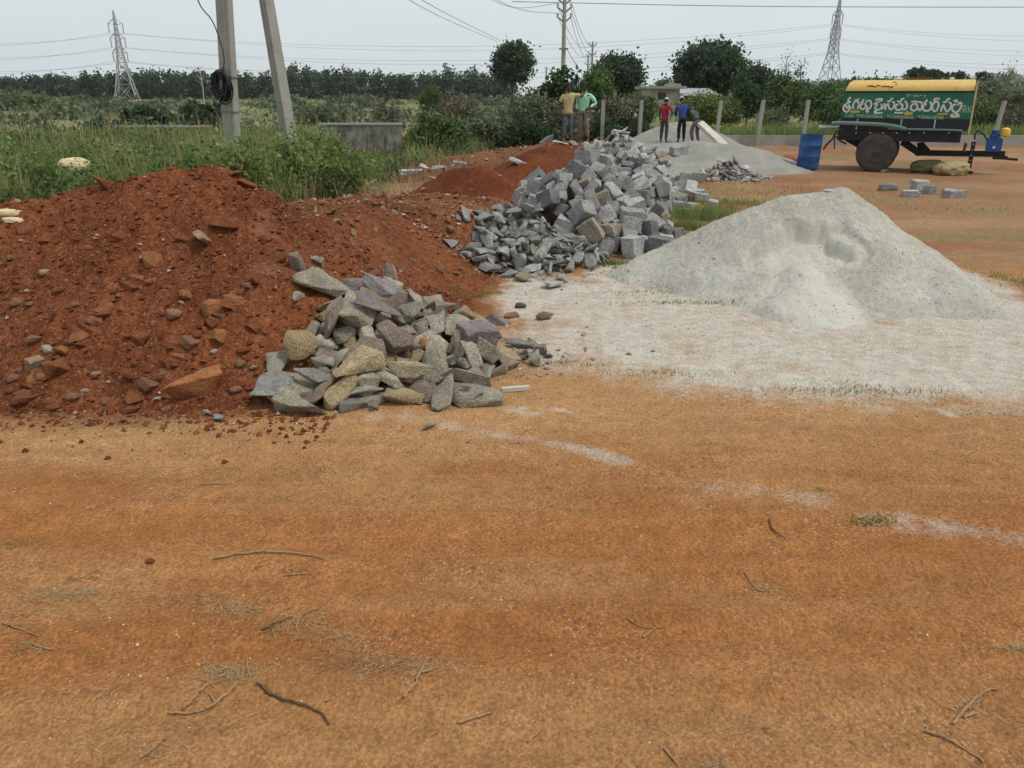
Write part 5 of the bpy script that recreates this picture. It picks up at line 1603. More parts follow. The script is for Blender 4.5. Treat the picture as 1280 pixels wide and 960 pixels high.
    S1 = [[(268, 236), (232, 258), (218, 300), (245, 322), (262, 300)], [(240, 335), (200, 335), (178, 375), (195, 425), (225, 430), (240, 395), (215, 370)], [(160, 360), (128, 425), (145, 472), (185, 498), (232, 472), (266, 405)],
          [(306, 450), (308, 360), (342, 312), (392, 318), (402, 375), (384, 446)], [(335, 276), (362, 298), (412, 260)],
          [(486, 270), (484, 306), (452, 326), (474, 356), (440, 365), (432, 410), (455, 446), (505, 440), (528, 390), (516, 335)], [(530, 325), (565, 298), (605, 300), (628, 340), (618, 405), (582, 446), (545, 432), (562, 385)], [(528, 468), (560, 478), (546, 500), (585, 486)],
          [(682, 372), (702, 338), (732, 366), (694, 418), (715, 452), (778, 452), (818, 402), (802, 352)], [(700, 292), (756, 266), (822, 274), (790, 304), (735, 318)], [(812, 445), (858, 405), (862, 340)], [(722, 500), (702, 476), (684, 500), (702, 520), (760, 516), (826, 514)],
          [(880, 462), (886, 395), (924, 358), (942, 426), (980, 452), (1026, 408), (1034, 335), (1000, 312)], [(910, 306), (950, 312), (982, 270), (1018, 254)],
          [(1112, 366), (1072, 372), (1056, 420), (1088, 460), (1148, 452), (1184, 392), (1152, 350), (1120, 352)], [(1086, 308), (1140, 312), (1172, 270), (1214, 258)], [(1176, 446), (1228, 452), (1264, 402), (1252, 334), (1222, 304)], [(1036, 508), (1110, 514), (1194, 512)]]
    S2 = [[(128, 322), (180, 312), (240, 318)], [(172, 352), (126, 392), (130, 455), (188, 474), (236, 424), (222, 362), (172, 350)], [(240, 320), (308, 328), (322, 398), (300, 460), (262, 462), (262, 428)],
          [(406, 274), (396, 308), (364, 328), (388, 366), (346, 386), (338, 438), (372, 476), (438, 472), (480, 424), (484, 346), (455, 316)],
          [(636, 262), (560, 262), (540, 300), (600, 318), (612, 390), (578, 470), (530, 478), (502, 424), (518, 352), (560, 326)],
          [(656, 492), (676, 412), (704, 374), (722, 430), (762, 486), (816, 444), (838, 354), (800, 318)], [(694, 320), (740, 322), (780, 272), (822, 262)],
          [(926, 372), (880, 372), (856, 440), (886, 496), (950, 492), (1002, 432), (1024, 354), (988, 328), (958, 380)], [(878, 304), (946, 290), (918, 332)], [(874, 556), (848, 546), (836, 570), (868, 580), (930, 576), (988, 574)], [(898, 546), (930, 528), (950, 548), (978, 526)]]
    write('lettering', M['letter'], [(c1, s) for s in S1] + [(c2, s) for s in S2], .0235)
    write('lettering_letter', M['letter_s'], [(c2, s) for s in ([(1052, 510), (1056, 392), (1092, 394), (1096, 440), (1058, 452)], [(1072, 452), (1110, 508)], [(1140, 510), (1144, 396)], [(1200, 398), (1148, 452)], [(1162, 448), (1198, 510)], [(1000, 492), (1012, 494)])], .0105)
    write('underline', M['letter_y'], [(c1, [(255, 488), (340, 486), (425, 484)]), (c1, [(258, 504), (420, 500)]), (c1, [(1212, 534), (1250, 516), (1290, 490)]), (c2, [(10, 520), (80, 520), (156, 520)]), (c2, [(14, 536), (150, 538)]), (c2, [(596, 542), (690, 534), (782, 524)]), (c2, [(62, 474), (36, 508)])], .021)
    write('top_writing', M['letter_s'], [(c2, s) for s in ([(48, 200), (70, 185), (85, 205), (60, 222), (50, 232)], [(95, 190), (118, 182)], [(170, 195), (190, 225), (205, 190), (222, 225)], [(235, 200), (255, 190), (262, 220), (240, 232)], [(285, 195), (300, 205), (318, 190)], [(345, 215), (365, 195), (385, 210), (372, 235), (350, 230)])], .0085)
    for txt, (ax, ay), (bx, _) in (('Cell: 9701650664,', (1056, 146.3), (1104, 0)), ('9126650666,', (1108, 147.4), (1143, 0)), ('9704618748', (1146.5, 148.2), (1179, 0))):
        cu = bpy.data.curves.new('numbers', 'FONT'); cu.body = txt; cu.size = .12; cu.extrude = .002; cu.offset = .0012
        ob = bpy.data.objects.new('numbers', cu); COL.objects.link(ob)
        me = bpy.data.meshes.new_from_object(ob.evaluated_get(bpy.context.evaluated_depsgraph_get()))
        COL.objects.unlink(ob); bpy.data.objects.remove(ob)
        A0 = L(ax, ay); B0 = L(bx, ay); w = max(v.co.x for v in me.vertices)
        s = (B0[0] - A0[0]) / w
        me.transform(Matrix.Translation((A0[0], -.004, A0[1])) @ Matrix.Rotation(R(1.2), 4, 'Y') @ Matrix.Rotation(R(90), 4, 'X') @ Matrix.Diagonal((s, 1.0, 1, 1)))
        me.materials.clear(); link_mesh('numbers', me, M['letter_s'], t)
    # the hose laid along the chassis: a thing of its own
    m = MB(); pts = [L(1040, 154.5), L(1052, 153.8), L(1075, 154.6), L(1098, 155.6), L(1118, 158), L(1132, 161.5)]
    m.tube(catmull([(q[0], -.10, q[1]) for q in pts], 6), .058, 12)
    o = m.build('hose', M['hose'], None, smooth=60); o.location = O0; o.rotation_euler = (0, 0, RZ); tag(o, 'thick grey-green hose resting along the tanker chassis', 'hose', 'hoses on the tanker')
    m = MB(); pts = [L(1110, 160.5), L(1135, 161.5), L(1165, 162), L(1190, 162.6), L(1203, 163.5)]
    m.tube(catmull([(q[0], -.09, q[1]) for q in pts], 6), .030, 10)
    o = m.build('hose', M['hose'], None, smooth=60); o.location = O0; o.rotation_euler = (0, 0, RZ); tag(o, 'thinner hose running on along the right half of the chassis', 'hose', 'hoses on the tanker')
    # pump on the drawbar
    c = L(1241, 187.5, MD); c = (c[0], B[1] + .06); e = empty('water_pump', W(c[0], MD, c[1] + .04), RZ); tag(e, 'blue water pump with a yellow cap standing on the tanker drawbar', 'pump')
    m = MB(); m.box((0, 0, .19), (.36, .34, .36)); m.box((-.02, 0, .42), (.26, .26, .12)); m.build('housing', M['blue_pump'], e, bevel=.03)
    m = MB(); m.tube([(-.02, 0, .46), (-.02, 0, .56)], .09, 12); m.build('motor_cap', M['blue_pump'], e, smooth=40)
    m = MB(); m.lathe([(.03, .40), (.10, .43), (.115, .52), (.10, .60), (.04, .63)], 12, 'z', (.20, -.12, 0)); m.build('fuel_cap', M['bright_yellow'], e, smooth=50)
    m = MB(); m.tube([(0, -.168, .13), (0, -.20, .13)], .035, 10); m.build('outlet', M['white_sheet'], e, smooth=40)
    m = MB(); p = [L(q, r, MD) for q, r in ((1218, 174), (1219, 167), (1223, 163), (1229, 167), (1235, 177))]
    m.tube(catmull([(q[0] - c[0], -.1, q[1] - c[1] - .04) for q in p], 6), .022, 8); m.build('suction_hose', M['hose_dark'], e, smooth=60)
    return X0, L
TX0, TL = tanker()

# ---------------------------------------------------------------- barrel, pot, bundles by the tanker
def barrel():
    p = atY(1009, 209, 22.9); t = empty('blue_barrel', (p.x, 22.9, surf1(p.x, 22.9) - .01)); tag(t, 'open blue plastic barrel, slightly tilted, left of the tanker', 'barrel')
    t.rotation_euler = (0, R(1.2), 0)
    m = MB(); r = .30; H = .93
    pr = [(r * .93, 0), (r * .98, .03), (r, .08), (r, .30), (r * 1.03, .315), (r * 1.03, .335), (r, .35), (r, .60), (r * 1.03, .615), (r * 1.03, .635), (r, .65), (r * .99, .88), (r * 1.02, .90), (r * 1.02, H), (r * .95, H), (r * .95, .10), (.02, .09)]
    m.lathe(pr, 36); m.build('drum', M['blue'], t, smooth=40)
    m = MB(); m.lathe([(r * .94, .55), (.01, .551)], 30); m.build('water', plain('barrel_water', (.03, .05, .06), .1, .1, 3), t)
barrel()
def pot():
    p = G(986, 207.5); t = empty('clay_pot', (p[0], p[1], .16)); t.rotation_euler = (0, R(96), R(-12)); tag(t, 'round terracotta pot lying on its side beside the blue barrel', 'pot')
    m = MB(); m.lathe([(.02, -.22), (.12, -.20), (.19, -.10), (.20, 0), (.17, .10), (.10, .16), (.095, .19), (.12, .22), (.10, .22), (.08, .18), (.02, .10)], 24); m.build('body', M['clay'], t, smooth=50)
pot()

def cloth_lump(name, label, cat, loc, dims, mat, seed, rz=0, group=None, folds=.16, flat=1.0):
    """a crumpled sack or sheet: a folded closed skin resting on the ground"""
    bm = bmesh.new(); bmesh.ops.create_icosphere(bm, subdivisions=5, radius=1)
    co = np.array([v.co[:] for v in bm.verts])
    n = vn3(co * 1.6 + seed, seed) * .9 + vn3(co * 3.7 + seed, seed + 1) * .5 + np.abs(vn3(co * 6.5 + seed, seed + 2)) * -.5
    s = np.sign(co) * np.abs(co) ** .8
    c2 = s * (1 + folds * n)[:, None] * np.array(dims) * .5
    lo = -dims[2] * .36
    c2[:, 2] = np.where(c2[:, 2] < lo, lo + (c2[:, 2] - lo) * .12, c2[:, 2])
    c2[:, 2] -= c2[:, 2].min() + .015
    for v, c in zip(bm.verts, c2): v.co = c
    me = bpy.data.meshes.new(name); bm.to_mesh(me); bm.free(); me.shade_smooth()
    o = link_mesh(name, me, mat); o.location = loc; o.rotation_euler = (0, 0, rz)
    return tag(o, label, cat, group)
p = G(1196, 219); cloth_lump('tarp_bundle', 'tan woven sheet bundled on the ground against the jack stand', 'bundle', (p[0] - .12, p[1] + .1, surf1(*p)), (.88, .7, .44), M['sack_tan'], 5, .1)
p = G(1168, 217); cloth_lump('tarp_bundle', 'dark olive tarpaulin heap under the drawbar, left of the tan bundle', 'bundle', (p[0], p[1] + .35, surf1(*p)), (.95, .7, .42), M['tarp'], 9, -.15)
p = hit(92, 196); cloth_lump('feed_sack', 'faded yellow sack lying in the tall weeds on the left', 'sack', (atY(92, 200, 20.0).x, 20.0, surf1(atY(92, 200, 20.0).x, 20.0) + .10), (.80, .55, .56), M['sack_pale'], 12, .3)
p = hit(622, 184); cloth_lump('yellow_bag', 'crumpled yellow bag on the dug earth, left one of two', 'bag', (p.x, p.y, p.z), (.40, .3, .26), M['foil'], 15, .3, 'yellow bags on the dug earth')
p = hit(641, 180); cloth_lump('yellow_bag', 'flatter yellow bag on the dug earth, right one of two', 'bag', (p.x, p.y + .1, p.z), (.50, .35, .20), M['foil'], 17, -.2, 'yellow bags on the dug earth')
p = G(611, 325); cloth_lump('yellow_wrapper', 'small yellow plastic wrapper at the foot of the grey chips', 'wrapper', (p[0], p[1] - .05, surf1(p[0], p[1] - .05)), (.14, .12, .12), M['foil'], 19)
p = G(630, 332); cloth_lump('maroon_wrapper', 'maroon and white plastic wrapper beside the yellow one', 'wrapper', (p[0], p[1] - .05, surf1(*p)), (.13, .12, .15), M['maroon'], 21)
p = hit(22, 262); cloth_lump('torn_sack', 'flat torn yellow sack on the soil at the left edge', 'sack', (p.x - .05, p.y + .05, p.z - .04), (.34, .24, .07), M['sack_pale'], 23, .1)
p = hit(30, 271); cloth_lump('torn_sack', 'pale white plastic scrap just below the torn yellow sack', 'scrap', (p.x - .1, p.y, p.z - .03), (.22, .14, .05), M['sack_pale'], 25, -.1)
p = atY(783, 137, 44); cloth_lump('pale_mound', 'pale sheeted pile beyond the fence, right of the distant grey post', 'pile', (p.x, 44, .75), (1.0, .8, .6), M['tank_white'], 27)

def plank():
    a = hit(872, 156); a = atY(874, 153, 31.0); b = atY(916, 187, 28.6)
    m = MB(); zb = surf1(b.x, b.y)
    m.bar((a.x, a.y, a.z), (b.x, b.y, zb + .05), .34, .13)
    o = m.build('plank', M['wood'], None, bevel=.012); tag(o, 'long pale beam slanting down the rear sand heap, right of the stooping worker', 'beam')
plank()
# resting places of the stones: shape, size, x, y, z, quaternion (thousandths)
PILES = {
    'near': ('rubble', '''11 196 -955 6378 375 178 983 -8 35;5 305 -1291 5385 160 466 -509 163 -705;13 232 -1047 6447 499 508 321 165 -782;15 349 -1084 5180 80 363 323 867 107
0 174 -1145 5880 325 664 248 -112 -696;3 207 -1040 6409 425 783 63 -23 -618;0 215 -479 5553 42 995 18 0 -99;2 328 -602 5945 124 344 -669 587 -299
1 177 -1045 6257 405 449 819 -170 314;10 163 -907 5497 40 119 111 -45 986;7 182 -1164 6043 475 117 -900 -354 227;9 211 -1148 5316 123 107 148 -364 -914
14 285 -1332 5228 151 201 -842 482 -139;9 327 -573 6607 175 429 -123 147 -883;3 338 -502 6191 154 519 12 310 -796;0 239 -919 5254 53 41 2 -999 33
12 337 -933 6111 441 244 -430 747 -446;8 248 -874 5611 87 321 -827 453 94;0 347 -243 5869 64 54 41 -6 998;11 258 -988 5638 184 339 930 138 21
6 122 -1615 6173 701 850 -287 293 331;1 202 -1396 5840 505 76 193 -922 326;10 358 -808 5383 132 199 839 -507 1;4 240 -970 6474 437 911 -37 357 -203
6 307 -1071 5374 110 318 892 319 33;11 259 -340 6350 106 281 848 -445 64;7 139 -797 5680 187 148 -759 -563 290;11 337 -532 5718 137 611 589 485 210
9 155 -1624 6342 756 480 842 -120 -214;10 283 -831 5518 208 297 287 748 520;1 291 -216 6611 21 94 -408 -852 -313;2 193 -805 6230 370 73 -954 -115 269
14 204 -937 5433 112 79 -696 680 -217;7 345 -400 6038 222 188 -977 97 -29;10 142 -699 5550 67 351 428 337 762;11 146 -1329 5174 28 82 914 -314 245
7 172 -1176 5614 210 625 749 83 -203;5 152 -1057 5285 32 675 629 -140 -359;0 181 -1237 5180 146 156 -558 -101 -808;2 323 -748 6743 277 690 -592 -25 415
14 126 -1113 6536 507 807 -39 569 -156;9 136 -778 5525 67 228 -716 -418 -511;2 337 -946 5426 192 11 -432 -672 602;0 116 -1442 5633 382 319 565 594 476
13 173 -1287 5567 211 802 75 324 -496;10 115 -1661 5852 586 562 647 343 385;13 160 -500 6800 135 116 -9 941 318;12 280 -446 5700 101 742 -77 -551 -375
11 286 -1069 5813 323 695 146 -47 -703;2 175 -764 6579 273 97 -665 -369 -642;15 178 -417 6690 78 384 35 -635 669;3 159 -515 5605 102 823 -30 52 -565
3 280 -758 5063 52 45 -65 -995 -64;13 245 -447 5199 50 581 120 126 -795;7 268 -304 5454 50 600 -294 13 744;8 156 -801 5377 220 378 871 125 -289
9 181 -833 5918 261 431 -209 293 828;1 219 -42 5827 74 491 -94 374 -781;12 246 -391 6519 108 251 -134 133 949;1 192 -1226 5309 259 174 -150 972 50
0 338 -1073 5287 290 216 -383 839 320;6 220 -961 5909 304 515 325 722 -328;12 275 -608 6105 204 489 461 679 296;3 322 -1180 5636 411 911 -75 356 194
7 170 -804 5991 268 462 884 74 -7;0 121 -199 5368 50 363 822 -172 -404;8 327 23 5493 20 101 -325 922 186;4 205 -127 5630 35 176 168 -270 -932
6 110 -731 5236 34 457 2 -835 306;14 235 -1394 5775 445 85 938 244 232;10 338 -875 5465 349 766 -501 356 -189;11 240 -914 5770 324 335 870 351 91
11 134 -1155 5722 261 641 725 -240 78;10 195 -1501 5570 383 328 -796 -458 -223;3 199 -518 6997 140 124 -717 527 -440;11 174 -760 5763 262 195 500 -782 -317
3 268 -742 5843 310 243 716 -654 -6;14 247 -1276 5566 350 149 -457 -485 731;7 112 -1149 5785 247 128 -17 299 -945;0 266 -1135 5466 273 161 829 -482 -234
1 228 -824 5637 282 67 416 -239 -875;14 307 -1147 6151 492 181 -191 -870 -418;12 113 -857 6610 322 373 -744 -437 341;4 269 -937 6317 466 376 923 74 34
0 152 -267 5907 154 231 148 -951 -145;14 155 -713 5436 223 240 424 -134 -863;4 117 -1255 5509 238 565 92 -791 -216;1 225 -784 6133 452 653 29 -752 78
0 119 -1008 5592 237 26 651 754 90;1 211 -408 5798 219 183 467 -227 835;1 121 -470 5592 131 399 556 -726 -63;5 306 -225 5523 33 426 649 536 332
3 207 -602 5517 216 285 -667 -662 -191;5 216 -627 6016 198 27 556 231 798;0 164 -711 5565 207 360 -587 -430 -584;8 138 -721 5469 46 518 57 843 134
9 340 -1429 4926 87 147 -5 -283 948;9 313 -693 5948 311 371 625 611 313;15 198 -1723 6146 765 121 -794 22 595;11 169 -766 5996 328 766 -312 -241 507
12 168 -199 6008 113 600 -83 768 207;5 270 -1036 6333 499 412 -36 -382 826;2 230 -855 5715 290 492 -839 93 -213;4 266 -1103 5871 490 65 778 -621 66
3 327 -1043 5470 327 419 359 87 830;14 348 73 6373 108 325 -186 -169 912;3 270 -726 6178 338 72 417 -905 -35;3 153 -158 5917 122 326 -170 -852 373
0 183 -891 5838 390 605 -502 40 -617;12 269 -212 5731 188 56 945 51 -319;0 358 -1160 5642 527 687 -156 370 -605;2 236 -715 6559 259 844 -116 365 376
6 302 -676 6322 329 -443 562 -286 637;7 189 -359 6227 122 230 466 493 697;10 300 -380 6605 93 159 444 38 881;4 143 -977 5972 380 -177 101 331 -921
14 330 -862 6497 357 -938 331 6 103;12 338 -810 5746 264 431 -2 105 -896;7 221 -520 6481 188 -82 605 625 487;12 245 -846 6282 424 968 195 154 26'''),
    'near2': ('chip', '''11 424 -1536 5151 109 82 -66 -272 957;5 298 -34 6033 37 111 962 -92 -231;6 176 -573 6716 157 43 952 -200 -228;5 191 -1241 5734 265 203 -804 -465 310
3 203 -1296 5322 88 369 -700 -612 -21;11 181 -796 5584 67 881 -98 -201 418;9 201 -537 5355 28 868 47 134 -476;11 194 -1268 5148 27 770 120 103 -618
11 351 -1002 6020 305 679 310 82 660;2 281 -563 5468 146 1 -984 -66 -163;10 434 -1233 5434 201 292 940 111 -137;1 429 -698 5894 211 624 -650 84 -425
5 400 -643 5338 147 74 -243 -397 882;3 233 -811 5335 48 863 -186 48 -468;11 348 -297 6180 45 591 198 -1 -782;0 409 -1510 6059 643 311 -99 266 -907
11 219 -984 5674 237 620 767 17 165;1 383 -1019 6615 477 499 169 -753 395;8 273 -1246 5840 343 185 51 118 -974;9 231 -413 5331 30 980 19 137 -145
3 391 -944 5272 162 111 954 -219 -175;11 380 -370 6820 75 280 -217 -916 -190;8 199 -311 6491 30 151 967 -189 -80;6 276 -1472 5482 280 328 -888 -162 280
0 333 -1333 5029 117 350 68 934 -26;2 378 -1171 5044 142 774 376 -203 468;5 358 -623 5648 189 343 -873 187 292;0 233 -1392 5628 311 307 -926 36 218
11 209 -310 6595 64 1 -626 733 -265;11 352 -1345 5610 468 172 636 -32 -752;4 358 -1116 5889 429 101 -602 -781 129;5 398 -61 6463 111 302 -421 836 -181
9 222 -325 5741 27 48 988 144 16;5 258 -484 5943 152 500 198 613 579;8 227 -1344 5497 284 285 92 -938 -176;7 290 -624 5128 60 147 -43 -360 920
2 387 -1287 5785 411 134 -813 -553 -122;8 173 -565 5197 63 601 -417 235 640;10 437 -325 5684 177 306 513 455 660;9 173 -753 5465 108 180 -462 -432 753
6 206 -1365 5284 242 55 266 958 94;9 223 -644 6173 276 158 967 -188 -72;7 369 -334 5256 130 146 -146 -231 -951;7 167 -1395 5455 324 111 -222 -828 -503
2 210 -266 5641 31 875 -22 -5 483;3 402 -289 5105 80 186 -981 -43 33;2 254 -371 5551 95 56 734 505 -451;11 323 -850 5948 388 930 258 -208 -158
7 262 -1017 5774 417 947 157 196 201;5 181 -1002 5555 269 258 -609 707 251;0 185 -227 5737 109 825 237 -120 499;4 172 -189 5681 82 133 -799 570 134
10 230 -825 5973 337 183 -687 695 110;1 261 -1102 5643 255 231 -19 -136 963;10 241 -602 5535 143 524 -826 -206 24;10 187 -1047 6184 413 399 -10 911 -102
11 300 -444 5990 302 815 142 94 554;7 223 -269 6375 40 28 -986 2 165;5 171 -376 5841 128 258 -168 -226 924;10 210 -378 5919 188 583 -148 708 -370
10 258 -970 5054 41 914 7 -28 406;11 425 -487 6379 229 527 184 -280 -781;2 319 -478 5041 95 315 -746 -583 -68;6 240 -1262 5799 497 127 -457 -858 -196
2 376 -2 6195 96 771 455 -268 -356;1 398 -590 5878 361 692 408 140 578'''),
    'near_edge': ('rubble', '''1 143 183 6408 29 777 30 321 541;2 104 20 5874 20 670 545 -475 -168;4 134 74 6036 19 46 316 936 -150;4 103 295 6085 13 275 -10 313 909
8 124 -129 6279 10 217 587 780 13;6 184 178 5945 33 526 -732 -323 -288;14 132 190 5859 34 185 -158 969 -47;4 213 109 6118 31 9 -599 -773 209
4 100 -71 5949 15 34 -989 -138 32;14 182 239 6196 29 188 67 701 685'''),
    'chips': ('chip', '''1 207 -145 9275 60 886 -132 -352 272;3 188 230 10201 658 827 -102 -224 506;8 212 -224 9812 335 943 278 -106 151;7 188 114 10630 308 871 -337 108 340
10 161 -95 10801 375 401 268 -80 872;3 338 467 8584 42 383 -29 -60 -921;7 333 -313 10515 446 870 -461 166 55;1 284 -80 9279 50 139 923 359 -29
2 281 586 8878 36 791 105 -114 -592;7 222 -256 9703 300 45 -236 -968 -76;7 330 -119 10629 373 947 -190 260 -12;10 314 560 9449 41 391 -8 -15 -920
4 173 411 10801 244 117 744 -656 -43;0 193 331 10758 265 513 -111 -10 851;9 175 152 9301 32 17 360 -932 -25;0 247 363 9403 77 814 266 -515 -37
6 311 208 10770 315 319 -834 446 63;3 214 731 10533 116 689 -228 273 -632;8 156 -239 10317 467 531 447 642 326;3 121 771 10033 179 78 855 -498 122
4 203 729 9795 113 514 83 58 852;9 326 -9 9107 43 15 155 -987 -44;0 238 -257 9408 158 893 271 196 302;10 317 -141 9601 218 775 -98 144 -607
7 325 -70 9468 236 171 618 -707 -298;4 122 -662 9428 272 861 170 317 359;2 171 173 9701 227 141 -341 -892 261;1 180 -251 10023 411 468 372 -139 789
8 238 19 9544 144 616 244 -93 743;3 331 495 9561 103 230 645 -707 176;0 327 519 9393 117 53 437 895 -69;10 149 31 9277 28 8 -102 991 92
6 153 634 10505 254 116 -279 936 -180;2 242 -76 9505 161 209 -702 -674 93;4 280 -15 9367 86 619 -98 28 -779;7 338 1095 9923 81 656 -295 361 -594
2 141 -339 9990 457 240 324 -866 -295;3 261 -29 10563 469 668 -221 -51 709;10 152 -16 10638 366 597 -731 308 124;6 336 373 10850 346 93 -202 -347 -911
7 296 -386 9257 197 843 -138 -53 517;6 311 -497 9313 224 59 942 317 -98;11 330 237 9570 149 320 -143 -935 -55;1 204 945 10089 22 943 78 -122 300
8 193 118 9411 49 236 13 47 970;6 228 248 10879 298 162 -719 -669 -96;4 242 312 10194 671 239 -722 641 -102;0 130 -237 9701 245 150 199 -958 -142
11 208 1038 10208 124 266 -867 414 -72;0 186 586 10607 184 62 789 -602 -110;3 197 -57 9712 244 791 -74 -309 -523;1 260 381 9441 43 403 -762 448 -235
2 133 142 9698 180 607 -683 374 160;2 270 -111 9854 394 28 524 845 99;5 246 -416 9698 361 747 76 361 -553;8 241 1234 10160 42 782 94 68 -612
0 201 102 9293 95 615 -725 -107 292;1 123 145 10145 632 200 144 18 969;3 318 -247 10779 475 36 -470 875 107;1 146 -165 10419 458 865 313 281 274
10 339 1005 9728 43 646 22 -24 763;5 206 493 9731 129 905 351 24 240;3 276 828 10549 144 210 -10 -965 -155;7 319 571 10730 249 93 -961 200 165
5 129 363 10248 639 879 -24 27 -475;9 160 301 9311 30 29 999 35 9;4 295 -735 9446 336 870 143 140 451;11 226 3 10701 341 851 5 403 -337
2 193 -158 9764 270 405 -5 -876 -261;2 334 92 10802 403 55 -496 -799 -337;11 323 1024 10346 92 42 896 174 407;6 272 83 9437 143 720 265 126 629
10 180 -367 9287 136 158 496 -779 -350;4 135 -781 10207 667 71 -33 -982 171;2 162 563 9762 160 44 943 -238 -227;4 279 695 9628 22 684 2 87 724
9 295 181 9507 278 547 266 370 702;1 144 205 10669 291 458 579 -126 663;1 150 794 9730 122 780 -132 258 -555;11 198 -268 9763 365 58 -825 562 20
2 282 590 9618 87 764 -91 -75 -635;8 264 25 9391 235 426 488 293 703;6 277 -285 9167 109 133 -62 223 -964;11 176 115 10355 639 28 160 -1 -987
11 225 47 9514 208 365 418 -803 -220;3 273 87 9226 140 201 589 -367 692;10 286 -180 10425 530 28 168 407 -898;11 146 84 9768 335 46 -380 -325 865
3 173 -471 10901 458 706 41 180 -684;1 238 139 9483 207 38 -481 -854 -196;6 214 738 9730 80 991 79 -9 103;6 246 -308 9506 228 137 66 -979 -134
7 155 -97 9825 448 572 239 19 -785;3 293 1125 10150 70 149 -973 64 -167;3 139 878 9876 25 931 -39 -42 -360;4 146 574 10502 277 385 -269 522 712
7 273 -68 9775 322 210 39 -103 971;11 197 682 9713 207 337 767 -545 12;6 128 -565 10207 621 821 -239 27 -518;10 211 -277 10161 509 994 -10 -24 105
7 313 398 10691 302 911 270 101 -295;5 234 493 9650 208 174 -99 -127 -971;0 220 627 10568 228 321 -486 -789 194;8 181 721 10643 158 449 891 60 -22
4 277 1020 9986 166 923 -294 -237 75;4 286 588 9655 127 267 -25 -166 -949;0 199 136 9106 71 969 241 -48 3;10 294 1020 10109 106 206 102 337 -913
1 266 382 9574 157 380 350 -448 -730;0 179 661 9620 90 94 874 342 333;0 276 -373 9693 464 229 51 19 972;3 315 272 9257 91 37 -534 845 17
6 180 442 9628 149 295 454 827 155;2 158 713 9596 118 407 -741 -490 212;0 140 718 9621 84 847 225 -74 -475;7 286 -298 9620 356 521 158 -565 620
4 153 63 10265 638 549 183 45 -814;0 134 -684 9904 579 880 380 2 -284;2 323 -490 9518 276 324 -92 395 -855;8 180 720 9841 80 450 -64 116 -883
7 293 -594 9985 620 457 459 34 761;6 284 896 10228 90 26 593 569 -569;9 166 -74 9622 297 844 -502 181 56;0 252 -173 10555 495 227 307 747 -544
8 161 76 9804 384 68 894 387 214;2 269 26 10020 652 302 22 -150 -941;11 327 89 9696 284 12 -391 129 911;7 208 312 9692 312 828 -408 -108 368
11 312 -137 10749 480 413 -319 -802 -289;0 335 -264 10359 548 705 354 -278 -548;1 276 128 9370 186 429 -696 573 -67;1 322 -199 9798 411 394 305 209 841
1 261 692 10457 227 815 -12 -13 579;3 326 -376 9289 267 811 45 168 558;2 326 167 10075 693 233 -281 -719 591;1 132 79 9479 225 448 452 -331 697
11 173 54 9267 170 51 189 924 -328;8 174 -256 9322 138 453 166 -123 867;7 160 246 9077 27 76 -988 -137 16;11 297 854 10287 223 753 -628 51 -191
8 151 297 10627 292 964 -25 -147 -219;9 185 -46 10494 533 760 117 -272 -579;11 304 857 9909 122 158 192 -954 169;6 123 12 9794 373 870 212 379 232
1 271 578 9826 197 9 833 -10 -553;1 165 30 10483 526 77 -308 873 -372;6 203 172 10202 673 374 -298 -164 863;2 335 718 9428 64 5 -815 -568 -115
11 302 -447 10262 580 111 780 615 -14;11 154 187 9386 123 285 -608 -739 60;4 222 729 10026 255 972 -17 29 -231;10 234 -140 9968 496 165 -495 -828 -206
1 252 594 9908 240 185 509 -264 798;2 191 128 10600 371 145 -978 -9 148;6 202 152 10552 439 54 -56 -853 517;5 226 338 9607 195 51 993 -24 -102
4 261 962 10071 193 935 -290 25 201;4 240 311 9600 313 397 102 -420 -810;7 241 720 9823 190 85 61 179 978;7 246 -264 9717 397 156 -368 -909 -115
3 131 283 9414 107 274 224 -245 -903;2 204 327 9191 31 29 396 -916 -50;10 132 -45 10291 658 7 -250 -710 -658;1 124 20 10668 379 34 88 942 -323
5 134 265 9554 248 315 260 262 -874;10 171 523 9784 233 559 -611 557 64;1 335 -239 9960 475 76 520 794 305;4 282 1166 9928 65 400 -325 168 -841
0 331 449 9669 294 627 -724 -34 285;11 257 -193 10310 647 853 80 150 -494;6 200 229 9342 166 560 130 291 765;1 212 163 9689 389 892 -140 -214 -372
4 184 854 9772 170 219 -355 -118 901;8 225 857 9925 196 936 -29 -337 -101;3 333 345 9484 235 180 -853 -394 -290;5 339 -337 10060 556 212 670 712 -18
11 219 956 10382 165 152 970 190 -6;2 129 -100 9287 116 390 41 -198 898;9 217 807 9609 132 751 357 98 -548;10 292 752 10336 264 353 -133 285 -881
7 337 124 8907 53 755 9 -29 -655;11 168 -436 9882 456 77 955 -222 -183;9 275 851 10045 183 364 65 337 866;8 126 251 9748 267 505 323 288 747
2 178 -35 10420 600 899 266 251 239;2 269 286 10570 437 571 209 -720 -334;8 251 875 9680 114 780 148 -137 593;8 197 17 9532 300 994 -47 96 26
3 123 275 10632 325 101 -282 938 -172;5 124 788 10436 140 519 528 -36 -671;0 230 458 9246 65 560 458 -395 -567;0 196 152 10650 421 356 60 -676 -643
2 176 -244 9948 372 246 -459 -845 -123;1 258 338 9350 152 694 85 -615 -364;6 189 233 10678 370 213 -638 -662 331;10 187 105 9474 280 527 559 306 562
11 168 98 10698 382 158 -787 595 25;3 121 -316 10327 578 608 -7 -255 -752;6 302 975 9565 97 61 573 650 495;10 207 260 9478 251 744 -103 517 -410
1 320 652 10393 325 137 -371 -100 -913;9 333 -21 10741 528 750 132 16 647;1 178 806 10406 95 271 -803 524 -84;6 146 211 9719 248 173 -349 -905 171
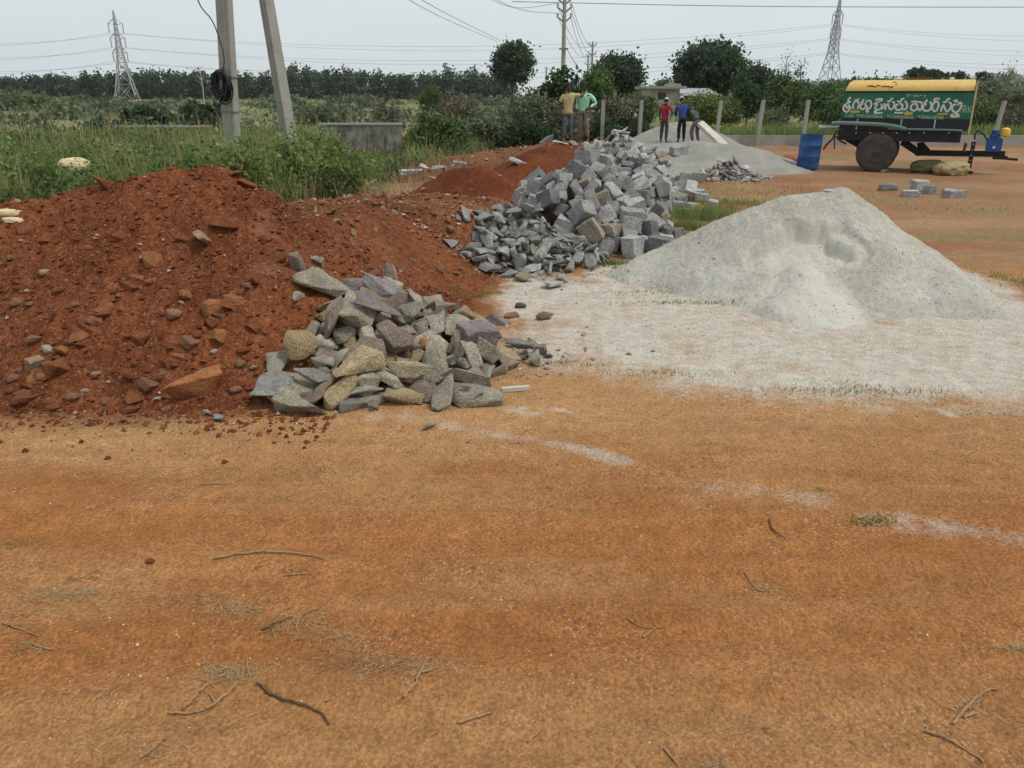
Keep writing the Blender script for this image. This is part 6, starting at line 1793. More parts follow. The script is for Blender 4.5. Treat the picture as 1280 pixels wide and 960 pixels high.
2 315 866 10136 223 836 137 -363 -387;9 274 854 10454 194 37 793 -27 608;7 168 575 9494 154 204 151 -963 -87;0 164 586 9718 213 858 -107 467 -184
0 168 746 9944 179 183 917 -161 317;9 152 -232 9621 276 380 438 427 -694;3 181 679 9714 167 11 470 878 -85;9 254 69 10745 450 87 -703 697 110
11 285 -144 9980 570 466 172 55 866;6 277 -396 9880 496 289 -529 -637 481;0 157 546 10352 350 801 100 200 556;10 213 272 10343 563 335 219 193 896
11 215 -26 9916 405 698 -13 -296 652;11 199 420 10283 465 523 446 241 685;7 242 761 10474 173 718 -126 492 476;8 219 392 10041 430 675 153 -250 677
1 130 99 10498 483 -248 111 201 941;10 302 -138 10184 511 953 289 -46 -78;0 259 136 10280 616 884 236 153 -374;10 233 -93 10331 528 788 -475 -280 -276
6 141 558 10265 348 -702 571 -192 378;2 225 411 9745 229 65 97 -200 973;11 247 534 10611 269 633 44 539 554;10 133 524 10442 336 761 -413 460 193
10 152 392 9967 376 923 -19 352 -155;0 209 579 9989 283 910 165 -99 368;0 301 2 10273 617 -149 463 96 869;0 130 749 10122 185 874 79 393 -276
8 161 -149 10082 442 96 395 30 -913;6 249 415 10445 429 886 -341 299 -98;1 259 139 9932 449 391 60 337 -854;4 164 277 10437 498 -530 493 139 676
3 155 460 9949 329 690 51 365 623;4 191 685 10198 256 -553 218 -281 753;9 167 -94 10008 434 850 310 -185 -383;0 231 -11 10057 518 841 363 76 -393
0 311 302 9752 285 937 283 173 -114;6 139 495 10242 398 763 -194 604 -124;9 142 40 9949 434 426 409 -86 802;2 171 565 10106 328 274 157 60 947
4 273 655 10448 265 293 130 249 914;1 167 316 10533 416 430 190 379 797;10 222 416 9841 295 488 -77 292 -819;5 213 43 10635 379 820 -490 -285 -78
8 199 177 10447 533 -520 179 -129 825;5 143 285 9937 401 519 211 468 -683;3 283 -138 10537 404 549 184 -502 -643;9 172 639 10296 289 2 559 285 778
6 230 195 10606 406 748 365 -79 548;6 190 291 10077 504 975 109 54 183;4 130 483 10537 318 737 70 242 627;10 155 683 9891 161 930 283 -35 -234
4 157 474 10156 406 -48 357 279 890;8 242 396 10574 364 841 117 420 321;4 160 505 9775 197 741 617 21 265;2 139 342 10327 506 -434 389 -302 754
9 148 547 9882 239 865 260 245 -353;9 142 306 9879 350 937 326 124 32;6 273 216 9860 382 937 294 -58 178;1 154 229 10513 459 -758 317 -124 557
9 132 638 10139 274 259 122 -103 952;0 281 763 10255 213 905 -129 351 -203;3 251 78 9826 357 581 368 422 -591;0 236 887 10347 102 -617 271 -46 737
11 274 70 10143 612 666 139 -353 -642;5 218 23 10420 545 864 -436 -116 -224;10 173 680 10614 164 831 -248 251 -430;7 205 659 9973 222 -16 225 -157 961
4 132 508 10062 348 905 21 306 294;7 137 427 10197 446 530 137 548 632;7 155 191 9798 314 534 152 323 -766;11 147 324 9989 424 207 441 -91 868
10 172 623 10219 302 219 470 -97 850;2 137 804 10169 151 -265 401 -335 810;9 193 -181 9859 299 672 174 -653 302;5 141 712 10372 216 183 511 -32 839'''),
    'blocks': ('block', '''10 296 1411 11242 256 151 -84 415 -893;7 280 1822 10870 112 638 -643 -325 271;11 276 2414 11530 98 407 54 -65 -910;10 240 976 14190 102 800 13 13 -600
2 233 284 12247 427 563 590 -556 162;1 327 178 13443 352 589 611 482 216;3 318 267 11963 441 969 -133 183 -98;9 214 1155 10855 136 374 624 -600 -333
6 257 1437 12666 1065 690 676 -148 -211;2 209 2273 12249 139 724 -419 -534 -124;8 280 719 10974 314 187 -742 -622 166;5 222 2137 12296 385 227 -46 873 430
7 321 754 11312 435 832 -232 233 -447;6 327 1304 10605 117 72 -73 -696 711;8 204 2128 12112 368 180 486 -757 398;9 216 2183 11729 97 699 -701 -128 65
4 299 2062 11513 116 104 14 -21 994;8 309 624 12374 714 97 -560 -678 -466;13 241 300 11672 535 647 496 -441 376;13 309 2343 12784 330 128 -315 -582 739
7 332 1273 11492 592 975 -8 -221 8;12 218 2098 13171 509 462 -761 -341 303;6 210 2243 11330 123 340 -632 -369 -590;3 241 1240 10362 114 777 508 -128 -349
13 230 1785 13864 202 10 324 556 765;3 288 976 11589 495 96 568 -261 -775;9 316 1170 12507 1100 653 -687 205 -246;11 255 140 12472 465 165 -779 -190 -575
5 273 759 13047 564 260 693 508 -440;4 312 958 10860 242 715 19 66 -696;5 217 2087 11180 95 899 -31 62 -431;6 315 371 11924 645 115 825 499 -239
4 214 1931 12647 450 463 -654 -26 598;0 231 2244 12145 247 54 523 715 462;9 223 893 13732 299 134 780 -450 -414;0 306 1326 10649 303 927 -4 -70 -370
5 247 738 11918 424 478 -582 638 160;4 294 2322 12476 273 416 -805 -306 293;4 241 215 12663 579 4 -130 8 992;12 253 1016 13338 792 184 620 -638 -418
1 247 1314 10941 193 495 373 299 726;2 303 1836 11667 347 355 112 887 273;2 293 1595 10269 148 686 269 645 -204;11 246 1636 11704 558 796 181 -81 572
8 307 1289 11053 429 184 103 611 -763;7 225 2202 11665 302 14 441 -897 14;3 338 719 11767 627 366 790 89 483;10 230 1949 12008 337 363 158 470 789
2 214 201 13150 592 665 -154 -668 297;1 303 979 11086 506 365 -751 533 136;11 241 1757 13708 302 136 -981 -132 35;5 335 1589 10869 284 136 985 72 73
8 306 1994 13181 287 517 159 -645 539;7 292 646 12057 646 414 -410 293 -758;2 201 1173 10839 360 348 81 911 -209;12 271 1914 10753 271 338 547 -250 723
1 215 1983 12951 584 607 724 18 -326;7 264 2095 10867 109 1 -76 -708 -702;2 287 1598 10559 160 340 639 -612 318;9 220 398 12224 714 487 -110 641 -583
2 209 1601 10804 85 545 442 511 497;1 275 1433 11362 440 181 761 -553 289;7 232 762 12689 649 558 350 -604 -448;0 295 1062 13768 456 512 659 -471 -285
5 278 1833 11841 452 317 -898 87 -293;3 256 1881 13242 465 955 -158 -99 229;9 241 2158 11891 268 433 -253 510 -699;7 224 1959 13557 400 59 625 -290 -722
13 319 1716 11127 418 77 -985 -155 13;10 246 805 12810 786 186 700 683 -95;1 264 1644 11505 387 161 941 279 -107;11 297 1645 10696 365 775 622 105 -35
3 267 945 11744 720 561 -415 241 -674;9 338 1554 13852 450 971 208 70 92;10 219 2327 10589 78 18 -233 972 18;4 206 1948 12977 395 518 655 -451 314
10 206 298 12387 627 237 -381 -348 823;0 280 2058 11373 294 466 109 -421 771;10 200 787 10689 300 446 -763 435 -174;13 202 1330 14083 255 621 89 774 85
0 268 684 11490 588 261 762 -494 328;2 318 1058 10470 320 586 673 243 -381;6 294 532 11355 613 236 859 -419 174;9 200 1841 10605 110 357 -614 -290 -642
7 288 1254 13864 426 132 663 -398 620;7 241 1179 11702 702 799 -447 -395 80;7 336 2014 10369 126 146 200 668 702;13 240 847 12376 831 836 464 251 -150
4 210 1773 13467 457 672 714 -133 -144;13 202 482 11615 605 758 297 519 -261;8 288 1950 12046 556 639 -735 178 -143;10 276 2176 12802 494 118 930 -269 222
8 222 593 12184 803 856 -396 -229 -241;0 298 1203 13612 656 439 -865 -203 -135;7 255 316 13392 586 165 633 -463 598;8 330 2362 13263 425 470 113 411 772
1 207 789 11843 863 869 480 116 34;9 305 955 10651 517 92 -504 -363 779;4 225 2142 11497 473 725 -344 -291 521;12 296 800 12003 800 335 -294 -783 -434
6 315 1801 11341 480 804 15 572 163;4 282 1528 13574 589 831 -476 115 -265;8 270 393 12708 778 357 8 914 192;5 206 1087 11873 788 102 291 758 -575
7 268 1124 11048 637 156 520 110 833;13 325 2447 12833 546 638 -49 -138 -756;8 299 967 12145 935 798 256 -528 138;11 212 1005 14000 291 686 221 574 389
1 298 1030 13132 795 787 -64 -590 -168;7 280 613 14055 148 302 304 -567 -703;13 289 1748 14331 138 55 533 -517 -668;11 228 1124 11336 446 -413 241 -440 -760
5 272 1836 12877 651 -513 548 -100 653;5 223 1370 14185 286 -196 112 330 917;12 312 1705 12183 745 553 175 317 750;6 292 1171 14608 70 804 -369 -203 -420
2 266 2167 13802 122 -313 195 -407 -835;10 278 1213 12644 1017 -320 751 -423 -394;12 240 1524 13271 739 774 -460 433 -55;4 267 1331 13531 657 665 -118 -204 -708
4 223 2074 14078 68 821 194 138 519;2 246 1727 13280 619 4 270 160 949;3 306 449 13324 292 955 130 -192 -184;1 267 2027 13457 343 166 473 -303 810
1 247 1122 14024 366 777 -408 374 300;10 218 1496 10992 255 19 549 -78 832;7 229 1894 13991 214 863 -1 282 419;7 306 1980 13099 491 30 203 296 -933
13 294 1451 12893 966 754 -538 374 -56;6 248 1504 14525 92 797 -109 341 486;5 248 677 13393 437 330 26 -531 -780;8 225 1015 12786 877 -53 74 445 -891
6 253 775 13691 391 990 -5 -32 -134;6 263 1471 11753 676 350 294 -278 845;8 218 583 13665 265 841 217 -494 21;10 271 2305 13094 190 658 315 350 588
3 294 1033 12399 912 703 -176 -616 311;5 236 841 14061 252 726 8 -134 -674;9 226 1866 12568 630 -287 239 165 913;3 277 529 12580 452 733 15 -303 -609
1 288 1036 13553 598 23 77 132 -988;11 267 2045 11106 92 79 413 95 902;13 273 2351 11866 106 871 -124 462 -111;12 226 1173 14354 189 808 -175 415 380
9 254 1496 11969 774 -102 480 120 863;3 261 2199 13532 182 -538 382 34 751;1 222 427 13046 301 930 180 121 296;2 272 1161 12077 855 750 444 7 -490
8 218 1806 10973 145 163 648 -22 744;9 253 1621 13051 779 968 101 164 162;1 235 1338 12242 958 802 415 -13 -430;0 263 2146 12430 371 -104 574 -42 811
7 296 1773 13617 466 786 -271 523 -188;0 294 794 13228 595 -844 63 -31 -532;7 236 1789 11954 583 851 344 -36 395;3 223 1565 12397 890 -405 562 -278 665
12 242 2067 11785 315 736 133 152 -646;10 219 506 12848 398 644 339 -223 -649;2 257 910 11268 350 984 166 -68 -24;11 219 745 11599 400 731 -125 -268 -615
10 300 1346 13145 874 38 0 -222 -974;5 229 2025 12195 444 127 358 -292 878;8 244 375 12454 292 652 534 -199 -500;0 280 1972 11486 297 381 -162 404 -816
0 253 1973 13777 263 767 86 212 -600;2 265 828 14429 73 872 -228 120 -417;10 226 1617 14099 284 8 106 -131 986;9 220 2103 12663 402 801 -163 375 -437
10 235 1089 10692 96 531 626 251 -513;11 223 1708 12721 773 -734 326 197 563;11 280 1606 11257 383 848 300 433 -53;13 228 702 12535 599 687 334 -514 392
7 227 1221 11849 739 874 121 -470 -22;5 221 2428 12335 84 944 -263 115 166;2 225 2257 12601 258 603 449 319 -578;3 310 742 12226 625 -228 500 241 -800'''),
    'blocks_rear': ('block', '''10 232 1753 16578 379 682 -689 147 198;5 243 2755 18436 96 344 26 62 -937;8 321 3357 17213 110 990 8 -40 137;8 270 3099 15792 104 519 -494 516 -470
4 293 3397 16653 114 22 802 594 -56;8 226 2619 15219 307 419 788 421 -164;13 328 3811 16293 107 95 -55 -36 993;11 290 3103 15007 69 52 -974 222 -3
9 336 3195 16139 132 693 -715 31 -87;4 282 1883 15447 439 955 -233 79 166;1 336 2808 14492 106 30 536 -832 143;11 304 1788 15535 265 184 -959 -72 201
1 255 2368 15134 427 436 -71 488 -753;2 225 3413 15854 84 72 985 -157 -10;5 317 2949 15413 183 675 166 -665 -274;7 276 3843 16072 85 51 11 -10 999
10 278 2857 16300 390 603 -772 -187 -76;8 328 3099 17509 359 292 722 243 -579;7 248 2876 16802 394 183 92 -884 420;12 295 2823 17398 406 181 -3 -406 -896
0 220 1913 17588 448 268 -717 620 173;7 238 1712 16275 305 550 23 -78 -831;2 322 2738 17015 608 612 -50 -334 -715;11 249 1998 15154 361 327 -148 131 -924
0 342 3210 16850 281 6 409 807 425;8 291 1887 17806 378 66 21 -990 120;0 330 2915 18181 138 348 208 -595 -694;5 329 2866 15251 371 2 458 819 346
13 267 3593 16655 90 798 -52 24 601;5 231 3189 15178 120 588 -342 -576 -454;5 275 3788 16874 104 45 958 -283 -27;4 343 1824 15893 497 189 527 794 -238
13 301 1795 17023 475 668 -540 -315 404;6 260 2527 15005 272 895 232 326 198;6 226 3394 14854 52 690 -667 -184 212;6 316 3079 14767 73 692 -716 57 -70
3 225 2811 14993 270 722 299 -501 371;1 253 2893 17173 379 726 350 419 -419;10 228 2716 15425 410 68 415 -451 -787;6 348 2734 18344 341 776 -579 196 154
7 333 2685 14821 138 191 -249 -638 -703;2 249 3833 14981 73 807 38 -37 589;10 239 3130 17192 275 196 -302 -121 925;1 355 3595 16047 223 281 -729 -608 -140
7 254 3367 16924 99 737 -124 384 -542;1 241 1788 15257 242 936 -104 336 -14;10 350 1791 15651 381 380 482 102 -782;7 241 3296 16416 155 532 41 -46 844
6 258 2476 17272 738 -561 281 113 770;5 240 2085 18088 398 -506 468 191 699;1 295 2903 15586 354 739 527 399 127;11 291 2414 16323 835 -94 118 -282 947
3 303 2800 17567 486 -774 322 36 544;1 302 2679 15899 578 51 527 88 844;0 243 2933 18457 137 -469 273 10 -840;4 255 2212 15137 369 967 -10 -250 -38
12 255 2503 16957 823 -118 438 184 872;3 265 2710 16144 612 894 411 96 -150;11 271 3171 17064 266 -582 486 -100 645;2 267 1595 15908 268 477 360 90 -797
12 259 2291 15984 702 937 335 97 15;5 266 1427 15667 95 556 -49 123 821;2 320 3019 17967 245 805 225 437 333;0 353 2126 15459 492 843 -480 -222 -97
12 292 2496 15259 423 857 165 -217 437;8 320 2206 17701 593 -141 271 -220 -926;11 345 1931 14629 130 56 64 -40 996;5 263 1560 15454 151 358 477 89 -798
6 324 2814 18750 115 -632 113 2 766;8 348 2018 17471 597 879 -378 -139 -254;6 274 3089 16495 348 812 10 536 -231;0 314 3094 15302 161 343 429 -482 683
12 355 2528 18033 471 33 363 446 817;13 268 2460 15510 518 244 -104 523 810;13 263 2000 16338 658 -517 260 181 -795;10 241 1585 16549 317 208 211 35 -954
7 349 2166 15726 599 994 -41 42 -96;3 287 3024 17263 373 162 422 159 878;6 338 2906 16676 531 -230 271 -134 925;7 262 2460 14780 240 -258 267 381 -847
12 340 3250 15647 130 256 137 -227 930;4 350 2487 14438 127 538 370 592 473;4 244 2319 17514 664 -493 229 182 820;12 343 2563 17694 580 -262 282 252 888
11 270 2942 16920 473 978 38 45 -201;4 281 2116 17167 723 663 -341 -457 485;1 244 2474 18417 311 -290 149 -389 -862;13 324 1945 16949 646 -88 240 -198 -946
6 256 2034 16705 718 354 414 -191 -817;2 278 2870 16046 478 300 210 -334 868;1 324 1650 15060 127 945 123 -60 298;3 284 2513 18973 104 911 -1 -50 -408
12 307 3099 16257 331 46 336 -231 912;10 257 3275 15950 134 824 -32 223 -521;4 347 1906 16105 566 -60 495 217 -839;4 249 2212 18558 257 517 437 -123 -725
1 271 2945 15009 159 911 -89 -283 286;1 347 1779 16375 505 580 529 -607 -123;8 246 1799 14880 134 624 648 -333 -282;6 274 2750 17843 430 809 -104 553 172
2 319 2681 14899 249 732 171 -45 657;6 258 2055 14988 277 886 227 360 184;1 346 2758 16438 648 896 231 319 205;5 351 2791 18113 344 936 -23 227 -268
5 347 2545 16651 849 718 -255 437 -478;9 244 2266 16573 854 724 314 -319 -524;9 329 2178 18975 113 303 -635 -678 -211;9 270 2275 18263 381 790 -522 -221 -231
11 322 1857 17183 542 -537 414 145 -720;5 268 3331 17551 77 -499 257 172 810;3 244 2718 15118 294 347 2 271 -898;1 245 1964 15328 357 707 -257 -326 572
10 303 1654 17086 380 508 250 -98 -818;5 335 1791 17502 434 715 452 -16 -533;2 271 1779 16698 499 -329 536 200 -751;4 243 1615 16861 344 817 -37 -382 430
10 303 3206 17376 213 934 21 -292 -204;11 343 3199 17739 173 42 528 291 797;3 258 1596 16324 319 683 -6 -165 -711;3 260 2259 17956 494 78 247 -42 -965
11 241 2464 15750 600 684 60 -341 -642;10 338 2813 17276 553 -219 433 -330 -810;2 250 2973 17680 326 862 294 206 358;1 241 2246 14679 197 732 14 -213 646
4 261 2196 14381 82 -207 220 126 -945;12 242 1467 16221 195 113 47 -222 -967;12 246 2090 18345 309 802 442 -178 -360;2 276 3129 18283 80 774 333 -2 538
1 243 1729 16100 399 600 -512 470 396;7 267 2637 14638 155 -177 563 -68 805;9 262 2009 17902 437 -689 357 -78 -626;9 254 2672 16827 707 -258 406 -55 875
5 251 1379 15908 88 840 -75 -441 307;2 306 2593 18595 236 610 337 239 676;1 242 2936 15866 382 358 576 261 687;6 274 2335 14953 315 606 -10 214 -766
4 309 2920 14701 83 936 -4 294 196;12 266 2222 16870 853 -710 531 -173 -430;8 240 2223 18752 182 -783 207 -36 585;9 273 2702 15622 474 -587 87 -49 803
8 252 2608 17391 637 805 -219 -423 -353;8 241 2637 17072 698 -694 283 11 662;6 306 3161 16744 298 803 136 76 575;2 250 2452 16129 745 78 357 -45 930'''),
    'blocks_rear2': ('block', '''10 370 2426 18699 156 627 687 -299 -211;7 338 5889 16715 97 524 -12 -13 851;8 267 3580 19451 131 495 -499 503 503;2 267 3483 18180 104 124 149 -716 -670
10 312 4014 18429 175 532 -416 594 437;3 265 3739 19052 132 579 248 -698 340;10 262 3459 18892 129 323 -771 450 -314;2 385 5418 18667 141 125 151 -711 -675
1 291 3551 18962 310 715 451 533 32;1 272 3705 18807 104 868 -1 -35 496;3 362 3955 19334 102 13 -986 164 -7;13 352 3757 17770 117 1 -125 992 -26
13 279 3599 18424 91 59 -65 -708 701;1 374 4007 18670 141 178 21 -11 984;3 261 4321 18803 103 272 -2 208 940'''),
    'far': ('rubble', '''14 336 3351 22984 521 121 -546 -816 -142;4 417 2649 22897 407 316 937 142 -37;14 310 3726 22584 434 465 17 -829 -309;7 297 2872 20990 82 445 -7 298 -845
10 447 3856 22107 323 418 -840 345 -11;8 335 3076 23189 382 362 -98 918 125;8 468 2628 21923 595 636 -633 443 -8;13 265 3011 23062 414 13 -385 202 900
10 442 2470 21225 374 316 -392 216 -837;8 326 2241 22186 546 126 826 -320 -446;1 280 2983 22536 1036 128 56 -982 -125;7 355 2552 21709 404 6 981 89 174
13 332 3570 22936 478 19 -87 -987 -131;4 411 2386 21846 580 855 -404 -74 -316;2 319 2859 22435 1050 244 -600 -701 299;6 319 3582 21605 158 136 128 942 278
6 474 1976 21870 683 816 -326 387 279;2 394 2407 22032 623 515 -760 -157 365;7 269 2569 22165 743 560 728 -182 351;1 458 3844 22331 405 501 666 -524 174
7 342 3676 22858 572 247 -909 -318 -107;11 454 4098 21586 147 198 -189 484 -831;5 332 3931 21551 89 196 -266 432 -839;0 478 3752 21934 333 450 -314 825 134
14 263 2970 23525 380 330 161 -125 -922;1 368 3847 21369 130 185 334 817 433;0 320 3266 21243 248 299 632 -657 -282;0 323 3753 21247 62 254 919 -270 -132
12 450 3563 22592 493 503 -387 -479 607;3 400 2298 22434 706 401 -803 -323 -302;13 415 3543 21343 165 32 -597 -801 -33;11 396 3048 22216 1052 950 -183 37 -252
7 407 3530 21025 104 402 -217 -110 883;13 439 2862 20927 211 799 232 -10 555;13 390 4176 22060 353 165 -974 55 -142;6 261 2656 21459 322 642 -298 332 624
0 358 4265 22045 268 860 158 10 -485;9 488 2281 21353 494 580 768 86 257;9 386 4103 22467 417 116 122 -780 603;1 387 3237 22950 547 756 -265 -332 498
14 421 2384 22532 591 903 108 192 369;4 407 3751 21412 280 859 343 -140 -353;9 401 2817 21203 213 207 960 -150 116;15 340 2861 23033 523 41 -703 -191 -684
5 498 3702 21585 224 745 552 98 -361;8 374 2441 21947 582 114 232 354 899;12 345 2959 21534 608 395 101 768 494;0 497 2834 21340 367 51 -627 771 -103
15 417 2390 22255 660 277 -109 -172 -939;13 276 2260 21261 452 64 -183 976 -99;5 490 2996 22332 1071 810 -374 -278 -357;0 267 3214 23500 457 52 221 3 -974
13 420 2171 22128 693 135 -963 234 -24;10 342 2513 22342 771 873 430 130 -191;4 371 2316 21606 460 125 -841 419 318;14 492 3070 21516 408 8 414 827 379
6 489 3156 20934 237 194 273 623 707;8 263 2613 22008 713 289 448 734 -421;9 282 2619 21304 247 595 315 -633 -383;15 447 3490 22719 690 8 74 433 898
6 461 2640 22780 671 322 -402 -746 422;2 439 3741 23199 536 133 -215 -808 532;0 495 4135 22362 420 209 -148 540 -802;10 375 3755 21030 68 918 63 -31 390
2 387 2850 22246 1059 402 -168 720 -541;13 322 3590 21875 356 372 895 241 37;12 272 3790 22787 466 325 -404 616 -593;5 436 2736 21067 194 240 302 583 715
12 401 3274 21461 293 485 -431 -632 -423;13 380 2692 21644 563 83 447 -829 326;7 284 2787 21591 447 831 307 461 48;12 486 3073 20968 395 429 -300 749 406
2 444 3948 22479 554 243 412 562 -675;12 335 2400 22024 760 633 90 30 768;15 343 2625 21508 457 284 730 622 1;0 401 3326 22874 664 71 606 -627 -484
3 264 3561 21650 255 729 -559 -347 188;10 328 3812 21745 210 919 340 101 -171;15 304 3314 21610 463 267 180 261 910;13 287 3057 21844 750 895 96 430 -77
4 284 3124 21632 542 784 394 -255 406;8 415 3333 22246 865 957 100 189 195;10 314 3634 22123 520 396 -31 696 -598;13 374 3590 22404 590 -110 696 -228 672
0 294 3128 23026 489 800 -457 349 -171;7 267 3496 21681 407 679 29 247 -691;10 261 3111 22703 782 933 -337 -49 117;15 323 2743 23105 388 -170 152 -127 -965
10 295 2433 22596 542 -508 255 286 -771;6 305 2915 22679 819 904 -249 -210 -276;4 437 2609 22340 812 169 471 77 -862;11 305 3195 22881 604 636 -256 353 637
5 300 2956 22847 669 428 -150 567 687;11 264 2846 21850 726 839 473 -183 198;9 321 2993 21301 250 351 3 350 -868;14 438 2573 21791 565 770 359 -374 -373
14 335 2618 22035 730 976 102 -140 -132;14 275 3417 21496 313 508 524 681 60;0 359 3303 21901 710 517 315 210 -768;3 284 3076 22512 968 -148 94 -243 954
8 276 3175 21225 155 493 315 -123 802;0 304 3487 22866 457 -378 337 -183 843;15 373 3728 21497 140 723 3 667 -178;0 260 3394 21334 185 442 682 -351 466
3 281 3447 22095 686 727 -266 385 -503;5 297 2727 22934 527 153 259 85 950;3 340 3596 21889 472 868 356 297 176;10 295 2820 22007 853 26 452 165 -876
12 260 2870 22154 986 688 357 199 -600;15 272 3386 22603 694 935 -113 308 -130;10 285 3109 22030 905 758 92 -252 594;7 272 2938 21694 607 -111 235 -352 899
11 272 3239 22558 836 680 -592 414 -124;3 360 2514 21521 312 371 355 -225 -828;7 261 3673 22617 428 758 -150 231 -591;8 285 2618 22612 694 860 111 2 497
11 273 3020 21132 82 910 309 168 218;1 279 3445 21215 65 -425 511 -327 671'''),
    'shards': ('chip', '''2 324 5363 20532 438 3 226 973 43;3 204 5415 21197 124 413 -42 -24 -910;10 298 5859 21172 95 397 -230 881 -119;7 334 5216 21230 45 57 -167 -968 180
8 320 5177 20013 42 252 -197 246 915;0 331 6249 20588 36 126 -2 41 -991;3 278 5424 21113 66 777 -167 -162 -585;11 235 6091 20434 50 176 -503 -844 -63
2 223 5996 20165 23 16 -856 516 -33;1 305 5042 19826 32 544 137 -23 828;8 249 5598 20167 137 155 -26 158 -975;5 156 5051 20892 48 518 -10 -352 -780
10 207 6276 20521 84 436 72 -22 897;2 261 5881 20993 33 318 97 246 910;7 235 6137 20255 31 522 -45 35 -851;6 162 5343 21098 26 946 257 136 141
7 248 4834 20544 52 169 27 -495 -852;10 222 6751 20708 25 937 -18 -18 347;1 306 4892 19783 36 400 -120 -108 -902;4 267 4908 20314 44 57 -502 -863 20
10 285 4838 20754 92 290 -317 -365 826;2 218 6389 20376 25 39 994 104 16;9 221 4807 20179 30 989 -18 145 -2;8 224 5233 20178 84 46 -119 -851 509
10 254 4557 20410 29 980 24 14 197;0 158 5293 20079 17 996 24 -42 -81;4 288 6162 20341 69 982 46 5 -185;8 311 4725 20039 63 687 694 11 214
3 233 5426 20069 38 75 -140 57 -986;6 256 5728 20133 56 279 -698 -655 78;2 247 5360 20182 216 308 -701 550 -333;5 172 5544 21133 38 975 28 -189 -114
2 231 5984 20825 75 253 -624 -344 654;9 151 5268 20043 48 462 -714 491 -189;9 209 5227 20971 95 176 233 -397 -870;3 177 5533 19985 34 760 134 47 -634
8 168 5937 20894 91 585 372 -320 -645;10 278 5158 21067 93 838 -426 235 248;7 256 6324 20648 76 796 9 347 496;8 297 5507 19878 66 414 220 130 874
5 147 5956 20041 17 327 5 27 -945;5 263 4795 21096 37 928 -184 -76 315;0 192 4814 20327 49 365 347 301 810;3 149 5333 20121 55 981 -151 -121 27
11 200 6309 20132 18 217 -150 54 963;4 201 5914 20259 104 324 -48 223 918;1 172 4575 20628 10 781 129 -70 607;2 217 5849 20152 48 381 -223 880 -176
5 163 5971 20229 82 710 81 -49 698;5 169 5629 20104 75 651 207 -129 -719;9 243 5795 21014 101 340 527 767 -135;2 257 4516 20601 26 772 350 -242 -472
5 296 4907 20418 76 91 974 129 -161;7 248 5972 21060 109 690 -655 228 -209;9 158 5993 20650 157 403 -215 -243 -856;5 143 4729 20336 22 131 -24 -11 991
10 149 5985 20128 68 169 229 923 257;6 153 5581 20497 421 44 293 -955 11;11 313 4671 20392 74 191 466 -790 -350;11 256 6097 20578 96 102 824 507 230
10 193 5854 20938 99 67 856 -477 189;6 276 4704 20702 70 194 269 -943 21;7 311 6170 20819 154 108 -133 984 -46;0 271 5757 21131 86 211 212 892 338
8 213 5669 20976 168 263 71 790 549;1 212 5790 20164 85 760 -4 32 -650;6 227 5076 21003 74 173 242 -398 868;11 154 5930 20864 137 922 176 277 203
5 292 5774 19787 24 183 -401 889 124;0 159 5430 21865 124 512 70 -178 -837;5 334 4906 20412 142 118 912 58 -387;8 312 4565 20950 30 107 284 -147 -941
7 193 6065 20448 120 970 78 -230 23;7 334 5385 20076 176 62 111 872 -473;10 229 5866 20308 139 66 162 -947 271;2 266 5115 20141 97 504 408 492 581
8 256 5194 20227 134 427 449 -281 -733;5 154 6053 20280 95 261 482 835 53;6 176 5042 20300 74 168 -675 705 -139;0 149 5846 20372 211 761 -437 -39 479
1 305 5014 20023 39 876 338 -236 -252;1 325 5895 20362 184 300 875 337 -176;3 220 5518 19936 127 276 -423 -76 -860;8 161 4847 20183 78 307 -380 761 -427
8 255 4608 20577 51 36 105 174 978;0 308 5725 20776 337 830 -145 375 387;8 189 4587 20753 32 813 -522 -51 -255;2 326 6532 20489 38 358 59 126 923
8 187 5590 20243 209 484 828 93 267;3 208 5682 21058 144 918 -268 -202 -213;9 197 5381 19933 48 222 -969 -16 107;5 207 5564 20606 435 92 877 -407 -240
4 184 5943 20104 61 741 48 -273 612;6 228 6103 20602 148 164 896 373 177;11 170 5976 20513 157 332 107 235 907;0 154 5891 20686 210 942 -28 246 -228
2 212 5734 21254 41 587 -475 513 -408;1 155 4789 19823 33 8 93 -877 472;6 266 6070 20707 199 793 131 -146 -577;6 158 6229 20464 58 869 277 153 -381
1 288 6137 20282 171 559 -713 416 81;10 234 5426 19967 98 194 -915 -150 320;4 295 5531 20048 120 451 866 169 -132;0 174 5692 21037 88 815 44 -419 -398
6 316 5726 20625 435 444 109 -889 29;9 328 5016 20256 142 37 964 239 109;0 142 6217 20580 129 813 142 130 -549;11 332 6021 20751 255 721 199 45 -663
9 190 5036 20058 91 175 185 -95 -962;3 144 4929 20649 86 294 -239 377 -845;11 181 5019 20915 108 725 165 -639 -198;7 332 6058 19786 37 40 -611 -789 57
8 339 6048 20902 158 935 -190 16 301;10 146 5127 20295 92 244 -156 -594 751;1 256 6079 20348 121 980 77 -141 -114;7 219 6499 20875 23 23 -310 -948 62
11 189 4902 20178 86 779 185 589 -111;3 275 5593 20109 214 74 934 -325 -130;2 140 6274 20471 20 510 -822 253 7;3 207 5556 21031 145 165 -258 -881 360
11 201 5131 20937 113 935 -323 -112 90;11 320 5607 21239 116 195 164 -165 -953;11 255 5278 20028 145 202 -46 -260 -943;9 203 6048 20542 195 12 -432 -865 -254
6 181 6339 20758 69 49 503 365 -782;1 312 5411 21254 70 201 327 -876 -293;8 301 5580 21033 210 951 -54 216 216;7 182 5294 21313 63 546 -587 567 191
6 174 4978 20152 67 45 -837 -531 -124;2 140 5223 20506 263 705 37 100 -701;10 146 5424 20591 380 -827 232 114 500;2 148 5572 20327 230 131 482 -15 866
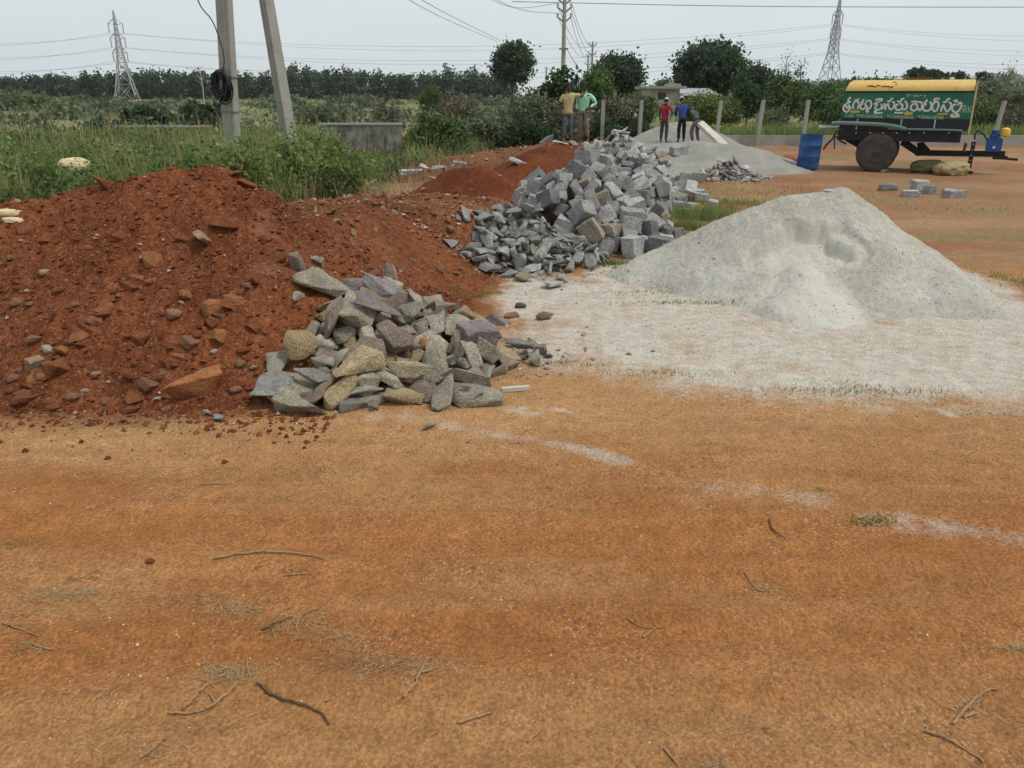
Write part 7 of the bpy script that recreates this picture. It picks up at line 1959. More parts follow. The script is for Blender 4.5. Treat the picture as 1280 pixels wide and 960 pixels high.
11 178 4951 20554 125 576 296 -22 -762;2 200 5504 20142 104 405 450 -26 795;5 289 5612 21125 64 875 -361 -168 -276;6 259 5072 20587 210 -308 444 431 -723
5 142 5874 20814 169 -556 167 -178 -795;4 300 5830 20951 140 956 -146 247 -55;2 234 5467 20918 215 32 342 -531 -775;3 154 5159 20742 216 809 461 -111 -346
3 287 5927 20557 213 -854 184 -93 477;2 152 5442 20221 154 542 -84 151 -822;9 141 5936 20758 160 909 -69 410 -7;5 158 5510 20758 322 821 -544 127 114
0 195 5598 20384 276 792 54 -10 -609;2 155 5396 20374 261 608 203 -524 561;11 235 5649 20259 184 673 -284 504 460;8 316 4936 20744 123 683 330 -370 -536
0 208 5139 20824 181 450 -77 661 596;7 294 5723 20381 255 81 333 -302 889;1 142 5128 20442 193 620 494 -342 -504;0 224 5588 20982 161 592 -317 467 576
8 177 5232 20756 250 247 292 63 922;4 284 5117 20344 169 220 316 77 -920;0 192 5011 20479 150 898 46 -435 35;1 308 5321 20680 345 562 95 -193 -799
7 263 5851 20192 92 797 -190 321 476;8 262 5300 20864 229 921 -26 -116 -370;10 140 5820 20374 187 740 -23 271 -615;5 164 5998 20274 64 716 19 360 598
4 176 5218 20890 172 763 -70 251 592;9 189 5850 20701 230 860 5 414 299;2 221 5672 20509 330 857 226 462 31;9 155 5643 20707 325 -53 63 -558 -826
4 190 5508 20426 317 848 -3 460 -264;7 154 5474 20708 358 925 -176 259 -215;6 218 5631 20859 243 -341 380 183 -840;9 197 5485 20991 154 757 -18 -37 652
9 149 5996 20602 153 378 -44 128 -916;9 265 5058 20716 188 -697 108 106 -701;5 164 5218 21037 76 478 -110 224 842;4 140 5168 20517 236 691 -41 -138 -708
0 171 5384 20284 196 692 -33 210 -689;6 265 5732 20739 289 -285 179 90 937;3 221 5819 20524 258 305 512 418 686;1 212 5039 20831 132 -694 490 -65 -523
7 209 5485 20274 205 742 -170 405 -506;8 301 5261 20208 140 -113 275 88 -951;1 208 5195 20645 269 752 101 -479 -441;2 150 5280 20391 237 989 -23 -120 79
1 208 4994 20633 155 -967 79 14 -243;2 186 5585 20773 307 250 133 214 935;2 180 5293 20997 124 964 -142 -226 10;8 262 5285 21136 38 -698 458 166 524
7 227 5465 20833 277 -122 77 -119 -982;4 176 5232 20347 199 868 47 -154 470;2 184 5364 20929 186 -793 437 122 -406;1 265 5135 20206 96 146 234 -114 -954
11 294 4951 20917 67 859 -462 -203 -87;3 171 5709 20880 201 636 164 2 754;4 140 5771 20334 184 868 485 -84 68;4 206 6018 20409 117 -294 411 -290 812
2 160 4806 20643 40 -25 365 -74 -928;8 147 5652 20613 350 898 177 338 -220;6 140 5405 21027 112 -93 420 -62 -901;6 232 5522 20522 388 653 -408 -544 -334
9 172 5930 20441 167 701 531 253 403;5 145 5205 20119 40 820 72 563 73;2 149 5435 20116 74 -359 241 450 -781;7 140 6184 20516 38 436 131 457 764
1 162 5345 20427 284 147 134 -103 974;10 143 5740 20529 289 55 490 -61 868;10 268 6182 20703 58 804 23 548 -231;5 152 5966 20691 162 963 132 5 -233
1 144 4869 20791 47 -717 603 -119 -330;3 141 5483 20619 380 -873 158 -29 460;0 163 5520 20213 151 367 -31 470 -803;5 219 5980 20983 52 808 -477 342 -60
6 141 5370 21076 73 -21 683 19 -730;1 152 5316 20316 202 596 -51 69 -798;9 143 5836 20441 210 784 -212 578 -85;4 196 5754 20255 150 891 393 99 -202
8 142 5183 20401 202 747 592 -50 299'''),
}
# ================================================================ THE STONE PILES
def stone(kind, k, loc, q, s, name, mat, colour, label, cat, group=None):
    me = STONES[kind][k % len(STONES[kind])]
    key = me.name + mat.name
    me2 = STONE_MATS.get(key)
    if me2 is None:
        me2 = me.copy(); me2.materials.clear(); me2.materials.append(mat); STONE_MATS[key] = me2
    o = bpy.data.objects.new(name, me2); COL.objects.link(o)
    o.location = loc
    o.rotation_mode = 'QUATERNION'; o.rotation_quaternion = q
    o.scale = s if hasattr(s, '__len__') else (s, s, s)
    o.color = (*colour, 1)
    return tag(o, label, cat, group)
STONE_MATS = {}
RST = np.random.RandomState(900)
GREYS = (('grey', (0.309, 0.272, 0.206)), ('pale grey', (0.412, 0.370, 0.288)), ('purplish grey', (0.278, 0.215, 0.172)), ('tan', (0.355, 0.270, 0.158)), ('dark grey', (0.185, 0.165, 0.130)))
BGREY = (('grey', (.31, .308, .295)), ('pale grey', (.45, .445, .425)), ('dark grey', (.20, .20, .196)), ('brownish', (.31, .26, .20)))

def pile(tagname, name, mat, cols, probs, zone, cat, group, zs, x_split=None, skip=None, grow=1.0):
    kind, txt = PILES[tagname]
    for row in txt.replace('\n', ';').split(';'):
        v = [float(a) for a in row.split()]
        if len(v) < 9: continue
        k = int(v[0]); s, x, y, z, qw, qx, qy, qz = [a / 1000 for a in v[1:]]
        if skip and skip(x, y, z): continue
        s *= grow
        w, c = cols[RST.choice(len(cols), p=probs)]
        c = tuple(np.array(c) * RST.uniform(.86, 1.14))
        hgt = zs[0] if z > zs[2] else (zs[1] if z < zs[3] else 'in the body')
        lr = ''
        if x_split is not None: lr = ', left half' if x < x_split else ', right half'
        stone(kind, k, (x, y, z), (qw, qx, qy, qz), s, name, mat, c, f'{w} {zone[0]} {hgt} of {zone[1]}{lr}', cat, group)

NEAR_SKIP = lambda x, y, z: y > 7.3 or z > .85 or x < -1.85 or y < 4.9 or x > .12 or (x < -1.15 and y > 6.35) or z > .80 - .95 * max(0, x + .8)
pile('near', 'rubble_stone', M['rubble'], GREYS, [.22, .18, .26, .30, .04], ('angular rubble stone', 'the nearest pile'), 'stone', 'rubble stones of the nearest pile', ('on top', 'at the foot', .42, .18), -1.0, skip=NEAR_SKIP, grow=1.18)
pile('near2', 'flat_stone', M['rubble'], GREYS, [.24, .22, .24, .26, .04], ('rubble slab', 'the nearest pile'), 'stone', 'rubble slabs of the nearest pile', ('on top', 'at the foot', .42, .18), -1.0, skip=NEAR_SKIP, grow=1.18)
pile('near_edge', 'rubble_stone', M['rubble'], GREYS, [.30, .15, .30, .2, .05], ('loose rubble stone', "the nearest tail"), 'stone', 'rubble stones of the nearest pile', ('on top', 'flat on the ground', .2, .1), .15)
CHIPS = (('grey', (.285, .285, .268)), ('pale grey', (.40, .40, .372)), ('tan', (.33, .28, .19)), ('dark grey', (.185, .185, .175)))
pile('chips', 'stone_chip', M['rubble'], CHIPS, [.46, .36, .07, .11], ('flat quarry chip', 'the chip pile'), 'stone', 'chips of the flat-chip pile', ('near the top', 'at the foot', .42, .15), .15)
pile('blocks', 'granite_block', M['granite'], BGREY, [.44, .28, .23, .05], ('cut granite block', 'the big block pile'), 'stone block', 'blocks of the big block pile', ('high on the crest', 'at the foot', .75, .25), 1.3, skip=lambda x, y, z: y < 9.9 or y > 15 or x < .05 or x > 2.45 or (x < .70 and y < 11.2), grow=1.1)
pile('blocks_rear', 'granite_block', M['granite'], BGREY, [.38, .36, .18, .08], ('cut granite block', 'the rear block ridge'), 'stone block', 'blocks of the rear ridge', ('on top', 'at the foot', .55, .2), 2.5, skip=lambda x, y, z: y < 13.2 or x < .8 + (y - 14) * .28 or x > 4.2)
pile('blocks_rear2', 'granite_block', M['granite'], BGREY, [.38, .36, .18, .08], ('scattered granite block', 'the loose block row'), 'stone block', 'blocks of the rear ridge', ('stacked', 'low', .3, .15), None, skip=lambda x, y, z: x > 4.3)
pile('far', 'rubble_stone', M['granite'], BGREY, [.26, .56, .04, .14], ('broken stone', 'the far stone pile'), 'stone', 'stones of the far pile', ('near the top', 'at the foot', .65, .25), 2.9, skip=lambda x, y, z: y < 20.9 or y > 24.6 or abs(x - 2.95) > 1.35)
pile('shards', 'stone_shard', M['rubble'], (('whitish', (.52, .50, .47)), ('grey', (.31, .30, .29)), ('brownish', (.30, .235, .18))), [.36, .36, .28], ('small stone shard', 'the shard pile'), 'stone', 'shards of the shard pile', ('near the top', 'at the foot', .28, .12), 5.5)

def qrot(ax, ay, az):
    return Euler((R(ax), R(ay), R(az))).to_quaternion()

from mathutils.bvhtree import BVHTree
def pile_tree(names):
    V = []; F = []
    for o in bpy.data.objects:
        if o.type == 'MESH' and o.name.split('.')[0] in names:
            Mx = Matrix.LocRotScale(o.location, o.rotation_quaternion, o.scale); b = len(V)
            V += [Mx @ v.co for v in o.data.vertices]; F += [tuple(b + i for i in p.vertices) for p in o.data.polygons]
    return BVHTree.FromPolygons(V, F)
NEAR_TREE = pile_tree(('rubble_stone', 'flat_stone'))
def hit_pile(px, py):
    """the first stone of the nearest pile, or the land, along a sight line"""
    g = hit(px, py); u, dy, dz = ray(px, py)
    loc, n, i, d = NEAR_TREE.ray_cast(camo.location, Vector((u, dy, dz)).normalized())
    return loc if loc is not None and (loc - camo.location).length < (g - camo.location).length else g
# stones in the nearest pile that one can pick out
for (px, py, Y, kind, k, s, rot, col, lab) in (
    (375, 432, 5.50, 'lump', 1, (.36, .42, .15), (72, 0, 22), (.36, .27, .15), 'big tan round-rimmed slab standing on edge at the left of the nearest pile'),
    (447, 457, 5.28, 'rubble', 3, (.44, .40, .32), (38, -14, 30), (.40, .315, .185), 'big tan wedge-shaped stone with a flat face at the front of the nearest pile'),
    (505, 466, 5.22, 'rubble', 5, (.52, .34, .24), (24, 10, -12), (.34, .285, .19), 'long tan-grey slab lying low at the front right of the nearest pile'),
    (442, 492, 5.02, 'chip', 2, (.46, .34, .24), (8, -6, 10), (.36, .34, .29), 'flat grey stone balanced on a block at the very front of the nearest pile'),
    (441, 508, 4.97, 'block', 3, (.22, .19, .15), (5, 4, 24), (.23, .215, .19), 'small squarish block propping up the flat stone at the front'),
    (470, 510, 5.02, 'rubble', 8, (.17, .14, .14), (12, 30, 60), (.24, .225, .19), 'small wedge stone just right of the propping block'),
    (486, 368, 6.30, 'rubble', 7, (.58, .30, .22), (30, 32, 24), (.29, .265, .255), 'long purplish slab slanting down on top of the nearest pile'),
    (470, 385, 6.10, 'chip', 4, (.52, .26, .26), (42, 34, 34), (.25, .215, .215), 'second long slab slanting down below the top one'),
    (440, 362, 6.45, 'rubble', 1, (.28, .22, .26), (30, 0, 40), (.25, .215, .20), 'upright purplish stone at the upper left of the nearest pile'),
    (596, 425, 5.78, 'block', 5, (.37, .32, .32), (10, 6, 40), (.235, .20, .20), 'purplish squarish stone at the right end of the nearest pile'),
    (655, 432, 5.70, 'chip', 6, (.40, .21, .20), (6, 8, -12), (.235, .235, .22), 'dark flat shard lying on the dusty ground right of the nearest pile'),
    (622, 406, 6.15, 'rubble', 9, (.27, .24, .27), (20, 30, 10), (.25, .205, .205), 'purplish pointed stone right of the pile, left of the brown round one'),
    (681, 398, 6.35, 'lump', 3, (.25, .20, .18), (5, 0, 20), (.225, .165, .11), 'brown rounded stone, farthest right of the loose ones by the nearest pile'),
    (650, 384, 6.60, 'lump', 5, (.18, .15, .16), (20, 10, 10), (.12, .105, .09), 'small dark pointed stone above the brown rounded one'),
    (640, 396, 6.40, 'lump', 2, (.26, .18, .16), (0, 0, 30), (.34, .20, .12), 'reddish brown stone between the purplish and the brown round ones'),
    (345, 486, 5.15, 'rubble', 13, (.38, .30, .22), (30, 4, 20), (.28, .275, .255), 'flat grey slab at the left foot of the nearest pile, against the red soil'),
    (345, 455, 5.45, 'rubble', 11, (.34, .28, .24), (24, -10, 50), (.33, .31, .25), 'grey-tan slab above the left foot of the nearest pile'),
    (555, 385, 6.40, 'rubble', 4, (.26, .24, .26), (20, 4, 60), (.28, .25, .19), 'tan-grey boulder at the upper right of the nearest pile'),
    (395, 474, 5.25, 'chip', 8, (.36, .26, .22), (28, 8, -14), (.27, .255, .22), 'grey slab leaning at the front left of the nearest pile'),
    (530, 432, 5.75, 'lump', 6, (.17, .16, .15), (5, 20, 10), (.44, .21, .09), 'rust orange stone in the middle of the nearest pile'),
    (600, 495, 4.95, 'chip', 3, (.085, .05, .07), (0, 5, 40), (.33, .31, .28), 'small grey chip on the dirt, left of the pale slat'),
    (582, 487, 5.12, 'chip', 7, (.09, .05, .06), (5, 0, -10), (.20, .17, .13), 'small dark chip on the dirt in front of the nearest pile'),
    (535, 536, 4.66, 'rubble', 6, (.13, .08, .08), (14, 10, 40), (.30, .295, .285), 'single grey stone chip alone on the dirt in front of the nearest pile'),
    (272, 525, 4.78, 'rubble', 10, (.18, .11, .10), (16, 14, 130), (.36, .365, .37), 'blue-grey stone chip alone on the dirt below the red mound'),
    (262, 518, 4.86, 'chip', 5, (.10, .07, .08), (10, 24, 60), (.40, .40, .40), 'small pale chip touching the blue-grey one below the red mound'),
):
    sz = max(s); h_ = hit_pile(px, py); v_ = (h_ - camo.location).normalized(); a = h_ - v_ * (sz * (.16 if py < 480 else .10)) + Vector((0, 0, .02))
    stone(kind, k, a, qrot(*rot), s, 'rubble_stone', M['rubble'], col, lab, 'stone')

p = G(644, 490); m = MB(); m.box((0, 0, .02), (.21, .035, .035), Matrix.Rotation(R(4), 3, 'Z')); o = m.build('slat', M['wood'], None, bevel=.004); o.location = (p[0], p[1], surf1(*p)); o.rotation_euler = (0, 0, R(8)); tag(o, 'short pale slat lying on the dirt in front of the nearest pile', 'slat')

# blocks that lie about on their own
for (px, py, w, kind, k, dims, rz, col, lab) in (
    (1113, 239, 0, 'block', 1, (.40, .30, .24), 4, (.25, .25, .245), 'single grey block on the yard, leftmost of the few in front of the tanker'),
    (1152, 239, 0, 'block', 2, (.46, .30, .34), 20, (.42, .40, .37), 'tallest pale block of the group of three in front of the tanker'),
    (1164, 243, 0, 'block', 4, (.30, .28, .28), 36, (.26, .265, .27), 'darker block at the right of the group of three in front of the tanker'),
    (1140, 247, 0, 'block', 6, (.36, .26, .20), -8, (.40, .40, .39), 'low pale block at the front of the group of three in front of the tanker'),
    (1197, 248, 0, 'block', 7, (.44, .32, .30), 10, (.33, .33, .32), 'grey block on the yard, rightmost of the few in front of the tanker'),
    (1188, 244, 0, 'block', 8, (.26, .22, .2), -12, (.42, .41, .38), 'small pale block tucked behind the rightmost one in front of the tanker'),
    (1108, 216, 0, 'lump', 4, (.40, .28, .26), 15, (.30, .28, .25), 'chock stone wedged in front of the tanker wheel'),
    (834, 226, 0, 'block', 0, (.52, .30, .28), 3, (.36, .34, .31), 'block at the left end of the row below the rear sand heap'),
    (853, 228, 0, 'block', 3, (.54, .34, .30), -6, (.29, .285, .275), 'block in the middle of the row below the rear sand heap'),
    (869, 229, 0, 'block', 5, (.62, .36, .38), 8, (.30, .30, .295), 'biggest block at the right of the row below the rear sand heap'),
    (895, 228, 0, 'lump', 0, (.40, .34, .34), 30, (.35, .345, .33), 'rough stone in front of the shard pile'),
    (849, 195, 0, 'block', 9, (.52, .40, .36), 28, (.36, .355, .34), 'block lying on the slope of the rear sand heap'),
    (1043, 240, 0, 'lump', 7, (.5, .2, .10), 0, (.50, .48, .44), 'flat pale stone on the yard behind the peak of the big sand heap'),
    (811, 312, 0, 'block', 2, (.26, .24, .25), 24, (.40, .40, .395), 'single block at the lower right corner of the big block pile'),
    (785, 300, 0, 'block', 7, (.44, .30, .26), 12, (.34, .335, .32), 'long block on the grass at the right front of the big block pile'),
    (862, 268, 0, 'block', 4, (.40, .26, .16), -20, (.42, .41, .39), 'flat pale block in the grass right of the big block pile'),
):
    h_ = hit(px, py)
    me = STONES[kind][k]; zmin = min(v.co.z for v in me.vertices)
    stone(kind, k, (h_.x, h_.y + dims[1] * .4, h_.z - zmin * dims[2] - .02), qrot(0, 0, rz), dims, 'granite_block', M['granite'], col, lab, 'stone block')

# slabs and stones half sunk in the soil behind the mounds
for (px, py, kind, k, s, rot, col, lab) in (
    (346, 218, 'block', 1, (.34, .22, .16), (0, 0, 5), (.34, .33, .28), 'pale block in the dry grass below the leaning pole'),
    (406, 219, 'block', 6, (.36, .22, .16), (6, 0, -6), (.36, .35, .30), 'pale block in the dry grass right of the leaning pole'),
    (426, 242, 'chip', 2, (.34, .24, .2), (0, 8, 10), (.52, .51, .49), 'whitish flat chip on the bank behind the big red mound'),
    (462, 231, 'chip', 4, (.50, .30, .24), (10, -22, 20), (.46, .455, .44), 'pale slab tilted on the bank, left of the flat one'),
    (468, 238, 'lump', 2, (.26, .24, .2), (0, 0, 40), (.34, .31, .28), 'rounded grey stone in front of the tilted pale slab'),
    (480, 225, 'chip', 7, (.46, .28, .22), (0, -6, -10), (.43, .43, .425), 'flat pale slab next on the bank'),
    (512, 217, 'block', 2, (.64, .40, .18), (0, -3, 4), (.42, .43, .44), 'largest flat blue-grey slab on the bank below the stained wall'),
    (513, 206, 'rubble', 2, (.34, .26, .40), (60, 10, 20), (.42, .39, .36), 'pointed stone standing behind the largest flat slab'),
    (530, 210, 'chip', 9, (.48, .30, .24), (6, 24, -20), (.46, .46, .45), 'pale slab sloping right of the pointed stone'),
    (549, 212, 'rubble', 4, (.52, .40, .44), (30, -14, 30), (.33, .335, .34), 'grey boulder on the bank left of the fine red heap'),
    (575, 208, 'block', 5, (.40, .28, .24), (4, 8, 6), (.33, .34, .34), 'grey block behind the fine red heap'),
    (540, 224, 'chip', 1, (.42, .26, .22), (4, 10, -14), (.48, .45, .41), 'pale chip lying low in front of the grey boulder'),
    (529, 239, 'lump', 4, (.20, .17, .16), (0, 0, 10), (.46, .33, .20), 'small tan stone on the bank'),
    (683, 178, 'rubble', 5, (.80, .5, .55), (40, -20, 10), (.33, .31, .29), 'grey tilted slab on the dug earth left of the man in yellow'),
    (700, 180, 'chip', 3, (.5, .34, .28), (10, 14, 10), (.48, .47, .45), 'pale slab at the feet of the man in yellow'),
    (716, 181, 'lump', 6, (.5, .4, .3), (10, 14, 60), (.36, .29, .26), 'brownish stone between the two standing men'),
    (650, 205, 'block', 3, (.56, .18, .18), (0, 20, -14), (.60, .59, .57), 'white-topped block sticking out at the left end of the big block pile'),
    (625, 222, 'lump', 1, (.10, .10, .09), (0, 0, 0), (.40, .32, .24), 'small tan lump on the fine red heap'),
    (590, 240, 'lump', 3, (.16, .14, .12), (0, 0, 20), (.28, .11, .06), 'red lump at the foot of the fine red heap'),
):
    h_ = hit(px, py); stone(kind, k, h_ + Vector((0, .05, .03)), qrot(*rot), s, 'field_stone', M['granite'] if kind != 'lump' else M['rubble'], col, lab, 'stone')

# ---------------------------------------------------------------- clods and stones in the red mound
RED = (.235, .080, .032); ORG = (.33, .135, .055); BRN = (.25, .13, .07); TAN = (.36, .26, .16); PAL = (.42, .37, .31); PNK = (.30, .16, .11)
names = {RED: 'red', ORG: 'orange', BRN: 'brown', TAN: 'tan', PAL: 'pale grey', PNK: 'pinkish'}
CL = ((132, 234, 40, RED, 'chip', (30, 34, 20)), (296, 220, 28, RED, 'chip', (0, 0, 0)), (311, 233, 26, RED, 'chip', (10, 20, 0)), (282, 283, 38, RED, 'rubble', (50, 10, 0)), (257, 301, 30, TAN, 'rubble', (30, 24, 20)), (193, 328, 32, ORG, 'rubble', (40, 0, 30)),
      (235, 372, 27, ORG, 'lump', (10, 30, 0)), (263, 389, 44, ORG, 'lump', (20, 0, 10)), (296, 386, 40, ORG, 'rubble', (30, 24, 20)), (275, 423, 32, ORG, 'rubble', (20, 10, 0)), (217, 395, 30, PNK, 'lump', (10, 0, 40)), (191, 353, 22, ORG, 'lump', (0, 0, 0)),
      (56, 342, 22, TAN, 'lump', (10, 0, 30)), (15, 324, 16, BRN, 'lump', (60, 0, 0)), (95, 383, 19, BRN, 'lump', (0, 0, 10)), (21, 380, 26, BRN, 'lump', (0, 10, 0)), (38, 381, 17, BRN, 'lump', (0, 0, 50)), (43, 427, 29, BRN, 'lump', (0, 0, 0)), (60, 438, 22, PAL, 'lump', (20, 0, 60)), (77, 440, 13, BRN, 'lump', (0, 0, 0)),
      (46, 456, 20, TAN, 'block', (10, 0, 20)), (57, 473, 30, ORG, 'lump', (0, 0, 10)), (26, 464, 16, BRN, 'lump', (0, 0, 70)), (15, 475, 26, BRN, 'lump', (0, 0, 20)), (15, 489, 20, RED, 'lump', (0, 0, 40)), (31, 503, 40, RED, 'lump', (0, 0, 0)), (79, 461, 36, RED, 'rubble', (20, 0, 30)), (241, 488, 80, ORG, 'rubble', (14, -12, 8)),
      (198, 500, 19, PAL, 'chip', (20, 10, 30)), (107, 489, 12, PAL, 'lump', (40, 0, 0)), (93, 499, 28, BRN, 'lump', (0, 0, 0)), (131, 503, 22, BRN, 'lump', (0, 0, 0)), (168, 500, 27, RED, 'rubble', (10, 20, 0)), (165, 515, 30, RED, 'lump', (0, 0, 10)), (177, 427, 26, RED, 'rubble', (20, 0, 10)), (162, 420, 20, RED, 'lump', (0, 0, 20)),
      (120, 468, 17, TAN, 'lump', (0, 0, 0)), (162, 471, 27, RED, 'lump', (0, 30, 0)), (306, 440, 24, RED, 'lump', (0, 0, 20)), (299, 456, 21, BRN, 'lump', (0, 0, 0)), (268, 440, 15, PAL, 'lump', (0, 0, 40)), (318, 460, 13, PAL, 'lump', (0, 0, 0)), (69, 510, 20, RED, 'lump', (0, 0, 0)), (210, 512, 22, BRN, 'lump', (0, 0, 30)), (295, 488, 22, PNK, 'lump', (0, 0, 0)), (310, 497, 18, RED, 'lump', (0, 0, 0)),
      (345, 325, 26, RED, 'rubble', (30, 0, 0)), (330, 300, 22, RED, 'lump', (0, 0, 20)), (360, 345, 24, RED, 'rubble', (20, 20, 0)), (230, 300, 20, RED, 'rubble', (40, 0, 0)), (150, 300, 22, RED, 'rubble', (40, 0, 60)), (100, 300, 18, RED, 'lump', (0, 0, 0)), (60, 300, 20, RED, 'rubble', (30, 0, 0)), (35, 290, 24, RED, 'rubble', (30, 0, 0)), (75, 365, 20, RED, 'lump', (0, 0, 0)), (20, 350, 13, RED, 'rubble', (0, 0, 0)), (117, 403, 20, ORG, 'rubble', (31, 17, 0)), (214, 456, 27, RED, 'rubble', (12, 34, 0)), (311, 359, 18, BRN, 'rubble', (43, 11, 0)), (108, 412, 25, RED, 'rubble', (24, 28, 0)), (205, 465, 16, ORG, 'rubble', (5, 5, 0)), (302, 368, 23, RED, 'rubble', (36, 22, 0)), (99, 421, 14, BRN, 'rubble', (17, 39, 0)), (196, 474, 21, RED, 'rubble', (48, 16, 0)), (293, 377, 28, ORG, 'rubble', (29, 33, 0)), (90, 430, 19, RED, 'rubble', (10, 10, 0)), (187, 483, 26, BRN, 'rubble', (41, 27, 0)), (284, 386, 17, RED, 'rubble', (22, 4, 0)), (81, 439, 24, ORG, 'rubble', (3, 21, 0)), (178, 492, 15, RED, 'rubble', (34, 38, 0)), (275, 395, 22, BRN, 'rubble', (15, 15, 0)), (72, 448, 13, RED, 'rubble', (46, 32, 0)), (169, 351, 20, ORG, 'rubble', (27, 9, 0)), (266, 404, 27, RED, 'rubble', (8, 26, 0)), (63, 457, 18, BRN, 'rubble', (39, 3, 0)), (160, 360, 25, RED, 'rubble', (20, 20, 0)), (257, 413, 16, ORG, 'rubble', (1, 37, 0)), (54, 466, 23, RED, 'rubble', (32, 14, 0)), (151, 369, 14, BRN, 'rubble', (13, 31, 0)), (248, 422, 21, RED, 'rubble', (44, 8, 0)), (45, 475, 28, ORG, 'rubble', (25, 25, 0)), (142, 378, 19, RED, 'rubble', (6, 2, 0)), (239, 431, 26, BRN, 'rubble', (37, 19, 0)), (36, 484, 17, RED, 'rubble', (18, 36, 0)), (133, 387, 24, ORG, 'rubble', (49, 13, 0)), (230, 440, 15, RED, 'rubble', (30, 30, 0)), (27, 493, 22, BRN, 'rubble', (11, 7, 0)), (124, 396, 13, RED, 'rubble', (42, 24, 0)), (221, 449, 20, ORG, 'rubble', (23, 1, 0)), (318, 352, 27, RED, 'rubble', (4, 18, 0)), (115, 405, 18, BRN, 'rubble', (35, 35, 0)), (212, 458, 25, RED, 'rubble', (16, 12, 0)), (309, 361, 16, ORG, 'rubble', (47, 29, 0)), (106, 414, 23, RED, 'rubble', (28, 6, 0)), (203, 467, 14, BRN, 'rubble', (9, 23, 0)), (300, 370, 21, RED, 'rubble', (40, 0, 0)), (97, 423, 28, ORG, 'rubble', (21, 17, 0)), (194, 476, 19, RED, 'rubble', (2, 34, 0)), (291, 379, 26, BRN, 'rubble', (33, 11, 0)), (130, 395, 20, RED, 'rubble', (20, 0, 0)), (320, 410, 22, RED, 'rubble', (20, 30, 0)), (215, 455, 24, RED, 'lump', (0, 0, 0)), (105, 430, 22, RED, 'rubble', (20, 0, 0)), (250, 345, 18, RED, 'lump', (0, 0, 0)))
for i, (px, py, w, c, kind, rot) in enumerate(CL):
    h_ = hit(px, py); s = w / (FPX / (h_.y * CP + (CAM_H - h_.z) * SP)) * 1.12
    ver = 'at the foot' if py > 470 else ('on the crest' if py < 260 else ('on the upper slope' if py < 350 else 'on the lower slope'))
    hor = 'at the left edge' if px < 70 else ('on the left flank' if px < 160 else ('in the middle' if px < 250 else 'on the right flank'))
    size = 'large' if w > 34 else ('small' if w < 20 else 'middling' if w < 26 else 'chunky')
    stone(kind, i * 3 + 1, h_ + Vector((0, -.01, s * .10)), qrot(rot[0], rot[1], rot[2] + i * 37 % 50), s if kind != 'lump' else (s, s * .85, s * .75), 'soil_clod', M['clod'], tuple(np.array(c) * RST.uniform(.9, 1.1)),
          f'{size} {names[c]} clod {ver} {hor} of the red mound', 'clod', 'clods in the big red mound')
# lumps on the brown bank
n = 0
while n < 90:
    px, py = RST.uniform(395, 600), RST.uniform(243, 348)
    if px < 395 + (py - 243) * .55: continue
    h_ = hit(px, py)
    if h_.y > 14.5 or h_.z < .04: continue
    w = RST.uniform(5, 17) if RST.rand() < .8 else RST.uniform(15, 26); s = w / (FPX / (h_.y * CP + (CAM_H - h_.z) * SP))
    c = [(.235, .12, .065), (.30, .18, .11), (.20, .075, .036), (.34, .26, .18)][RST.choice(4, p=[.42, .28, .2, .1])]
    word = {(.235, .12, .065): 'brown', (.30, .18, .11): 'light brown', (.20, .075, .036): 'red-brown', (.34, .26, .18): 'tan'}[c]
    lab = f'{word} lump ' + ('on the top' if py < 280 else 'on the face' if py < 322 else 'at the foot') + ' of the low brown bank, ' + ('nearer the red mound' if px < 500 else 'nearer the grey chips')
    stone('lump' if RST.rand() < .6 else 'rubble', RST.randint(14), h_, Quaternion(RST.normal(size=4)).normalized(), s, 'soil_lump', M['clod'], c, lab, 'lump', 'lumps on the low brown bank'); n += 1

# ---------------------------------------------------------------- twigs on the near ground
def twig(pts, r, label, mat='twig', forks=(), z=.006):
    m = MB()
    def path(P, r0):
        W = []
        for (px, py) in P:
            x, y = G(px, py); W.append((x, y, surf1(x, y) + r0 * .8 + z * .4))
        W = catmull(W, 6)
        W = [w + Vector((RST.normal() * r0 * .35, RST.normal() * r0 * .35, abs(RST.normal()) * r0 * .4)) for w in W]
        m.tube(W, list(np.linspace(r0, r0 * .55, len(W))), 6)
    path(pts, r)
    for f in forks: path(f, r * .7)
    return tag(m.build('twig', M[mat], None, smooth=60), label, 'twig', 'twigs on the near ground')
twig([(268, 699), (320, 691), (370, 691), (406, 699)], .0065, 'longest gently arched twig, alone left of the middle of the clearing')
twig([(230, 890), (246, 874), (261, 861)], .0075, 'short thick stick slanting up, left of the forked twig pair')
twig([(258, 890), (280, 876), (300, 857)], .0065, 'stick slanting up to the straw clump, second of the pair', forks=([(212, 893), (240, 894), (258, 890)], [(270, 882), (262, 872)]))
twig([(322, 860), (345, 873), (380, 885), (402, 895), (413, 908)], .006, 'long curved twig running down right from the straw clump', 'twig_dark')
twig([(503, 873), (520, 857), (532, 832)], .0068, 'upright slanting twig by itself below the damp patch', forks=([(528, 846), (540, 843), (548, 838)],))
twig([(328, 790), (348, 782), (366, 776)], .0055, 'dark twig crossing the pale one near the straw clippings', 'twig_dark')
twig([(370, 788), (378, 773), (398, 762)], .0045, 'thin pale twig bent over near the straw clippings')
twig([(572, 903), (595, 896), (618, 889)], .006, 'straight grey twig below the upright slanting one')
twig([(176, 949), (195, 936), (213, 922)], .0045, 'thin straight twig near the bottom edge, far left')
twig([(3, 781), (25, 790), (48, 798)], .004, 'thin twig entering from the left edge')
twig([(38, 806), (55, 811), (68, 813)], .004, 'short pale straw-like twig near the left edge')
twig([(961, 650), (966, 660), (982, 671)], .005, 'small hooked twig right of the middle of the clearing', 'twig_dark')
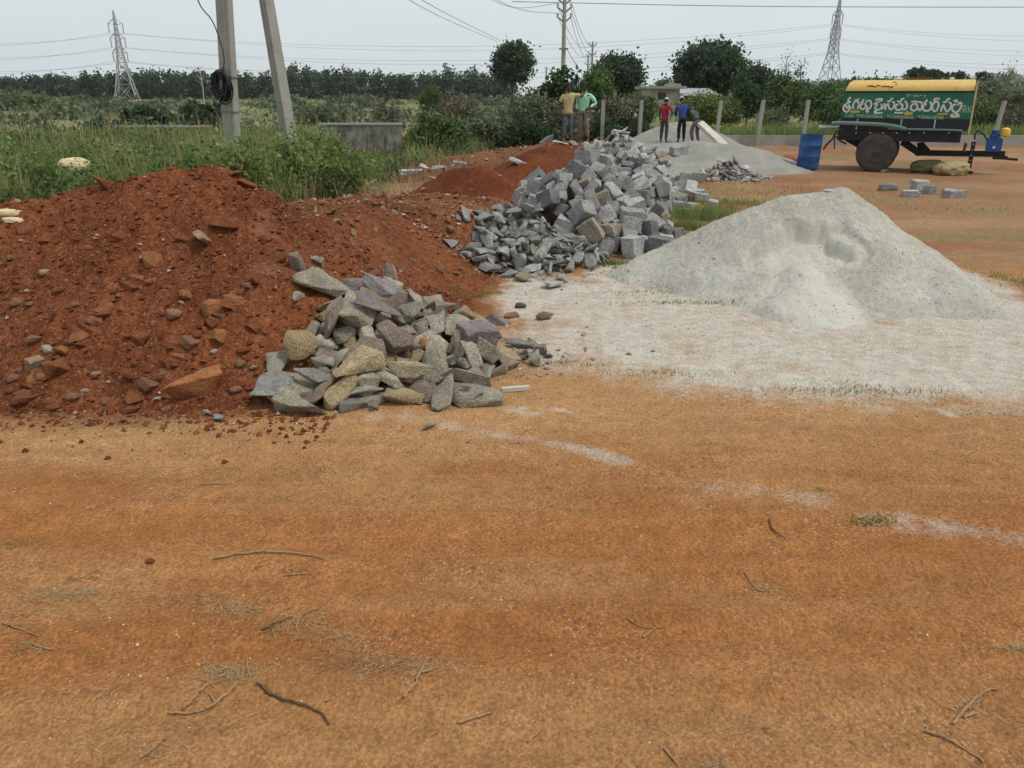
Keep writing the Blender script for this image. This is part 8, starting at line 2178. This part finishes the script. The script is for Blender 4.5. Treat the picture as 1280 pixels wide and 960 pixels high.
twig([(1158, 910), (1185, 925), (1230, 952)], .0055, 'long thin twig running down to the bottom right corner', forks=([(1158, 912), (1162, 900)],))
twig([(1193, 899), (1210, 880), (1230, 866), (1249, 861)], .0065, 'curved branching twig above the bottom right corner', forks=([(1215, 884), (1208, 876)], [(1206, 890), (1225, 886)]))
twig([(805, 790), (818, 781), (829, 779)], .004, 'small forked twig in the middle distance of the orange dirt', forks=([(783, 770), (800, 778), (818, 780)],))
twig([(930, 715), (948, 733), (962, 733)], .003, 'tiny straw twig on the right half of the dirt')
twig([(250, 606), (270, 604), (285, 605)], .004, 'short straight twig below the red mound')
twig([(355, 718), (390, 716)], .0035, 'thin straw lying just below the longest twig')
twig([(660, 925), (672, 914), (680, 908)], .004, 'small straight twig near the bottom middle')
twig([(830, 930), (848, 950)], .0045, 'short stick near the bottom edge right of the middle')
# scattered pebbles big enough to see
for (px, py, w, c, lab) in ((704, 690, 6, PAL, 'pale pebble on the orange dirt, left of the small white one'), (850, 884, 9, TAN, 'tan pebble alone on the right foreground dirt'), (886, 687, 5, PAL, 'small white pebble on the orange dirt right of the middle'), (408, 879, 8, BRN, 'brown pebble right of the long curved twig'), (465, 741, 7, PAL, 'white pebble on the dirt near the longest twig'),
                            (1264, 877, 8, PNK, 'pinkish pebble near the right edge'), (826, 770, 6, PNK, 'pinkish pebble beside the small forked twig'), (30, 832, 9, TAN, 'tan pebble near the left edge'), (696, 838, 7, RED, 'dark clod on the lower middle dirt'), (780, 830, 9, RED, 'dark damp clod on the lower right dirt'), (720, 848, 6, RED, 'second dark clod on the lower middle dirt'),
                            (190, 704, 18, RED, 'crumbled dark clod left of the longest twig'), (705, 912, 7, TAN, 'tan pebble near the bottom middle'), (720, 860, 6, TAN, 'round tan pebble near the two dark clods'), (1146, 522, 6, BRN, 'brown pebble on the right below the dust patch'), (570, 345, 17, BRN, 'brown stone alone in front of the low bank'), (575, 338, 12, BRN, 'second brown stone against the foot of the low bank')):
    h_ = hit(px, py); s = w / (FPX / (h_.y * CP + (CAM_H - h_.z) * SP))
    stone('lump', px % 8, h_ + Vector((0, 0, s * .2)), qrot(0, 0, px), (s, s * .85, s * .7), 'pebble', M['clod'], c, lab, 'pebble')
# ================================================================ PEOPLE
M['skin'] = plain('brown_skin', (.085, .045, .030), .6, .1, 9, .35)
M['hair'] = plain('black_hair', (.010, .009, .009), .6, .2, 20, .3)
def skin_mesh(name, verts, edges, root, sub=2):
    """one continuous surface grown over a skeleton of (point, radius)"""
    me = bpy.data.meshes.new(name)
    me.from_pydata([v[0] for v in verts], edges, [])
    o = bpy.data.objects.new(name, me); COL.objects.link(o)
    md = o.modifiers.new('skin', 'SKIN'); md.use_smooth_shade = True; md.branch_smoothing = .6
    sk = me.skin_vertices[0].data
    for i, v in enumerate(verts):
        r = v[1]
        sk[i].radius = r if hasattr(r, '__len__') else (r, r)
        sk[i].use_root = (i == root)
    s = o.modifiers.new('sub', 'SUBSURF'); s.levels = sub
    dg = bpy.context.evaluated_depsgraph_get()
    out = bpy.data.meshes.new_from_object(o.evaluated_get(dg))
    COL.objects.unlink(o); bpy.data.objects.remove(o)
    out.shade_smooth()
    return out

def hand_tubes(mb, wrist, d, side, palm_n, curl=.5):
    """palm and five bent fingers of different lengths; d = direction of the forearm"""
    d = Vector(d).normalized(); n = Vector(palm_n); n = (n - d * n.dot(d)).normalized(); w = d.cross(n).normalized() * side
    wrist = Vector(wrist)
    P = []
    for t, hw in ((0, .024), (.045, .036), (.085, .040)):
        P.append((wrist + d * t, hw))
    V = []; 
    for p, hw in P:
        for a, b in ((-1, -.4), (1, -.4), (1, .4), (-1, .4)):
            V.append(p + w * a * hw + n * b * .028)
    F = [(3, 2, 1, 0), (8, 9, 10, 11)] + [(4 * i + j, 4 * i + (j + 1) % 4, 4 * i + 4 + (j + 1) % 4, 4 * i + 4 + j) for i in range(2) for j in range(4)]
    mb.add(V, F)
    for k, (off, L) in enumerate(((-.03, .062), (-.01, .074), (.01, .080), (.03, .070))):
        b = wrist + d * .075 + w * off
        m1 = b + d * L * .55 + n * curl * .012; e = m1 + d * L * .45 * (1 - curl * .5) + n * curl * .035
        mb.tube([b, m1, e], [.0095, .0085, .007], 6)
    b = wrist + d * .025 - w * .030
    mb.tube([b, b + d * .03 - w * .028 + n * .006, b + d * .058 - w * .034 + n * .016], [.011, .0095, .0075], 6)

def person(label, loc, rz, J, shirt, trousers, shirt_mat, trouser_mat, head_gear=None, scale=1.0, sleeve=.5, hem=-.10, hands=((0, 1, 0), (0, 1, 0)), look=(0, 0, 0)):
    """J: joints in metres, facing -Y. Keys: pelvis, chest, neck, head, and for L/R: sh, el, wr, hip, kn, an, toe"""
    V = Vector
    t = empty('person', loc, rz); t.scale = (scale,) * 3
    tag(t, label, 'person')
    P = {k: V(v) for k, v in J.items()}
    up = (P['head'] - P['neck']).normalized()
    verts = [(P['pelvis'], (.110, .085)), ((P['pelvis'] + P['chest']) / 2, (.092, .072)), (P['chest'], (.100, .072)), (P['neck'], (.058, .058)), (P['head'] - up * .05, (.066, .075)), (P['head'] + up * .03, (.076, .090)), (P['head'] + up * .10, (.045, .055))]
    edges = [(0, 1), (1, 2), (2, 3), (3, 4), (4, 5), (5, 6)]
    for s in 'LR':
        b = len(verts)
        verts += [(P['sh' + s], .046), (P['el' + s], .042), (P['wr' + s], .028)]; edges += [(2, b), (b, b + 1), (b + 1, b + 2)]
        b = len(verts)
        verts += [(P['hip' + s], .088), (P['kn' + s], .056), (P['an' + s], .038), (P['an' + s] * .4 + P['toe' + s] * .6 + V((0, 0, -.02)), (.042, .030)), (P['toe' + s], (.036, .022))]
        edges += [(0, b), (b, b + 1), (b + 1, b + 2), (b + 2, b + 3), (b + 3, b + 4)]
    body = skin_mesh('body', verts, edges, 0)
    # face, ears and hands grow out of the same body mesh
    mb = MB()
    face = V((0, -1, 0)); face.rotate(Euler((look[0], look[1], look[2]))); face = (face - up * face.dot(up)).normalized(); right = up.cross(face).normalized()
    hc = P['head'] + up * .02
    nose = hc + face * .088 - up * .005
    mb.tube([nose + up * .03 - face * .012, nose + face * .014 - up * .012, nose - up * .022 - face * .006], [.008, .015, .010], 7)
    mb.tube([hc + face * .078 - up * .058 - right * .024, hc + face * .086 - up * .058, hc + face * .078 - up * .058 + right * .024], [.006, .010, .006], 6)
    for s in (-1, 1):
        e = hc + right * s * .078
        mb.tube([e - up * .03, e + right * s * .012 - up * .01, e + right * s * .010 + up * .022], [.008, .015, .010], 6)
    for i, s in enumerate('LR'):
        hand_tubes(mb, P['wr' + s], P['wr' + s] - P['el' + s], 1 if s == 'L' else -1, hands[i], .55)
    bm = bmesh.new(); bm.from_mesh(body); tm = bpy.data.meshes.new('t'); tm.from_pydata([tuple(v) for v in mb.v], [], mb.f); bm.from_mesh(tm); bmesh.ops.recalc_face_normals(bm, faces=bm.faces); bm.to_mesh(body); bm.free()
    body.shade_smooth(); bo = link_mesh('body', body, M['skin'], t)
    m = MB()
    for s in (-1, 1):
        c = hc + face * .080 + right * s * .031 + up * .018
        m.tube([c - right * .010, c, c + right * .010], [.004, .007, .004], 6)
    m.build('eyes', M['tank_white'], t)
    # hair (or the cap over it)
    bm = bmesh.new(); bmesh.ops.create_icosphere(bm, subdivisions=3, radius=1)
    lim = -.15 if head_gear is None else .05
    for v in bm.verts:
        c = v.co.copy(); n = 1 + .03 * math.sin(c.x * 17 + c.y * 13) * math.sin(c.z * 15)
        low = -.98 if c.y > .05 else (-.45 if c.y > -.15 else .18)
        if c.z < low: c.z = low
        v.co = hc + up * (.025 + c.z * .105) + (right * c.x * .088 - face * (c.y * .104 + .004)) * n
    me = bpy.data.meshes.new('hair'); bm.to_mesh(me); bm.free(); me.shade_smooth(); link_mesh('hair', me, M['hair'], t)
    if head_gear is not None:
        bm = bmesh.new(); bmesh.ops.create_icosphere(bm, subdivisions=3, radius=1)
        for v in bm.verts:
            c = v.co.copy()
            if c.z < .1: c.z = .1
            v.co = hc + up * (.048 + c.z * .105) + right * c.x * .099 - face * (c.y * .116)
        me = bpy.data.meshes.new('cap'); bm.to_mesh(me); bm.free(); me.shade_smooth(); cap = link_mesh('cap', me, head_gear, t)
        m = MB(); m.tube([hc + up * .058 + face * .09 - right * .07, hc + up * .052 + face * .15, hc + up * .058 + face * .09 + right * .07], [.02, .03, .02], 8); m.build('peak', head_gear, cap, smooth=60)
    # shirt: torso and sleeves
    hemp = P['pelvis'] + V((0, 0, hem)) if abs(P['chest'].y - P['pelvis'].y) < .25 else P['pelvis']
    sv = [(hemp, (.205, .160)), (P['pelvis'] * .6 + P['chest'] * .4, (.170, .138)), (P['chest'], (.175, .140)), (P['neck'] - (P['neck'] - P['chest']) * .18, (.082, .082))]
    se = [(0, 1), (1, 2), (2, 3)]
    for s in 'LR':
        b = len(sv); ew = P['el' + s] + (P['wr' + s] - P['el' + s]) * max(0, sleeve - .5) * 2 if sleeve > .5 else P['sh' + s] + (P['el' + s] - P['sh' + s]) * sleeve * 1.8
        sv.append((P['sh' + s], .074)); se.append((2, b))
        if sleeve > .5: sv += [(P['el' + s], .060), (ew, .052)]; se += [(b, b + 1), (b + 1, b + 2)]
        else: sv.append((ew, .064)); se.append((b, b + 1))
    sm = skin_mesh('shirt', sv, se, 1)
    co = np.array([v.co[:] for v in sm.vertices]); no = np.array([v.normal[:] for v in sm.vertices])
    co = co + no * ((.011) * vn3(co * np.array([9., 9., 5.]), 5) + .006 * vn3(co * 20, 6))[:, None]
    sm.vertices.foreach_set('co', co.astype(np.float32).ravel()); sm.update()
    so = link_mesh('shirt', sm, shirt_mat, t)
    m = MB()
    nb = P['neck'] - (P['neck'] - P['chest']) * .10
    pts = [nb + right * math.cos(a) * .066 - face * math.sin(a) * .068 + up * (.012 + .012 * math.sin(a)) for a in np.linspace(-1.2, math.pi + 1.2, 12)]
    m.tube(pts, .018, 6); m.build('collar', shirt_mat, so, smooth=60)
    # trousers
    tv = [(P['pelvis'] + V((0, 0, .05)), (.132, .108)), (P['pelvis'], (.138, .114))]; te = [(0, 1)]
    for s in 'LR':
        b = len(tv); tv += [(P['hip' + s], .094), (P['kn' + s], .076), (P['an' + s] + (P['kn' + s] - P['an' + s]) * .10, .062)]; te += [(1, b), (b, b + 1), (b + 1, b + 2)]
    tmesh = skin_mesh('trousers', tv, te, 1); co = np.array([v.co[:] for v in tmesh.vertices]); no = np.array([v.normal[:] for v in tmesh.vertices])
    co = co + no * (.014 * vn3(co * np.array([10., 10., 14.]), 7))[:, None]; tmesh.vertices.foreach_set('co', co.astype(np.float32).ravel()); tmesh.update()
    link_mesh('trousers', tmesh, trouser_mat, t)
    return t

def stand(**kw):
    J = dict(pelvis=(0, 0, .93), chest=(0, .0, 1.28), neck=(0, .0, 1.46), head=(0, -.02, 1.60),
             shL=(.18, 0, 1.38), elL=(.235, .02, 1.11), wrL=(.25, -.04, .87), shR=(-.18, 0, 1.38), elR=(-.235, .02, 1.11), wrR=(-.25, -.04, .87),
             hipL=(.09, 0, .88), knL=(.10, -.02, .48), anL=(.105, .02, .09), toeL=(.13, -.15, .025), hipR=(-.09, 0, .88), knR=(-.10, -.02, .48), anR=(-.105, .02, .09), toeR=(-.13, -.15, .025))
    J.update(kw); return J

def cloth(name, c, pat=None):
    k = NT(name, .85, .2); co = k.coord('Object')
    col = k.scale_col(c, k.mr(k.noise(co, 9, 5, .6), .3, .7, .78, 1.2))
    if pat: col = k.mix(k.mr(k.noise(co, 26, 2, .5), .52, .58, 0, .7), col, pat)
    k.base(col); k.bump(k.noise(co, 14, 4), .4, .02); return k.m
def ground_at(px, py, Y):
    a = atY(px, py, Y); return (a.x, Y, surf1(a.x, Y) - .005)

# the two men talking on the dug earth
person('man in an open yellow checked shirt resting an arm on his companion\'s shoulder', ground_at(709, 178, 26.0), R(8),
       stand(elL=(.44, -.02, 1.36), wrL=(.64, .05, 1.44), elR=(-.24, .03, 1.10), wrR=(-.235, -.05, .86), anR=(-.13, -.02, .09), toeR=(-.17, -.18, .025)), 1, 1,
       cloth('yellow_checked_shirt', (.50, .40, .20), (.36, .26, .12)), cloth('grey_blue_jeans', (.095, .11, .115)), None, 1.02, .45, -.16, ((1, 0, 0), (1, 0, 0)))
person('man in a pale mint green shirt with one hand on his hip', ground_at(729, 177, 26.1), R(-28),
       stand(elL=(.36, .10, 1.14), wrL=(.19, -.06, 1.00), elR=(-.24, .06, 1.12), wrR=(-.20, -.10, .92), chest=(0, -.015, 1.28), anL=(.14, .05, .09), toeL=(.19, -.12, .025)), 1, 1,
       cloth('mint_green_shirt', (.36, .66, .46)), cloth('grey_brown_trousers', (.20, .165, .145)), None, 1.04, .95, -.06, ((-1, 0, 0), (1, 0, 0)))
# the three at work on the rear sand heap, seen from behind
person('worker in a red shirt and white cap seen from behind', ground_at(829, 179, 31.0), R(152),
       stand(elR=(-.33, .10, 1.16), wrR=(-.21, -.10, 1.00), elL=(.25, -.06, 1.08), wrL=(.24, -.18, .85), chest=(.02, -.09, 1.26), neck=(.03, -.15, 1.43), head=(.05, -.22, 1.55)), 1, 1,
       cloth('red_shirt', (.27, .028, .045)), cloth('dark_grey_trousers', (.055, .060, .065)), M['white_sheet'], .95, .45, -.10, ((1, 0, 0), (1, 0, 0)))
person('worker in a bright blue shirt, dark trousers and white cap seen from behind', ground_at(851, 176, 31.0), R(184),
       stand(shR=(-.18, -.09, 1.37), shL=(.18, -.09, 1.37), elR=(-.25, -.16, 1.12), wrR=(-.20, -.36, 1.02), elL=(.25, -.16, 1.12), wrL=(.16, -.38, 1.02), chest=(0, -.09, 1.27), neck=(0, -.14, 1.44), head=(0, -.23, 1.55)), 1, 1,
       cloth('blue_shirt', (.034, .055, .20)), cloth('black_trousers', (.012, .016, .020)), M['white_sheet'], .97, .95, -.06, ((0, 1, 0), (0, 1, 0)))
person('worker in a dark green shirt bent forward with one arm reaching to the sand', ground_at(868, 177, 30.9), R(205),
       dict(pelvis=(0, .05, .86), chest=(.0, -.20, 1.13), neck=(0, -.33, 1.24), head=(0, -.44, 1.30), shL=(.18, -.25, 1.17), elL=(.22, -.36, .92), wrL=(.20, -.46, .68), shR=(-.18, -.25, 1.17), elR=(-.30, -.30, .90), wrR=(-.40, -.34, .66),
            hipL=(.09, .04, .80), knL=(.12, -.08, .45), anL=(.12, .04, .09), toeL=(.14, -.13, .025), hipR=(-.09, .04, .80), knR=(-.13, -.06, .45), anR=(-.15, .06, .09), toeR=(-.18, -.11, .025)), 1, 1,
       cloth('dark_green_shirt', (.060, .085, .062)), cloth('mauve_grey_trousers', (.14, .125, .13)), None, .98, .5, 0, ((0, 1, 0), (0, 1, 0)))
